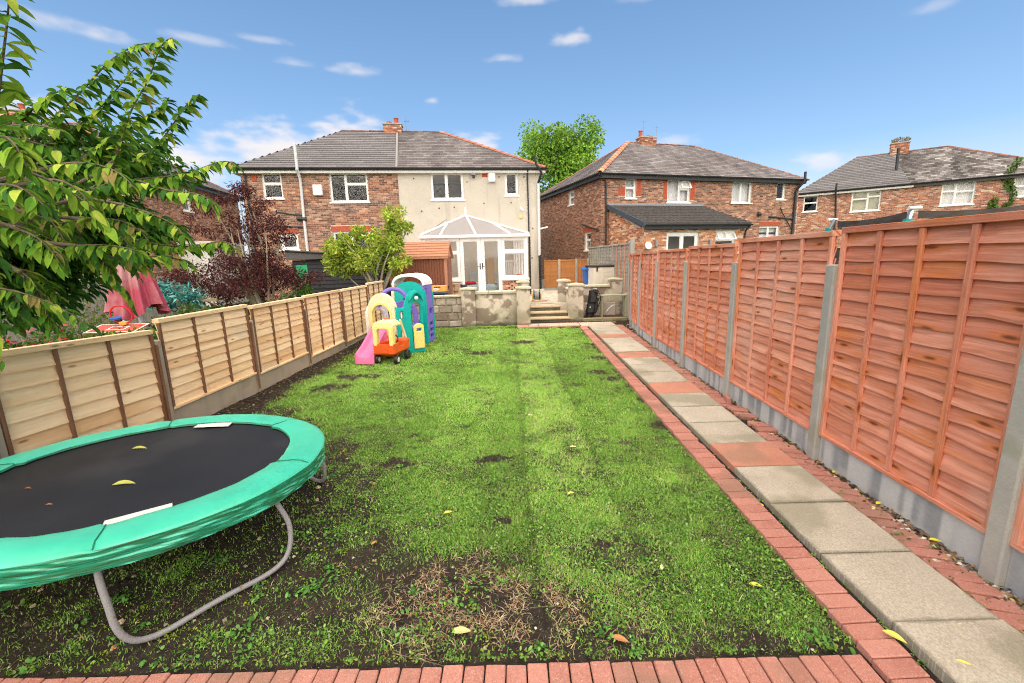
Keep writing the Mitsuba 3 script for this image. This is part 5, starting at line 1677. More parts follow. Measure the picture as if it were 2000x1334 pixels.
# dark post by the shed and the crates
pst = thing('post', 'dark slotted steel post between the shed and the pale fence', 'post')
scene[pst] = ply(box(-4.06, -3.94, 14.2, 14.32, .3, 2.0, .008), 'black_plastic')
crt = thing('crate', 'orange crate with a white oval mark on a dark box by the shed', 'crate')
put(crt, 'body', box(-2.62, -2.10, 14.05, 14.35, 1.00, 1.20, .012), 'crate_orange')
put(crt, 'oval_mark', xf(lathe([(0, 0), (1, 0), (1, .02), (0, .02)], 20), frame((-2.42, 14.045, 1.09), (.10, 0, 0), (0, 0, .045), (0, .1, 0))), 'white_dull')
put(crt, 'lettering', cat(*[box(-2.47 + k * .055, -2.43 + k * .055, 14.042, 14.049, 1.135, 1.17) for k in range(4)]), 'black_plastic')
mat('crate_orange', (.72, .38, .09), .6, .3, True)
dbx = thing('storage_tub', 'dark blue grey plastic tub under the orange crate', 'tub')
put(dbx, 'body', box(-2.66, -2.06, 14.0, 14.42, .5, .93, .03), 'tub_blue')
put(dbx, 'lid', box(-2.69, -2.03, 13.97, 14.45, .93, .99, .02), 'tub_blue')
mat('tub_blue', (.045, .065, .095), .5, .4, True)
tb = thing('wooden_table', 'small weathered wooden shelf table with pots beside the glass doors', 'table')
for z, w in ((.98, .50), (1.18, .34)):
    put(tb, 'shelf', box(-1.98, -1.98 + w, 14.75, 15.05, z, z + .03, .006), 'timber')
for (x, y) in ((-1.95, 14.78), (-1.51, 14.78), (-1.95, 15.02), (-1.51, 15.02)):
    put(tb, 'leg', box(x - .02, x + .02, y - .02, y + .02, .5, .98), 'timber')
for x in (-1.94, -1.68):
    put(tb, 'support', box(x - .015, x + .015, 14.98, 15.01, 1.01, 1.18), 'timber')
ppt = thing('plant_pot', 'dark plant pot standing on the small wooden shelf table', 'plant pot')
scene[ppt] = ply(lathe([(0, 0), (.09, 0), (.13, .15), (.11, .15), (.08, .02), (0, .02)], 16, (-1.60, 14.9, 1.011)), 'tub_blue', smooth=40)
# hose reel
hr = thing('hose_reel', 'hose reel with coiled hose on the patio at the house corner', 'hose reel')
hc = np.array([.90, 14.95, .70])
hc[2] = pz(0, 14.95) + .22
put(hr, 'drum', xf(lathe([(0, -.11), (.20, -.11), (.20, -.09), (.09, -.09), (.09, .09), (.20, .09), (.20, .11), (0, .11)], 20), frame(hc, (0, .5, .866), (0, -.866, .5), (1, 0, 0)) @ np.eye(4)), 'black_plastic', smooth=30)
put(hr, 'hose', tube(np.array([hc + np.array([-.08 + .16 * t, .15 * math.cos(t * 40), .15 * math.sin(t * 40)]) for t in np.linspace(0, 1, 130)]), .013, 6), 'hose_grey', smooth=40)
put(hr, 'stand', cat(box(hc[0] - .16, hc[0] + .16, hc[1] - .16, hc[1] - .12, hc[2] - .22, hc[2] - .18, .008), box(hc[0] - .16, hc[0] - .13, hc[1] - .15, hc[1] + .03, hc[2] - .2, hc[2] + .05, .008), box(hc[0] + .13, hc[0] + .16, hc[1] - .15, hc[1] + .03, hc[2] - .2, hc[2] + .05, .008)), 'crate_orange')
put(hr, 'hose_end', tube(spline([hc + [.1, -.1, -.19], hc + [.3, -.05, -.205], hc + [.36, .2, -.205], hc + [.2, .3, -.2]], 24), .013, 6), 'hose_pink')
mat('hose_grey', (.30, .33, .32), .6, .4, True)
mat('hose_pink', (.55, .25, .22), .6, .4, True)
# blue wheelie bin
bn = thing('wheelie_bin', 'blue wheelie bin tucked behind the beige storage box', 'bin')
bz = .53
put(bn, 'body', trimesh.convex.convex_hull(np.vstack([boxv(2.76, 3.16, 15.85, 16.35, bz + .06, bz + .1), boxv(2.71, 3.22, 15.80, 16.42, bz + .95, bz + .98)])), 'bin_blue')
put(bn, 'lid', trimesh.convex.convex_hull(np.vstack([boxv(2.67, 3.25, 15.74, 16.46, bz + .98, bz + 1.02), boxv(2.74, 3.2, 15.95, 16.44, bz + 1.02, bz + 1.09)])), 'bin_blue')
put(bn, 'handle', tube([(2.75, 16.5, bz + .98), (3.2, 16.5, bz + .98)], .02, 8), 'bin_blue')
for x in (2.74, 3.18):
    put(bn, 'wheel', xf(lathe([(0, -.025), (.1, -.025), (.1, .025), (0, .025)], 16), frame((x, 16.36, bz + .1), (0, 1, 0), (0, 0, 1), (1, 0, 0))), 'black_plastic')
mat('bin_blue', (.012, .12, .42), .45, .4, True)
# beige storage box
sb = thing('storage_box', 'beige plastic garden storage box with dark lid by the grey fence', 'storage box')
a_ = math.radians(-27)
MSB = frame((3.03, 15.28, .52), (.985, .17, 0), (-.50, .866, 0))
MSB = rotz(math.radians(9), (3.20, 15.25, .52))
put(sb, 'body', xf(box(0, .88, 0, .80, 0, 1.10, .02), MSB), 'beige_plastic')
for k in range(6):
    put(sb, 'front_slat', xf(box(.07, .81, -.014, .0, .06 + k * .172, .06 + k * .172 + .160, .006), MSB), 'beige_plastic')
put(sb, 'corner_post', xf(box(-.012, .05, -.018, .04, 0, 1.10, .01), MSB), 'beige_plastic')
put(sb, 'corner_post', xf(box(.83, .892, -.018, .04, 0, 1.10, .01), MSB), 'beige_plastic')
put(sb, 'side_panel', xf(box(-.28, .0, -.012, .78, 0, 1.09, .015), MSB), 'beige_plastic')
put(sb, 'lid', xf(box(-.33, .93, -.05, .85, 1.10, 1.165, .02), MSB), 'dark_brown_plastic')
put(sb, 'lid_latch', xf(box(-.20, -.15, -.04, -.012, .95, 1.10, .006), MSB), 'dark_brown_plastic')
mat('beige_plastic', (.68, .62, .53), .55, .3, True)
mat('dark_brown_plastic', (.045, .032, .03), .5, .4, True)
# plank bench behind the sleeper
be = thing('plank_bench', 'greenish plank laid as a bench across the bed at the red fence', 'bench')
put(be, 'plank', box(2.82, 3.74, 13.74, 14.02, .735, .775, .006), 'plank_green')
put(be, 'leg', box(3.66, 3.72, 13.76, 14.0, .06, .735, .006), 'plank_green')
put(be, 'leg', box(2.90, 2.95, 13.78, 13.98, .06, .735, .006), 'plank_green')
mat('plank_green', proc(lambda p, n, uv: mix((.22, .25, .15), (.46, .47, .34), fbm(p.x * 5, p.y * 40, p.z * 30, 3))), .85, .3, True)
fo = thing('folding_frame', 'thin metal folding frame standing under the plank bench', 'frame')
put(fo, 'bar', tube(spline([(3.02, 13.9, .08), (3.12, 13.85, .30), (3.30, 13.85, .44), (3.52, 13.85, .43), (3.60, 13.88, .40)], 20), .010, 6), 'chrome')
put(fo, 'bar', tube([(3.50, 13.88, .42), (3.70, 13.80, .10)], .010, 6), 'steel')
# golf bag
gb = thing('golf_bag', 'black golf bag standing against the low wall right of the steps', 'golf bag')
tilt = frame((2.50, 13.70, .09), (1, 0, 0), (0, .97, -.24), (.20, .24, .95))
put(gb, 'body', xf(trimesh.convex.convex_hull(np.vstack([lathe([(0.001, 0), (.13, 0), (.14, .35), (.15, .75), (.145, .84), (.001, .84)], 18).vertices])), tilt), 'bag_black', smooth=40)
put(gb, 'pocket', xf(box(-.14, .09, -.20, -.08, .10, .40, .035), tilt), 'bag_black', smooth=40)
put(gb, 'pocket', xf(box(-.10, .10, -.19, -.09, .44, .70, .03), tilt), 'bag_black', smooth=40)
put(gb, 'side_pocket', xf(box(.08, .20, -.10, .08, .12, .62, .03), tilt), 'bag_black', smooth=40)
put(gb, 'badge', xf(lathe([(0, 0), (.022, 0), (.022, .006), (0, .006)], 14), tilt @ frame((-.06, -.206, .30), (1, 0, 0), (0, 0, 1), (0, -1, 0))), 'white_dull')
put(gb, 'strap', xf(tube(spline([(.0, -.16, .80), (.16, -.22, .72), (.22, -.16, .45), (.17, -.10, .15)], 20), .018, 6), tilt), 'bag_black')
put(gb, 'handle', xf(tube(spline([(-.08, -.12, .83), (-.03, -.19, .90), (.06, -.19, .90), (.10, -.12, .83)], 14), .012, 6), tilt), 'chrome')
put(gb, 'rim', xf(lathe([(.125, .82), (.155, .82), (.155, .87), (.125, .87), (.125, .82)], 18), tilt), 'bag_black')
for k in range(3):
    put(gb, 'stand_leg', xf(tube([(-.15 + .12 * k, -.10, .30), (-.20 + .17 * k, -.20, -.03)], .012, 6), tilt), 'bag_black')
mat('bag_black', (.018, .019, .020), .6, .35, True)

# ================================================================== trampoline on the lawn
tr = thing('trampoline', 'round green trampoline with black mat at the lower left of the lawn', 'trampoline')
TC, TH, TR_, TI, TTY = np.array([-2.709, 2.952]), .60, 1.19, .94, -.055


def tz(x, y, dz=0.0):
    return TH + TTY * (y - TC[1]) - .017 * (x - TC[0]) + dz


na = 180
ang = np.arange(na) * 2 * PI / na
pn = lambda a, s, f: meshkit.fbm(np.stack([np.cos(a) * f, np.sin(a) * f, 0 * a + s], -1), 3, int(s * 7) + 2) - .5
# mat: slightly dished
V = [[TC[0], TC[1], tz(*TC, -.045)]]
rings = np.linspace(.1, TI + .05, 14)
for q in rings:
    x, y = TC[0] + q * np.cos(ang), TC[1] + q * np.sin(ang)
    V += list(np.stack([x, y, tz(x, y, -.022 - .022 * (1 - (q / TI) ** 2))], -1))
V = np.array(V)
F = [[0, 1 + j, 1 + (j + 1) % na] for j in range(na)]
for i in range(len(rings) - 1):
    for j in range(na):
        a, b, c, d = 1 + i * na + j, 1 + i * na + (j + 1) % na, 1 + (i + 1) * na + (j + 1) % na, 1 + (i + 1) * na + j
        F += [[a, d, c], [a, c, b]]
put(tr, 'mat', (V, np.array(F)), 'mat_black', smooth=True)
# pad: six sewn sections, wrinkled, its inner edge uneven
prof = []
sect = ang * 6 / (2 * PI) % 1
seam = np.exp(-(np.minimum(sect, 1 - sect) / .012) ** 2)
edge = .025 * pn(ang, 3.3, 2.2) + .018 * pn(ang, 4.1, 7) + .030 * np.where(sect < .5, 1, -1) * np.exp(-(np.minimum(sect, 1 - sect) / .06) ** 2) * .6
rows = [(TI + edge, -.012 + .0 * ang), (TI + edge + .005, .004 + .010 * pn(ang, 1.1, 9)), (TI + .07 + .6 * edge, .016 + .022 * pn(ang, 2.2, 6) - .012 * seam), (TI + .14 + .0 * ang, .020 + .026 * pn(ang, 3.9, 5) - .014 * seam),
        (TI + .20 + .0 * ang, .016 + .018 * pn(ang, 5.3, 8) - .012 * seam), (TR_ + .005 * pn(ang, 1.7, 9), -.004 + .010 * pn(ang, 6.4, 9) - .01 * seam)]
V = []
for q, dz in rows:
    x, y = TC[0] + q * np.cos(ang), TC[1] + q * np.sin(ang)
    V.append(np.stack([x, y, tz(x, y) + dz], -1))


def loft(rows, closed=True):
    k, n = len(rows), len(rows[0])
    V = np.vstack(rows)
    i, j = np.meshgrid(np.arange(k - 1), np.arange(n if closed else n - 1), indexing='ij')
    i, j = i.ravel(), j.ravel()
    j2 = (j + 1) % n
    return V, np.stack([i * n + j, (i + 1) * n + j, (i + 1) * n + j2, i * n + j2], -1)


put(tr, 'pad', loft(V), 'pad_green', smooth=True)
for k in range(6):            # stitched seams between the pad's sections
    a_ = k * PI / 3
    P = [V[i][int(round(a_ / (2 * PI) * na)) % na] + [0, 0, .004] for i in range(len(V))]
    put(tr, 'seam', tube(P, .0035, 5), 'seam_green')
# hanging skirt with folds
V2 = [V[-1] + [0, 0, .002]]
for t in np.linspace(.06, 1, 18):
    pq = np.stack([np.cos(ang) * 4.5, np.sin(ang) * 4.5, 0 * ang + t * 5.0], -1)
    pq2 = np.stack([np.cos(ang) * 12, np.sin(ang) * 12, 0 * ang + t * 9.0], -1)
    fold = (.034 * (meshkit.fbm(pq, 3, 3) - .5) + .020 * (meshkit.fbm(pq2, 2, 4) - .5)) * min(1, 5 * t * (1.25 - t)) + .004 - .012 * t
    q = TR_ + .012 + fold
    x, y = TC[0] + q * np.cos(ang), TC[1] + q * np.sin(ang)
    V2.append(np.stack([x, y, tz(x, y) - .004 - t * .128 + .012 * t * pn(ang, 2.9, 5)], -1))
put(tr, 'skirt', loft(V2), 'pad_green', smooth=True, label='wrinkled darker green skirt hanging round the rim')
xr_, yr_ = TC[0] + (TR_ - .05) * np.cos(ang[::3]), TC[1] + (TR_ - .05) * np.sin(ang[::3])
put(tr, 'rim', tube(np.stack([xr_, yr_, tz(xr_, yr_, -.06)], -1), .021, 8, closed=True), 'steel', smooth=40)
for phi in (-38, 55, 142, 232):
    p = math.radians(phi)
    rad, tan = np.array([math.cos(p), math.sin(p)]), np.array([-math.sin(p), math.cos(p)])
    cw = TC + rad * 1.155
    P = []
    up_ = [(.424, .53, 1.05), (.442, .42, 1.06), (.480, .28, 1.09), (.470, .16, 1.11), (.415, .055, 1.12), (.345, .022, 1.12), (.15, .018, 1.12)]
    for t, z, q_ in [(.045 - a, b, c) if b < .4 else (-a, b, c) for a, b, c in up_] + up_[::-1]:
        q = TC + rad * q_ + tan * t
        P.append([q[0], q[1], z if z < .5 else tz(q[0], q[1], -.06)])
    put(tr, 'leg', tube(spline(P, 60), .0168, 10), 'steel', smooth=40)
for phi, w in ((-52, .30), (97, .30)):
    p = math.radians(phi)
    rad, tan = np.array([math.cos(p), math.sin(p), 0]), np.array([-math.sin(p), math.cos(p), 0])
    c = np.array([TC[0], TC[1], 0]) + rad * (TI - .045)
    P = [c + tan * (-w / 2) - rad * .05, c + tan * (w / 2) - rad * .05, c + tan * (w / 2) + rad * .06, c + tan * (-w / 2) + rad * .06]
    put(tr, 'warning_label', (np.array([[q[0], q[1], tz(q[0], q[1], -.012 + .004 * i)] for i, q in enumerate(P)]), np.array([[0, 1, 2, 3]])), 'white_dull')


def leaf_shape(L, W, curl=.25, n=6):
    s = np.linspace(0, 1, n)
    w = W / 2 * np.sin(PI * s ** .8) ** .85
    z = -curl * L * (s - .35) ** 2
    mid = np.stack([s * L, 0 * s, z], -1)
    lf = np.stack([s * L, w, z + w * .35], -1)
    rt_ = np.stack([s * L, -w, z + w * .35], -1)
    V = np.vstack([mid, lf[1:-1], rt_[1:-1]])
    F = []
    for k in range(n - 1):
        a, b = k, k + 1
        la = n + k - 1 if k > 0 else 0
        lb = n + k if k + 1 < n - 1 else n - 1
        ra = 2 * n - 2 + k - 1 if k > 0 else 0
        rb = 2 * n - 2 + k if k + 1 < n - 1 else n - 1
        for (p, q_, r__) in ((a, b, lb), (a, lb, la), (a, rb, b), (a, ra, rb)):
            if len({p, q_, r__}) == 3:
                F.append([p, q_, r__])
    return V, np.array(F)


LV, LF = leaf_shape(.10, .040)


def fallen(label, x, y, z, a, s=1.0, c=(.72, .64, .12), tilt=8, group=None):
    k = thing('fallen_leaf', label, 'leaf', group)
    scene[k] = ply((LV, LF), 'vc_leaf', color=np.tile(c, (len(LV), 1)), to_world=T4().translate([x, y, z]).rotate([0, 0, 1], a).rotate([1, 0, 0], tilt).scale(s))


for lab, (px, py, zz), a, s, c in (('large pale green yellow leaf in the middle of the trampoline mat', (-2.711, 2.675, 0.580), 15, 1.35, (.62, .62, .16)), ('smaller yellow green leaf near the far side of the trampoline mat', (-3.142, 3.324, 0.530), 12, 1.1, (.60, .60, .15)),
                                ('tiny red brown leaf at the left of the trampoline mat', (-3.255, 2.638, 0.580), 5, .45, (.40, .14, .06)), ('tiny brown leaf lower left on the trampoline mat', (-2.879, 2.417, 0.580), 10, .4, (.45, .22, .10))):
    fallen(lab, px, py, tz(px, py, -.030), a, s, c, 4)
for lab, (px, py, zz), a, s, c in (('bright yellow leaf on the grey slab nearest the camera', (2.062, 1.727, 0.050), -35, .95, (.80, .72, .14)), ('yellow leaf in the gap between the two nearest grey slabs', (2.273, 1.916, 0.050), 0, .62, (.85, .66, .08)),
                                ('yellow leaf caught on the brick edge beside the second slab', (1.878, 1.907, 0.040), -50, 1.0, (.70, .68, .16))):
    fallen(lab, px, py, .056, a, s, c)
for lab, (px, py, zz), a, s, c in (('pale yellow leaf upright in the middle of the lawn', (0.435, 3.367, 0.000), 30, .8, (.80, .76, .20)), ('thin yellow leaf at the right end of the worn lawn', (-0.590, 3.146, 0.000), 25, .8, (.74, .72, .14)),
                                ('wide pale leaf on the dead grass near the brick edging', (-0.375, 2.018, 0.000), 5, 1.1, (.70, .66, .30)), ('white pale leaf on the far lawn right of centre', (0.172, 5.294, 0.000), 0, .75, (.85, .82, .62)),
                                ('pale leaf lying on the lawn between the stripes', (0.578, 4.288, 0.000), -5, .8, (.80, .78, .40)), ('orange brown curled leaf at the bottom edge of the grass', (0.487, 1.955, 0.000), -20, .9, (.55, .26, .12)),
                                ('green yellow leaf on the grass beside the nearest bricks', (1.406, 2.306, 0.000), -15, .8, (.70, .70, .12)), ('brown leaf on the bare earth right of the trampoline leg', (-1.053, 2.775, 0.000), 60, .6, (.55, .30, .13)),
                                ('cream leaf on the grass near the right brick border', (0.916, 2.430, 0.000), 70, .6, (.80, .74, .40)), ('yellow leaf stuck against the path border', (1.955, 3.107, 0.000), 80, .6, (.82, .74, .10)),
                                ('pinkish petal on the far lawn', (-1.138, 9.872, 0.000), 0, .5, (.75, .50, .40))):
    fallen(lab, px, py, float(ground_z(np.array([px]), np.array([py]))[0]) + .024, a, s, c, 6)
for lab, x, y, a, s, c in (('yellow leaf in the litter below the second red fence panel', 2.80, 3.05, 20, .7, (.85, .75, .08)), ('yellow leaf in the litter by the pebbles near the fence post', 2.80, 2.62, -20, .75, (.85, .72, .08)),
                           ('small yellow leaf further up the litter strip', 2.83, 3.55, 40, .6, (.80, .75, .10))):
    fallen(lab, x, y, .045, a, s, c, 10)
for lab, (px, py, zz), a, L in (('thin reddish twig on the dead grass', (-0.855, 2.348, 0.000), 25, .11), ('thin brown twig at the bottom of the bare earth', (-0.515, 1.857, 0.000), -17, .16), ('short red twig at the right of the dead grass', (0.149, 2.161, 0.000), 2, .09)):
    k = thing('twig', lab, 'twig')
    g = float(ground_z(np.array([px]), np.array([py]))[0]) + .018
    d = np.array([math.cos(math.radians(a)), math.sin(math.radians(a)), .02]) * L
    scene[k] = ply(tube([np.array([px, py, g]) - d, np.array([px, py, g + .004]), np.array([px, py, g]) + d], [.0025, .002, .0014], 6), 'bark')

# ================================================================== toys
def panel(parent, name, P, Q, poly, th, color, lead_=.014, **kw):
    P, Q = np.array([*P, 0.0]), np.array([*Q, 0.0])
    d = (Q - P) / np.linalg.norm(Q - P)
    M = frame(P, d, (-d[1], d[0], 0))
    a = upright(poly, th - 2 * lead_, M @ frame((0, lead_, 0), (1, 0, 0), (0, 1, 0)))
    b = upright(poly.buffer(-lead_), th, M)
    m = cat(a, b)
    return put(parent, name, m, 'vc_plastic', color=np.tile(color, (len(m.vertices), 1)), **kw), M


CREAM, TEAL, PURPLE, PINK, YELLOW, ORANGE, WHITEP = (.74, .66, .44), (.0, .40, .36), (.20, .15, .56), (.78, .17, .38), (.80, .68, .22), (.74, .115, .022), (.80, .77, .72)


def arch(x0, x1, z0, z1, h=None):
    """A door shape: straight sides and a round head."""
    w = (x1 - x0) / 2
    h = h or min(w, z1 - z0)
    t = np.linspace(0, PI, 24)
    return sg.Polygon([(x0, z0), (x1, z0), *[(x0 + w + w * math.cos(a), z1 - h + h * math.sin(a)) for a in t]])


def vcput(parent, name, mesh, color, smooth=False, **kw):
    return put(parent, name, mesh, 'vc_plastic', smooth=False, color=np.tile(color, (len(mesh.vertices), 1)), **kw)


def soft(m, it=2):
    """Rounds a coarse plastic shape."""
    m = m.copy()
    m.merge_vertices()
    m = m.subdivide().subdivide()
    trimesh.smoothing.filter_laplacian(m, lamb=.5, iterations=it)
    return m


def vsmooth(parent, name, mesh, color, **kw):
    d = ply(mesh, 'vc_plastic', smooth=True, color=np.tile(color, (len(mesh.vertices), 1)))
    return put(parent, name, d, None, **kw)


pl = thing('playhouse', 'plastic climbing playhouse of cream, teal and purple arched panels on the lawn', 'playhouse')
P0, P1, PL = (-2.48, 9.20), (-1.95, 9.50), (-3.15, 9.42)
PB0, PB1 = (-2.85, 10.02), (-2.20, 10.20)
po = arch(0, .705, 0, 1.34, .40).difference(arch(.10, .60, .50, 1.13, .26)).difference(sg.box(.16, .08, .54, .42))
_, M_ = panel(pl, 'arch_panel', PL, P0, po, .12, CREAM)
m = upright(arch(.085, .615, .48, 1.15, .27).difference(arch(.125, .575, .48, 1.10, .24)), .10, M_ @ frame((0, -.015, 0), (1, 0, 0), (0, 1, 0)))
vcput(pl, 'arch_liner', m, YELLOW, label='yellow inner rim of the cream arch')
# teal side with its doorway, canopy and half door
t = np.linspace(0, 1, 40)
prof = [(.61 * q, 1.06 - .05 * math.sin(min(q / .42, 1) * PI) + (.30 * math.sin((q - .34) / .66 * PI) ** .7 if q > .34 and q < 1 else 0)) for q in t]
po = sg.Polygon([(0, 0), (.61, 0), *reversed(prof)]).difference(arch(.35, .57, .10, 1.12, .12)).difference(sg.box(.12, .78, .155, .93).buffer(.015)).difference(sg.box(.12, .36, .155, .50).buffer(.015)).buffer(0)
_, M_ = panel(pl, 'doorway_panel', P0, P1, po, .10, TEAL)
cano = [(.30 + .32 * q, -.10 * math.sin(q * PI) ** .5, 1.20 + .18 * math.sin(q * PI)) for q in np.linspace(0, 1, 14)]
lip = loft([np.array([(x, .05, z) for x, y, z in cano]), np.array([(x, y - .02, z + .01) for x, y, z in cano]), np.array([(x, y - .02, z - .05) for x, y, z in cano]), np.array([(x, .0, z - .09) for x, y, z in cano])], closed=False)
lm = trimesh.Trimesh(xf(lip[0], M_), np.vstack([lip[1][:, [0, 1, 2]], lip[1][:, [0, 2, 3]]]), process=False)
vcput(pl, 'canopy', lm, TEAL)
_, _ = panel(pl, 'half_door', np.array(P0) + .36 * (np.array(P1) - P0) / .61 + np.array([.03, -.05]), np.array(P0) + .565 * (np.array(P1) - P0) / .61 + np.array([.03, -.05]), arch(.0, .232, .10, .66, .09).difference(sg.box(.08, .50, .16, .54).buffer(.012)), .05, YELLOW, label='yellow half door in the teal doorway')
for z in (.79, .37):
    vcput(pl, 'slot_insert', xf(box(.122, .153, .03, .07, z, z + .13), M_), (.78, .72, .55))
vsmooth(pl, 'knob', xf(trimesh.creation.icosphere(subdivisions=2, radius=.042), M_ @ frame((.45, -.10, 1.22), (1, 0, 0), (0, 1, 0))), WHITEP)
# panels behind
_, _ = panel(pl, 'rear_panel', PL, PB0, arch(0, .66, 0, 1.15, .3).difference(arch(.14, .52, .5, .95, .19)), .08, WHITEP)
_, _ = panel(pl, 'rear_panel', PB0, PB1, arch(0, .67, 0, 1.10, .3).difference(arch(.25, .55, .1, .9, .15)), .08, PURPLE)
_, _ = panel(pl, 'orange_panel', (-2.95, 9.55), (-2.55, 9.62), sg.Point(.18, .62).buffer(.16, 16), .06, (.80, .30, .16))
vcput(pl, 'platform', box(-2.95, -2.2, 9.42, 9.95, .50, .56, .01), PURPLE)
vcput(pl, 'hoop', tube([np.array([-2.66 + .27 * math.cos(a) * 1.15, 9.82 + .08 * math.cos(a), 1.02 + .38 * math.sin(a)]) for a in np.linspace(0, PI, 24)], .045, 10), PURPLE, label='purple hoop rail between the two towers')
# tall tower behind
T0, T1, T2, T3 = (-2.86, 10.62), (-2.08, 10.46), (-1.97, 10.90), (-2.77, 11.08)
_, _ = panel(pl, 'tower_front_panel', T0, T1, arch(0, .81, 0, 1.52, .30).difference(arch(.2, .62, .2, 1.18, .2)), .09, TEAL)
_, M_ = panel(pl, 'tower_arch_rib', T0, T1, arch(.10, .71, 1.0, 1.40, .26).difference(arch(.16, .65, .9, 1.33, .23)).difference(sg.box(-.1, .9, .9, 1.16)), .13, (.0, .46, .42))
po = sg.Polygon([(0, 0), (.45, 0), (.45, 1.46), (.36, 1.52), (0, 1.50)])
for z in (.12, .27, .42):
    po = po.difference(sg.box(.24, z, .42, z + .06).buffer(.012))
po = po.difference(sg.box(.26, .72, .38, .82).buffer(.02)).difference(sg.box(.07, 1.18, .12, 1.32).buffer(.012)).difference(sg.box(.07, .68, .12, .82).buffer(.012)).difference(sg.box(.08, .16, .13, .30).buffer(.012))
_, M_ = panel(pl, 'climbing_panel', T1, T2, po, .09, PURPLE, label='purple climbing panel with foothold slots')
for z in (1.18, .68, .16):
    vcput(pl, 'slot_insert', xf(box(.058, .135, .025, .06, z - .01, z + .15), M_), (.0, .44, .42))
vcput(pl, 'slot_back', xf(box(.2, .43, .06, .085, .08, .86), M_), (.06, .04, .25))
_, _ = panel(pl, 'tower_side_panel', T0, T3, arch(0, .47, 0, 1.45, .2), .08, CREAM)
_, _ = panel(pl, 'tower_back_panel', T3, T2, arch(0, .82, 0, 1.45, .3).difference(arch(.2, .62, .3, 1.1, .2)), .08, TEAL)
# barrel roof of the tower
fr_, bk_ = [], []
a0, b0 = np.array([*T0, 0]), np.array([*T1, 0])
dp = np.array([T3[0] - T0[0], T3[1] - T0[1], 0])
rows = []
for (q, off) in ((-.08, 0.0), (-.10, -.03), (.2, -.0), (1.05, 0)):
    rows.append(np.array([a0 + (b0 - a0) * (.5 + .53 * math.cos(a)) + dp * q + np.array([0, 0, 1.43 + (.28 + off) * math.sin(a) ** .8]) for a in np.linspace(PI, 0, 30)]))
rows.append(np.array([a0 + (b0 - a0) * (.5 + .47 * math.cos(a)) + dp * 1.05 + np.array([0, 0, 1.42 + .22 * math.sin(a) ** .8]) for a in np.linspace(PI, 0, 30)]))
rows.append(np.array([a0 + (b0 - a0) * (.5 + .47 * math.cos(a)) + dp * -.08 + np.array([0, 0, 1.42 + .22 * math.sin(a) ** .8]) for a in np.linspace(PI, 0, 30)]))
rows.append(rows[0])
lv, lf_ = loft(rows, closed=False)
vcput(pl, 'roof', trimesh.Trimesh(lv, np.vstack([lf_[:, [0, 1, 2]], lf_[:, [0, 2, 3]]]), process=False), (.86, .82, .76), label='white barrel roof of the tall tower')
# slide
top, bot = np.array([-2.79, 9.30]), np.array([-2.93, 8.40])
d_ = (bot - top) / np.linalg.norm(bot - top)
s_ = np.array([-d_[1], d_[0]])
L_ = np.linalg.norm(bot - top)
rows = []
for q in np.linspace(0, 1, 22):
    c = top + d_ * L_ * q
    z = .60 - .47 * (q ** 1.15) + .09 * max(0, q - .8) * 5 * .35
    w = .165 + .035 * max(0, q - .6)
    hgt = .13 * (1 - .35 * q)
    sec = [(-w - .02, z - .16 if q < .98 else z - .10), (-w - .025, z + hgt - .01), (-w, z + hgt), (-w + .03, z + hgt - .01), (-w + .055, z + .02), (-.06, z), (.06, z), (w - .055, z + .02), (w - .03, z + hgt - .01), (w, z + hgt), (w + .025, z + hgt - .01), (w + .02, z - .16 if q < .98 else z - .10)]
    rows.append(np.array([[*(c + s_ * a), max(.015, b)] for a, b in sec]))
last = rows[-1].copy()
cl = [np.array([[*(p[:2] + d_ * .04), max(.015, p[2] - .02)] for p in last]), np.array([[*(p[:2] + d_ * .055), .02] for p in last])]
lv, lf_ = loft(rows + cl, closed=False)
vsmooth(pl, 'slide', trimesh.Trimesh(lv, np.vstack([lf_[:, [0, 1, 2]], lf_[:, [0, 2, 3]]]), process=False), PINK, label='pink slide with raised sides')

# toy car
ca = thing('toy_car', 'orange ride on toy car with yellow roof parked in front of the playhouse', 'toy car')
h_ = np.array([.19, .98, 0]) / np.linalg.norm([.19, .98])
MCA = frame((-2.445, 8.64, 0.0), (h_[1], -h_[0], 0), h_)           # x right, y ahead


def hull(*P):
    return trimesh.convex.convex_hull(np.vstack([np.asarray(p, float) for p in P]))


lower = soft(xf(hull(boxv(-.17, .17, -.30, .33, .10, .13), boxv(-.225, .225, -.37, .38, .17, .235)), MCA), 1)
vsmooth(ca, 'body', lower, ORANGE)
tubm = cat(xf(hull(boxv(-.215, .215, -.365, -.33, .23, .42)), MCA), xf(hull(boxv(-.215, .215, .12, .37, .23, .40), boxv(-.19, .19, .14, .33, .40, .43)), MCA), xf(hull(boxv(-.22, -.185, -.34, .13, .23, .40)), MCA), xf(hull(boxv(.185, .22, -.34, -.13, .23, .42)), MCA), xf(hull(boxv(.185, .22, -.131, .13, .23, .33)), MCA))
vcput(ca, 'upper_body', tubm, ORANGE)
vcput(ca, 'rear_fender_arch', upright(arch(-.13, .08, .245, .40, .10), .03, MCA @ frame((0, -.395, 0), (1, 0, 0), (0, 1, 0))), (.70, .105, .02))
vsmooth(ca, 'bumper', soft(xf(hull(boxv(-.22, .22, -.41, -.36, .20, .245), boxv(-.22, .22, .36, .42, .19, .24)), MCA), 1) if False else soft(xf(box(-.225, .225, -.41, -.355, .195, .245, .015), MCA), 1), ORANGE)
def round_rect(x0, x1, z0, z1, q):
    return sg.box(x0 + q, z0, x1 - q, z1 - q).buffer(q, 12).intersection(sg.box(x0, z0, x1, z1 + 1))


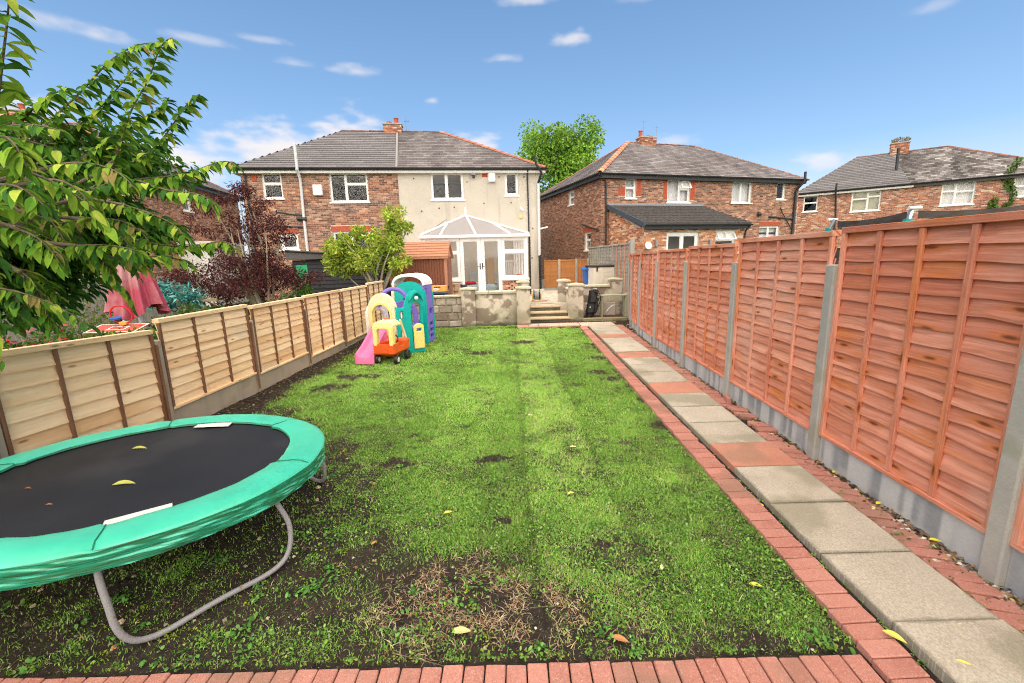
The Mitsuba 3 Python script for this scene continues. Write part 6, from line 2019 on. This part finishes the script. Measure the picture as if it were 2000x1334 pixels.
MY = MCA @ frame((0, 0, 0), (1, 0, 0), (0, 1, 0))
rear = round_rect(-.212, .212, .38, .865, .12).difference(round_rect(-.125, .125, .36, .72, .05))
m = cat(upright(rear, .09, MY @ frame((0, -.355, 0), (1, 0, 0), (0, 1, 0))), upright(rear.buffer(-.012), .115, MY @ frame((0, -.368, 0), (1, 0, 0), (0, 1, 0))))
vcput(ca, 'roof_frame', m, (.80, .72, .27))
crown = round_rect(-.212, .212, .74, .865, .12)
rows = []
for yy, dz, k in ((-.37, -.018, .95), (-.35, 0, 1), (-.12, .006, 1), (.03, -.012, .98), (.085, -.05, .93)):
    q = np.array(crown.exterior.coords)[:-1]
    rows.append(xf(np.stack([q[:, 0] * k, 0 * q[:, 0] + yy, np.where(q[:, 1] < .76, .78 + dz, q[:, 1] + dz)], -1), MY))
lv, lf_ = loft(rows)
nq = len(rows[0])
lv = np.vstack([lv, rows[0].mean(0), rows[-1].mean(0)])
caps = [[len(lv) - 2, (j + 1) % nq, j] for j in range(nq)] + [[len(lv) - 1, 4 * nq + j, 4 * nq + (j + 1) % nq] for j in range(nq)]
vcput(ca, 'roof', trimesh.Trimesh(lv, np.vstack([lf_[:, [0, 1, 2]], lf_[:, [0, 2, 3]], caps]), process=False), (.84, .77, .36))
for sx in (-1, 1):
    vsmooth(ca, 'windscreen_pillar', soft(xf(hull(boxv(*sorted((sx * .18, sx * .205)), .24, .28, .38, .42), boxv(*sorted((sx * .172, sx * .20)), .04, .085, .78, .82)), MCA), 1), (.82, .70, .40))
vcput(ca, 'seat', xf(box(-.16, .16, -.28, -.05, .26, .33, .02), MCA), (.5, .07, .015))
vcput(ca, 'steering_wheel', xf(tube([np.array([.09 * math.cos(a), .10 + .02 * math.sin(a), .44 + .085 * math.sin(a)]) for a in np.linspace(0, 2 * PI, 20)], .012, 6), MCA), (.02, .02, .02))
for sx in (-1, 1):
    for yy in (-.245, .245):
        w = put(ca, 'wheel', xf(lathe([(.05, -.035), (.088, -.035), (.095, -.02), (.095, .02), (.088, .035), (.05, .035)], 24), MCA @ frame((sx * .205, yy, .095), (0, 1, 0), (0, 0, 1), (1, 0, 0))), 'black_plastic', smooth=30)
        put(w, 'hub', xf(lathe([(0, -.036), (.052, -.033), (.052, .033), (0, .036)], 18), MCA @ frame((sx * .207, yy, .095), (0, 1, 0), (0, 0, 1), (1, 0, 0))), 'white_dull' if yy < 0 else 'black_plastic')

# ================================================================== neighbours' things
# closed parasol
um = thing('parasol', 'faded pink garden parasol, half closed, beyond the pale fence', 'parasol')
UC = np.array([-6.05, 7.0])
put(um, 'pole', tube([(UC[0], UC[1], .05), (UC[0] + .04, UC[1], 2.75)], .03, 10), 'white_upvc')
nn = 144
a = np.arange(nn) * 2 * PI / nn
rows = []
for q in np.linspace(0, 1, 12):
    R = .05 + .29 * q ** .9
    z = 2.72 - 1.42 * q
    pl_ = 1 + (.08 + .08 * q) * np.cos(a * 8) + (.06 + .05 * q) * np.cos(a * 19 + 1) + .04 * np.sin(a * 3)
    rows.append(np.stack([UC[0] + .02 + R * pl_ * np.cos(a), UC[1] + R * pl_ * np.sin(a), z + .09 * q * np.sin(a * 3 + 2) + .05 * q * np.cos(a)], -1))
put(um, 'canopy', loft(rows), 'fabric_pink', smooth=True)
put(um, 'brace', tube([(UC[0] - .25, UC[1] - .25, 1.0), (UC[0] + .02, UC[1], 1.45)], .016, 6), 'white_upvc')
put(um, 'base', lathe([(0, 0), (.28, 0), (.26, .06), (.06, .10), (0, .10)], 20, (UC[0], UC[1], -.03)), 'concrete')
# toy basketball stand, tipped over
bb = thing('basketball_hoop', 'toy basketball board with white lines and red hoop lying behind the pale fence', 'basketball hoop')
MB_ = frame((-6.12, 6.10, 1.12), (.80, .17, -.02), (-.18, .80, .13), (.02, -.13, .8))
put(bb, 'backboard', xf(box(0, .78, 0, .50, -.02, .0, .004), MB_), 'court_red')
ln = [box(0, .78, 0, .025, .001, .004), box(0, .78, .475, .50, .001, .004), box(0, .025, .026, .474, .001, .004), box(.755, .78, .026, .474, .001, .004), box(.26, .54, .14, .16, .001, .004), box(.26, .54, .33, .35, .001, .004), box(.26, .28, .161, .329, .001, .004), box(.52, .54, .161, .329, .001, .004)]
put(bb, 'court_lines', xf(cat(*ln), MB_), 'white_dull')
put(bb, 'hoop', xf(tube([np.array([.40 + .17 * math.cos(t_), .42 + .02, .20 + .17 * math.sin(t_)]) for t_ in np.linspace(0, 2 * PI, 28)], .014, 6, closed=False), MB_), 'cushion_red', smooth=40)
put(bb, 'bracket', xf(box(.34, .46, .40, .47, .0, .07, .006), MB_), 'crate_orange')
put(bb, 'ball_holder', xf(lathe([(0, 0), (.08, 0), (.085, .03), (0, .04)], 16, (.30, .44, .12)), MB_), 'bin_blue')
put(bb, 'stand', cat(box(-5.95, -5.89, 6.15, 6.21, 0, 1.1, .005), box(-5.70, -5.64, 6.25, 6.31, 0, 1.1, .005)), 'black_plastic')
mat('court_red', (.46, .085, .06), .6, .3, True)
# black shed with a green door
bs = thing('garden_shed', 'black boarded shed with a bright green door behind the maple', 'shed')
MS_ = house_frame((-7.45, 15.05), (.995, .10))
r = random.Random(77)
put(bs, 'wall', xf(box(0, 3.05, .03, 2.2, 0, 2.14), MS_), 'black_boards')
for k in range(15):
    z0 = .06 + k * .138
    for (u0, u1) in ((0, .10), (.50, 3.05)) if z0 < 1.98 else ((0, 3.05),):
        BOARD_NO[0] += 1
        b_ = np.array([[u0, .03, z0 + .15], [u1, .03, z0 + .15], [u1, .0, z0], [u0, .0, z0], [u0, .03, z0], [u1, .03, z0]])
        put(bs, 'weatherboard', (xf(b_, MS_), np.array([[0, 3, 2, 1], [3, 4, 5, 2]])), 'black_boards')
put(bs, 'door', xf(box(.11, .49, -.012, .02, .08, 1.98, .006), MS_), 'door_green', label='bright green door')
put(bs, 'door_poster', xf(box(.24, .48, -.02, -.013, .25, 1.35, .003), MS_), 'door_lime')
put(bs, 'roof', xf(trimesh.convex.convex_hull(np.vstack([boxv(-.12, 3.2, -.15, 2.3, 2.16, 2.2), boxv(-.12, 0.1, -.15, 2.3, 2.43, 2.47)])), MS_), 'deck')
put(bs, 'gutter', xf(tube([(-.12, -.17, 2.46), (3.2, -.17, 2.19)], .035, 8), MS_), 'black_plastic')
mat('black_boards', proc(lambda p, n, uv: mix((.020, .021, .026), (.055, .056, .066), fbm(p.x * 4, p.z * 60, 2, 3))), .8, .3, True)
mat('door_green', (.012, .32, .13), .5, .4, True)
mat('door_lime', (.14, .42, .08), .5, .4, True)
# neighbour's enclosed trampoline beyond the red fence
nt = thing('trampoline', "neighbour's netted trampoline on teal padded poles beyond the red fence", 'trampoline')
NCX, NCY, NR = 6.55, 6.35, 1.62
nang = [math.radians(q) for q in (137, 205, 250, 310, 10, 75)]
NPZ = 2.46
npt = [np.array([NCX + NR * math.cos(q), NCY + NR * math.sin(q)]) for q in nang]
for q in npt:
    pk = put(nt, 'pole', cat(tube([(q[0], q[1], 0), (q[0], q[1], 2.28), (q[0] + (NCX - q[0]) * .05, q[1] + (NCY - q[1]) * .05, NPZ + .03)], .03, 10)), 'chrome', smooth=40)
    put(pk, 'foam_sleeve', tube([(q[0], q[1], .8), (q[0], q[1], 2.25), (q[0] + (NCX - q[0]) * .02, q[1] + (NCY - q[1]) * .02, 2.34)], .062, 12), 'foam_teal', smooth=40)
    put(pk, 'pole_cap', tube([(q[0] + (NCX - q[0]) * .05 - .08, q[1], NPZ + .03), (q[0] + (NCX - q[0]) * .05 + .08, q[1], NPZ + .03)], .022, 8), 'white_dull')
for i in range(6):
    a_, b_ = npt[i], npt[(i + 1) % 6]
    c_ = np.array([NCX, NCY])
    a2, b2 = a_ + (c_ - a_) * .05, b_ + (c_ - b_) * .05
    n = 16
    s = np.linspace(.05, .95, n)
    P = a2 + (b2 - a2) * s[:, None]
    sag = .05 * np.sin(PI * s) ** .7
    rows = [np.stack([P[:, 0], P[:, 1], NPZ + .01 - sag], -1), np.stack([P[:, 0], P[:, 1], NPZ - .085 - sag * 1.2 + .015 * np.sin(s * 13)], -1)]
    put(nt, 'net_band', loft(rows, closed=False), 'net_band')
    put(nt, 'net_cord', tube(np.stack([P[:, 0], P[:, 1], NPZ - .085 - sag * 1.2 + .015 * np.sin(s * 13)], -1), .008, 5), 'black_plastic')
    s2 = np.linspace(0, 1, 12)
    P = a2 + (b2 - a2) * s2[:, None] + (c_ - (a2 + b2) / 2) * .06 * np.sin(PI * s2)[:, None]
    rows = [np.stack([P[:, 0], P[:, 1], NPZ - .42 - .06 * np.sin(PI * s2)], -1), np.stack([P[:, 0], P[:, 1], 0 * s2 + .85], -1)]
    put(nt, 'net', loft(rows, closed=False), 'net_mesh')
put(nt, 'mat', lathe([(0, .80), (1.5, .80), (1.5, .82), (0, .82)], 40, (NCX, NCY, 0)), 'mat_black')
put(nt, 'rim', tube([(NCX + 1.66 * math.cos(q), NCY + 1.66 * math.sin(q), .80) for q in np.arange(40) * 2 * PI / 40], .03, 8, closed=True), 'foam_teal')
mat('foam_teal', (.01, .27, .25), .6, .3, True)
mat('net_band', proc(lambda p, n, uv: mix((.03, .027, .025), (.12, .105, .095), fbm(p.x * 6, p.y * 6, p.z * 20, 3))), .8, .2, True)

# ================================================================== plants
def leaf_cloud(C, R, nleaf, r, size, aspect=.5, droop=.3, clump=0.0, shell=.35):
    """Leaf quads (bent into two faces) scattered through ellipsoids C (k,3) with radii R (k,3)."""
    C, R = np.asarray(C, float), np.asarray(R, float)
    w = np.prod(R, 1) ** .7
    i = r.choice(len(C), nleaf, p=w / w.sum())
    d = r.normal(size=(nleaf, 3))
    d /= np.linalg.norm(d, axis=1, keepdims=True)
    q = r.random(nleaf) ** shell
    p = C[i] + d * R[i] * q[:, None]
    ax = d * .6 + r.normal(size=(nleaf, 3)) * .7 + np.array([0, 0, -droop])
    ax /= np.linalg.norm(ax, axis=1, keepdims=True)
    sd = np.cross(ax, r.normal(size=(nleaf, 3)))
    sd /= np.linalg.norm(sd, axis=1, keepdims=True)
    nm = np.cross(sd, ax)
    L = size * r.uniform(.6, 1.35, nleaf)
    W = L * aspect / 2
    V = np.stack([p, p + ax * (L * .5)[:, None] + sd * W[:, None] + nm * (W * .3)[:, None], p + ax * L[:, None], p + ax * (L * .5)[:, None] - sd * W[:, None] + nm * (W * .3)[:, None]], 1)
    return V, np.array([[0, 1, 2], [0, 2, 3]]), i


def limbs(base, tips, r0, r, fork=.45):
    """A trunk from base to the fork and a limb to each tip: list of tubes."""
    base = np.array(base, float)
    out = []
    tips = np.array(tips, float)
    mid = base + (tips.mean(0) - base) * fork
    out.append(tube(spline([base, base + (mid - base) * .5 + r.normal(0, .03, 3), mid], 10), np.linspace(r0, r0 * .7, 10), 10))
    for t in tips:
        k = mid + (t - mid) * .5 + r.normal(0, .06, 3) * np.linalg.norm(t - mid)
        s = mid - (mid - base) * r.uniform(0, .25)
        out.append(tube(spline([s, k, t], 12), np.linspace(r0 * .45, r0 * .08, 12), 7))
    return out


def tree(name, label, catg, base, C, R, nleaf, size, pal, wts, r0, seed, bark='bark', aspect=.5, ntips=9, fork=.45, group=None, shell=.45, droop=.3):
    r = np.random.default_rng(seed)
    k = thing(name, label, catg, group)
    V, F, i = leaf_cloud(C, R, nleaf, r, size, aspect, droop, shell=shell)
    tone = r.normal(0, .16, len(C))
    c = tints(nleaf, r, pal, wts, .16) * (1 + tone[i])[:, None]
    tips = np.asarray(C)[r.choice(len(C), min(ntips, len(C)), replace=False)]
    ls = limbs(base, tips, r0, r, fork)
    put(k, 'trunk', ls[0], bark, smooth=40)
    for l in ls[1:]:
        put(k, 'limb', l, bark, smooth=40)
    mb = MB()
    mb.many(V, F, np.clip(c, .004, .9))
    mb.put(k, 'crown', 'vc_leaf', kind='stuff')
    return k


def blobs(c, rad, n, r, rr, zsq=1.0):
    """n blob centres scattered in an ellipsoid of radii rad."""
    d = r.normal(size=(n, 3))
    d /= np.linalg.norm(d, axis=1, keepdims=True)
    q = r.random(n) ** .45
    C = np.array(c) + d * np.array(rad) * q[:, None]
    return C, np.stack([np.full(n, rr), np.full(n, rr), np.full(n, rr * zsq)], 1) * r.uniform(.6, 1.3, (n, 1))


r = np.random.default_rng(61)
# tall tree far behind, in the gap between the houses
C1_, R1_ = blobs((4.0, 46, 11.6), (3.0, 2.6, 3.6), 26, r, 1.35)
C2_, R2_ = blobs((7.4, 46, 11.2), (2.4, 2.6, 3.4), 22, r, 1.3)
C3_, R3_ = blobs((5.6, 46, 7.4), (4.4, 2.6, 2.6), 24, r, 1.4)
tree('broadleaf_tree', 'tall light green tree standing behind the gap between the two nearest pairs of houses', 'tree', (5.4, 46, 0), np.vstack([C1_, C2_, C3_]), np.vstack([R1_, R2_, R3_]), 26000, .34, ((.20, .38, .055), (.29, .47, .08), (.12, .25, .04)), (4, 3, 2), .34, 62, ntips=14)
# golden green tree at the end of the pale fence
C, R = blobs((-4.30, 13.45, 2.25), (1.40, .85, .78), 56, r, .18, .8)
Ce, Re = blobs((-3.45, 13.4, 2.85), (.50, .45, .75), 20, r, .15)
Cd, Rd = blobs((-5.1, 13.4, 2.35), (.65, .5, .5), 16, r, .15)
tree('garden_tree', 'yellow green feathery tree at the far end of the pale fence', 'tree', (-3.92, 13.35, 0), np.vstack([C, Ce, Cd]), np.vstack([R, Re, Rd]), 8600, .125, ((.31, .44, .06), (.47, .57, .11), (.18, .30, .045), (.58, .54, .10)), (4, 3.4, 2, 1), .095, 63, 'bark_pale', .42, 16, .42)
# dark red maple
C, R = blobs((-6.0, 9.9, 1.75), (1.55, .9, .75), 46, r, .33, .6)
Ce, Re = blobs((-5.95, 9.9, 3.0), (1.45, .8, .95), 40, r, .24, .7)
tree('maple', 'dark purple leaved thinning maple behind the pale fence', 'maple', (-5.6, 10.0, 0), np.vstack([C, Ce]), np.vstack([R, Re]), 17500, .075, ((.085, .030, .034), (.125, .050, .045), (.055, .022, .028), (.19, .085, .06)), (4, 3, 3, 1), .08, 64, 'bark_pale', .30, 26, .28, droop=.5)
# shrubs along the left neighbour's side
def shrub(name, label, c, rad, n, nl, size, pal, wts, seed, rr=.22, aspect=.5):
    r = np.random.default_rng(seed)
    k = thing(name, label, 'shrub')
    C, R = blobs(c, rad, n, r, rr)
    C[:, 2] = np.maximum(C[:, 2], .05)
    V, F, i = leaf_cloud(C, R, nl, r, size, aspect)
    cc = tints(nl, r, pal, wts, .16)
    st = [tube([(c[0] + r.normal(0, .05), c[1] + r.normal(0, .05), 0), tuple(q)], [.018, .006], 5) for q in C[:14]]
    put(k, 'stems', cat(*st), 'bark')
    mb = MB()
    mb.many(V, F, np.clip(cc, .004, .9))
    mb.put(k, 'foliage', 'vc_leaf', kind='stuff')


GR = ((.06, .14, .025), (.10, .20, .04), (.035, .09, .02))
shrub('flowering_shrub', 'dark shrub with red pink flowers behind the nearest pale panel', (-5.55, 5.0, .9), (.75, .6, .62), 30, 5200, .07, GR + ((.60, .04, .07), (.70, .16, .18)), (4, 3, 3, 1.3, .7), 71)
shrub('green_shrub', 'feathery dark green shrub behind the step in the pale fence', (-5.55, 7.6, .85), (.75, .6, .5), 30, 6500, .07, GR, (4, 3, 2), 72, aspect=.3)
shrub('green_shrub', 'low yellow green plant beside the toy basketball board', (-5.2, 5.6, .85), (.45, .4, .38), 16, 2200, .06, ((.16, .24, .04), (.34, .36, .05), (.09, .17, .03)), (3, 1.4, 3), 73)
shrub('green_shrub', 'light twiggy shrub in front of the grey plank fence', (-7.9, 7.9, .9), (.9, .7, .7), 26, 1700, .08, ((.16, .22, .06), (.10, .16, .04), (.30, .20, .10)), (3, 3, 1), 74, aspect=.35)
shrub('green_shrub', 'dark green bush below the maple', (-6.3, 9.6, .6), (1.2, .6, .5), 26, 4500, .08, GR + ((.4, .38, .08),), (4, 3, 3, .3), 75)
shrub('green_shrub', 'bushy plant at the foot of the green shed door', (-7.0, 14.3, .8), (.6, .3, .7), 16, 2500, .09, GR, (3, 3, 2), 76)
# teal tarpaulin heap seen through the branches
tp = thing('tarpaulin', 'turquoise netting heaped beyond the parasol', 'tarpaulin')
C, R = blobs((-7.0, 9.0, 1.40), (.5, .3, .2), 12, np.random.default_rng(3), .16)
V, F, i = leaf_cloud(C, R, 1500, np.random.default_rng(4), .12, .22)
mb = MB()
mb.many(V, F, tints(1500, np.random.default_rng(5), ((.03, .22, .20), (.10, .36, .33), (.30, .50, .47), (.02, .10, .10)), (4, 3, 1.2, 4)))
put(tp, 'netting', mb.out(), 'vc_rough', color=mb.col)
put(tp, 'support', cat(box(-6.8, -6.7, 8.95, 9.05, 0, 1.5), box(-7.3, -6.1, 8.98, 9.02, 1.3, 1.36)), 'timber')
# ivy on the far house and weeds on its chimney
iv = thing('ivy', 'ivy climbing the wall and gutter of the far right house', 'ivy')
rr_ = np.random.default_rng(81)
C = np.array([[10.0 + .25 * math.sin(z * 3) * .8, -.12, z] for z in np.linspace(3.0, 6.6, 18)] + [[9.55 + .1 * math.sin(z * 4), -.1, z] for z in np.linspace(3, 4.6, 8)])
R = np.tile([.15, .09, .17], (len(C), 1)) * rr_.uniform(.6, 1.2, (len(C), 1))
V, F, i = leaf_cloud(C, R, 1300, rr_, .11, .8)
mb = MB()
mb.many(xf(V.reshape(-1, 3), H3).reshape(V.shape), F, tints(1300, rr_, ((.10, .20, .04), (.16, .27, .06), (.06, .13, .03)), (4, 3, 2)))
mb.put(iv, 'leaves', 'vc_leaf', kind='stuff')
put(iv, 'stem', xf(tube(spline([(9.9, -.05, 1.0), (9.95, -.05, 3), (10.1, -.06, 5), (10.0, -.3, 6.2)], 20), .03, 6), H3), 'bark')
wd = thing('chimney_weeds', 'weeds sprouting from the chimney top of the far right house', 'weeds')
C = np.array([[5.1, HD / 2, 9.2], [5.4, HD / 2, 9.25], [5.75, HD / 2, 9.2]])
V, F, i = leaf_cloud(C, np.tile([.16, .12, .18], (3, 1)), 420, rr_, .11, .35, -.4)
mb = MB()
mb.many(xf(V.reshape(-1, 3), H3).reshape(V.shape), F, tints(420, rr_, ((.14, .2, .05), (.30, .26, .10), (.3, .18, .08)), (3, 2, 1)))
mb.put(None, 'x', 'vc_leaf') if False else None
scene[wd] = ply(mb.out(), 'vc_leaf', color=mb.col)
bt = tree('broadleaf_tree', 'distant green treetop just left of the far right house', 'tree', (27.0, 52, 0), *blobs((27.0, 52, 6.2), (3.0, 2, 2.2), 14, np.random.default_rng(5), 1.2), 5000, .34, ((.12, .22, .035), (.19, .28, .05), (.07, .13, .025)), (4, 3, 2), .3, 66)

# ---------------------------------------------------------------- the cherry tree in the foreground
ch = thing('cherry_tree', 'leafy cherry tree leaning in from the left over the trampoline', 'tree')
cr_ = np.random.default_rng(91)
put(ch, 'trunk', tube(spline([(-5.05, 2.7, -.05), (-5.0, 2.75, .8), (-4.85, 2.8, 1.6), (-4.6, 2.85, 2.2)], 16), np.linspace(.13, .09, 16), 12), 'bark', smooth=40)
SHOOTS = [   # start, then way points; (depth fixes where along the view each stands)
    [(-2.845, 2.900, 2.505), (-2.424, 2.850, 2.671), (-2.220, 2.800, 2.945), (-2.052, 2.750, 3.088), (-1.934, 2.700, 3.205), (-1.818, 2.650, 3.239)],
    [(-3.157, 3.000, 2.756), (-2.936, 3.000, 2.936), (-2.676, 3.000, 3.122), (-2.445, 2.950, 3.249), (-2.235, 2.900, 3.313), (-2.062, 2.850, 3.308)],
    [(-3.013, 3.100, 2.512), (-2.593, 3.050, 2.657), (-2.290, 3.000, 2.768), (-2.107, 2.950, 2.888), (-1.956, 2.900, 2.993), (-1.843, 2.850, 3.025)],
    [(-3.153, 3.200, 2.495), (-2.666, 3.100, 2.583), (-2.249, 3.000, 2.590), (-2.018, 2.950, 2.610), (-1.771, 2.900, 2.652), (-1.682, 2.850, 2.606)],
    [(-3.050, 3.000, 2.202), (-2.456, 2.900, 2.189), (-2.118, 2.800, 2.137), (-1.889, 2.750, 2.139), (-1.741, 2.700, 2.149), (-1.639, 2.650, 2.096)],
    [(-2.728, 2.800, 2.432), (-2.345, 2.750, 2.386), (-2.130, 2.700, 2.315), (-1.981, 2.650, 2.248), (-1.890, 2.600, 2.169)],
    [(-2.146, 1.900, 2.483), (-2.047, 1.900, 2.674), (-1.981, 1.900, 2.840), (-1.933, 1.900, 2.965), (-1.895, 1.900, 3.087)],
    [(-2.689, 2.600, 2.235), (-2.400, 2.550, 2.109), (-2.296, 2.500, 2.034), (-2.252, 2.500, 1.918)],
    [(-2.720, 2.400, 2.034), (-2.615, 2.400, 1.934), (-2.583, 2.400, 1.806), (-2.567, 2.400, 1.676)],
    [(-1.976, 1.700, 2.433), (-1.795, 1.650, 2.472), (-1.695, 1.600, 2.429), (-1.674, 1.600, 2.353)],
    [(-2.004, 1.700, 2.327), (-1.836, 1.650, 2.311), (-1.703, 1.600, 2.285), (-1.644, 1.600, 2.232)],
    [(-2.349, 2.200, 2.416), (-2.123, 2.150, 2.421), (-1.970, 2.100, 2.345), (-1.921, 2.100, 2.241)],
    [(-2.310, 2.300, 2.505), (-2.057, 2.200, 2.506), (-1.861, 2.150, 2.464), (-1.728, 2.100, 2.372)],
    [(-3.079, 2.900, 2.881), (-2.877, 2.850, 2.963), (-2.705, 2.800, 3.013), (-2.541, 2.750, 3.047)],
    [(-2.764, 2.600, 2.294), (-2.375, 2.500, 2.275), (-2.133, 2.450, 2.264), (-1.945, 2.400, 2.148)],
    [(-2.783, 2.700, 2.153), (-2.467, 2.650, 2.098), (-2.187, 2.600, 2.060), (-2.004, 2.600, 2.070), (-1.888, 2.600, 2.007)],
    [(-2.859, 2.400, 1.927), (-2.697, 2.350, 1.898), (-2.612, 2.300, 1.845), (-2.585, 2.300, 1.790)],
    [(-3.194, 3.100, 2.780), (-2.926, 3.100, 2.901), (-2.650, 3.050, 3.020), (-2.411, 3.000, 3.162), (-2.304, 3.000, 3.248)],
    [(-3.010, 3.100, 2.677), (-2.698, 3.050, 2.787), (-2.464, 3.000, 2.893), (-2.286, 3.000, 2.965), (-2.101, 2.950, 3.048)],
    [(-2.526, 2.500, 2.361), (-2.239, 2.450, 2.422), (-1.968, 2.400, 2.459), (-1.752, 2.350, 2.394), (-1.540, 2.300, 2.349), (-1.494, 2.300, 2.310)],
    [(-2.470, 2.300, 2.159), (-2.190, 2.250, 2.124), (-1.965, 2.200, 2.116), (-1.843, 2.200, 2.088)],
    [(-2.308, 2.000, 2.231), (-2.128, 1.950, 2.179), (-1.980, 1.900, 2.108), (-1.934, 1.900, 2.021)],
]
HUB = np.array([-4.25, 2.9, 2.35])
LPAL = ((.10, .235, .030), (.22, .37, .045), (.055, .15, .035), (.38, .48, .075), (.30, .24, .09))
LW = np.array((4, 3.2, 2.4, 1.5, .35))
LW = LW / LW.sum()
leafv = [leaf_shape(1.0, w, c) for w, c in ((.36, .35), (.40, .5), (.32, .25), (.44, .4))]
VAR = []
for i, (lv_, lf_) in enumerate(leafv):
    for j in range(6):
        c = np.array(LPAL[cr_.choice(5, p=LW)]) * (1 + cr_.normal(0, .12))
        VAR.append(ply((lv_, lf_), 'vc_leaf', color=np.tile(np.clip(c, .01, .9), (len(lv_), 1))))
stuff = MB()
big = []


def leaf_at(p, ax, up, L, single, pal=None):
    ax = ax / np.linalg.norm(ax)
    sd = np.cross(up, ax)
    sd /= np.linalg.norm(sd) + 1e-9
    nm = np.cross(ax, sd)
    M = np.eye(4)
    M[:3, 0], M[:3, 1], M[:3, 2], M[:3, 3] = ax * L, sd * L, nm * L, p
    if single:
        big.append((L / np.linalg.norm(p - np.array([0, 0, 2.0])), M))
    else:
        add_stuff(M, pal)


INNER_SHADE = ((.060, .165, .030), (.085, .21, .035), (.040, .115, .028), (.12, .25, .04), (.10, .17, .03))  # deeper greens for the fill leaves: shade inside the crown put into their colour


def add_stuff(M, pal=None):
    lv_, lf_ = leafv[cr_.integers(0, 4)]
    c = np.array((pal or LPAL)[cr_.choice(5, p=LW)]) * (1 + cr_.normal(0, .14))
    stuff.add(xf(lv_, M), lf_, np.clip(c, .01, .9))


def leafy(P, n, L0, single, spread=.5, start=.15):
    """Leaves set alternately along a shoot, hanging to either side."""
    P = spline(P, 60)
    for k in range(n):
        t = start + (1 - start) * (k + cr_.uniform(0, .6)) / n
        i = min(int(t * 59), 58)
        p = P[i] + (P[i + 1] - P[i]) * (t * 59 - i)
        d = P[i + 1] - P[i]
        d /= np.linalg.norm(d)
        s = np.cross(d, [0, 0, 1.0])
        s /= np.linalg.norm(s) + 1e-9
        side = 1 if k % 2 else -1
        ax = d * cr_.uniform(.25, .8) + s * side * cr_.uniform(.35, .9) + np.array([0, 0, -cr_.uniform(.25, .95)]) + cr_.normal(0, .16, 3)
        up = np.array([0, 0, 1.0]) + s * side * .5 + cr_.normal(0, .3, 3)
        leaf_at(p, ax, up, L0 * cr_.uniform(.7, 1.25) * (1 - .3 * max(0, t - .75) * 2), single)


for i, S in enumerate(SHOOTS):
    S = [np.array(q, float) for q in S]
    P = spline(S, 40)
    put(ch, 'shoot', tube(P, np.linspace(.008, .0025, 40), 6), 'bark', smooth=40)
    near = np.linalg.norm(S[-1] - np.array([0, 0, 2.0]))
    Ln = sum(np.linalg.norm(b - a) for a, b in zip(S[:-1], S[1:]))
    leafy(S, int(Ln / (.045 if i == 6 else .0185)) + 5, .094 if near > 2.2 else .080, True)
    leafy(S, int(Ln / .032) + 3, .092, False)
# inner limbs and their twigs, thickly leaved
for k in range(120):
    i = k % len(SHOOTS)
    st_ = np.array(SHOOTS[i][0], float)
    a = HUB + (st_ - HUB) * cr_.uniform(.35, 1.05) + cr_.normal(0, .12, 3)
    d = cr_.normal(0, 1, 3) * np.array([.8, .5, .7]) + np.array([.35, -.05, -.15])
    d /= np.linalg.norm(d)
    Lt = cr_.uniform(.25, .55)
    P = [a, a + d * Lt * .5 + [0, 0, .03], a + d * Lt + [0, 0, -.05]]
    put(ch, 'twig', tube(spline(P, 12), np.linspace(.006, .002, 12), 5), 'bark')
    leafy(P, int(Lt / .016), .088, False, start=.0)
for i, S in enumerate(SHOOTS):
    if i in (6, 9, 10):
        continue
    b = np.array(S[0], float)
    k = HUB + (b - HUB) * .5 + cr_.normal(0, .08, 3)
    put(ch, 'limb', tube(spline([HUB + cr_.normal(0, .05, 3), k, b, np.array(S[1], float)], 24), np.linspace(.03, .008, 24), 8), 'bark', smooth=40)
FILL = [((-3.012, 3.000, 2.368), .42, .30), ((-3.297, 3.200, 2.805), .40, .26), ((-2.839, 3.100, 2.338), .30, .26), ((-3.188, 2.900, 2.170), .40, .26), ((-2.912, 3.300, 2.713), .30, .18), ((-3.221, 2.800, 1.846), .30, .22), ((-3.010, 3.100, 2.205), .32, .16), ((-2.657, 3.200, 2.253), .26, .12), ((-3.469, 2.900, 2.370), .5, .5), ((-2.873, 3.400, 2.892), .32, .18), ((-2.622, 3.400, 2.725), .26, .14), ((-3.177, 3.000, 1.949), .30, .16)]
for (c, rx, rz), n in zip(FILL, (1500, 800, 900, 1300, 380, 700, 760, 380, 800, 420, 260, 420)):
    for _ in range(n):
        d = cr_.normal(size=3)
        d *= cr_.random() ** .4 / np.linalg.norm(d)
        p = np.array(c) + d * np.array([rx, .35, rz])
        leaf_at(p, np.array([d[0] + .3, d[1] * .4, -.6]) + cr_.normal(0, .5, 3), np.array([0, 0, 1.0]) + cr_.normal(0, .35, 3), .085 * cr_.uniform(.55, 1.3), False, INNER_SHADE)
big.sort(key=lambda q: -q[0])
for k, (s, M) in enumerate(big):
    if k < 300:
        put(ch, 'leaf', dict(VAR[cr_.integers(0, len(VAR))]), None, to_world=T4(M.tolist()))
    else:
        add_stuff(M)
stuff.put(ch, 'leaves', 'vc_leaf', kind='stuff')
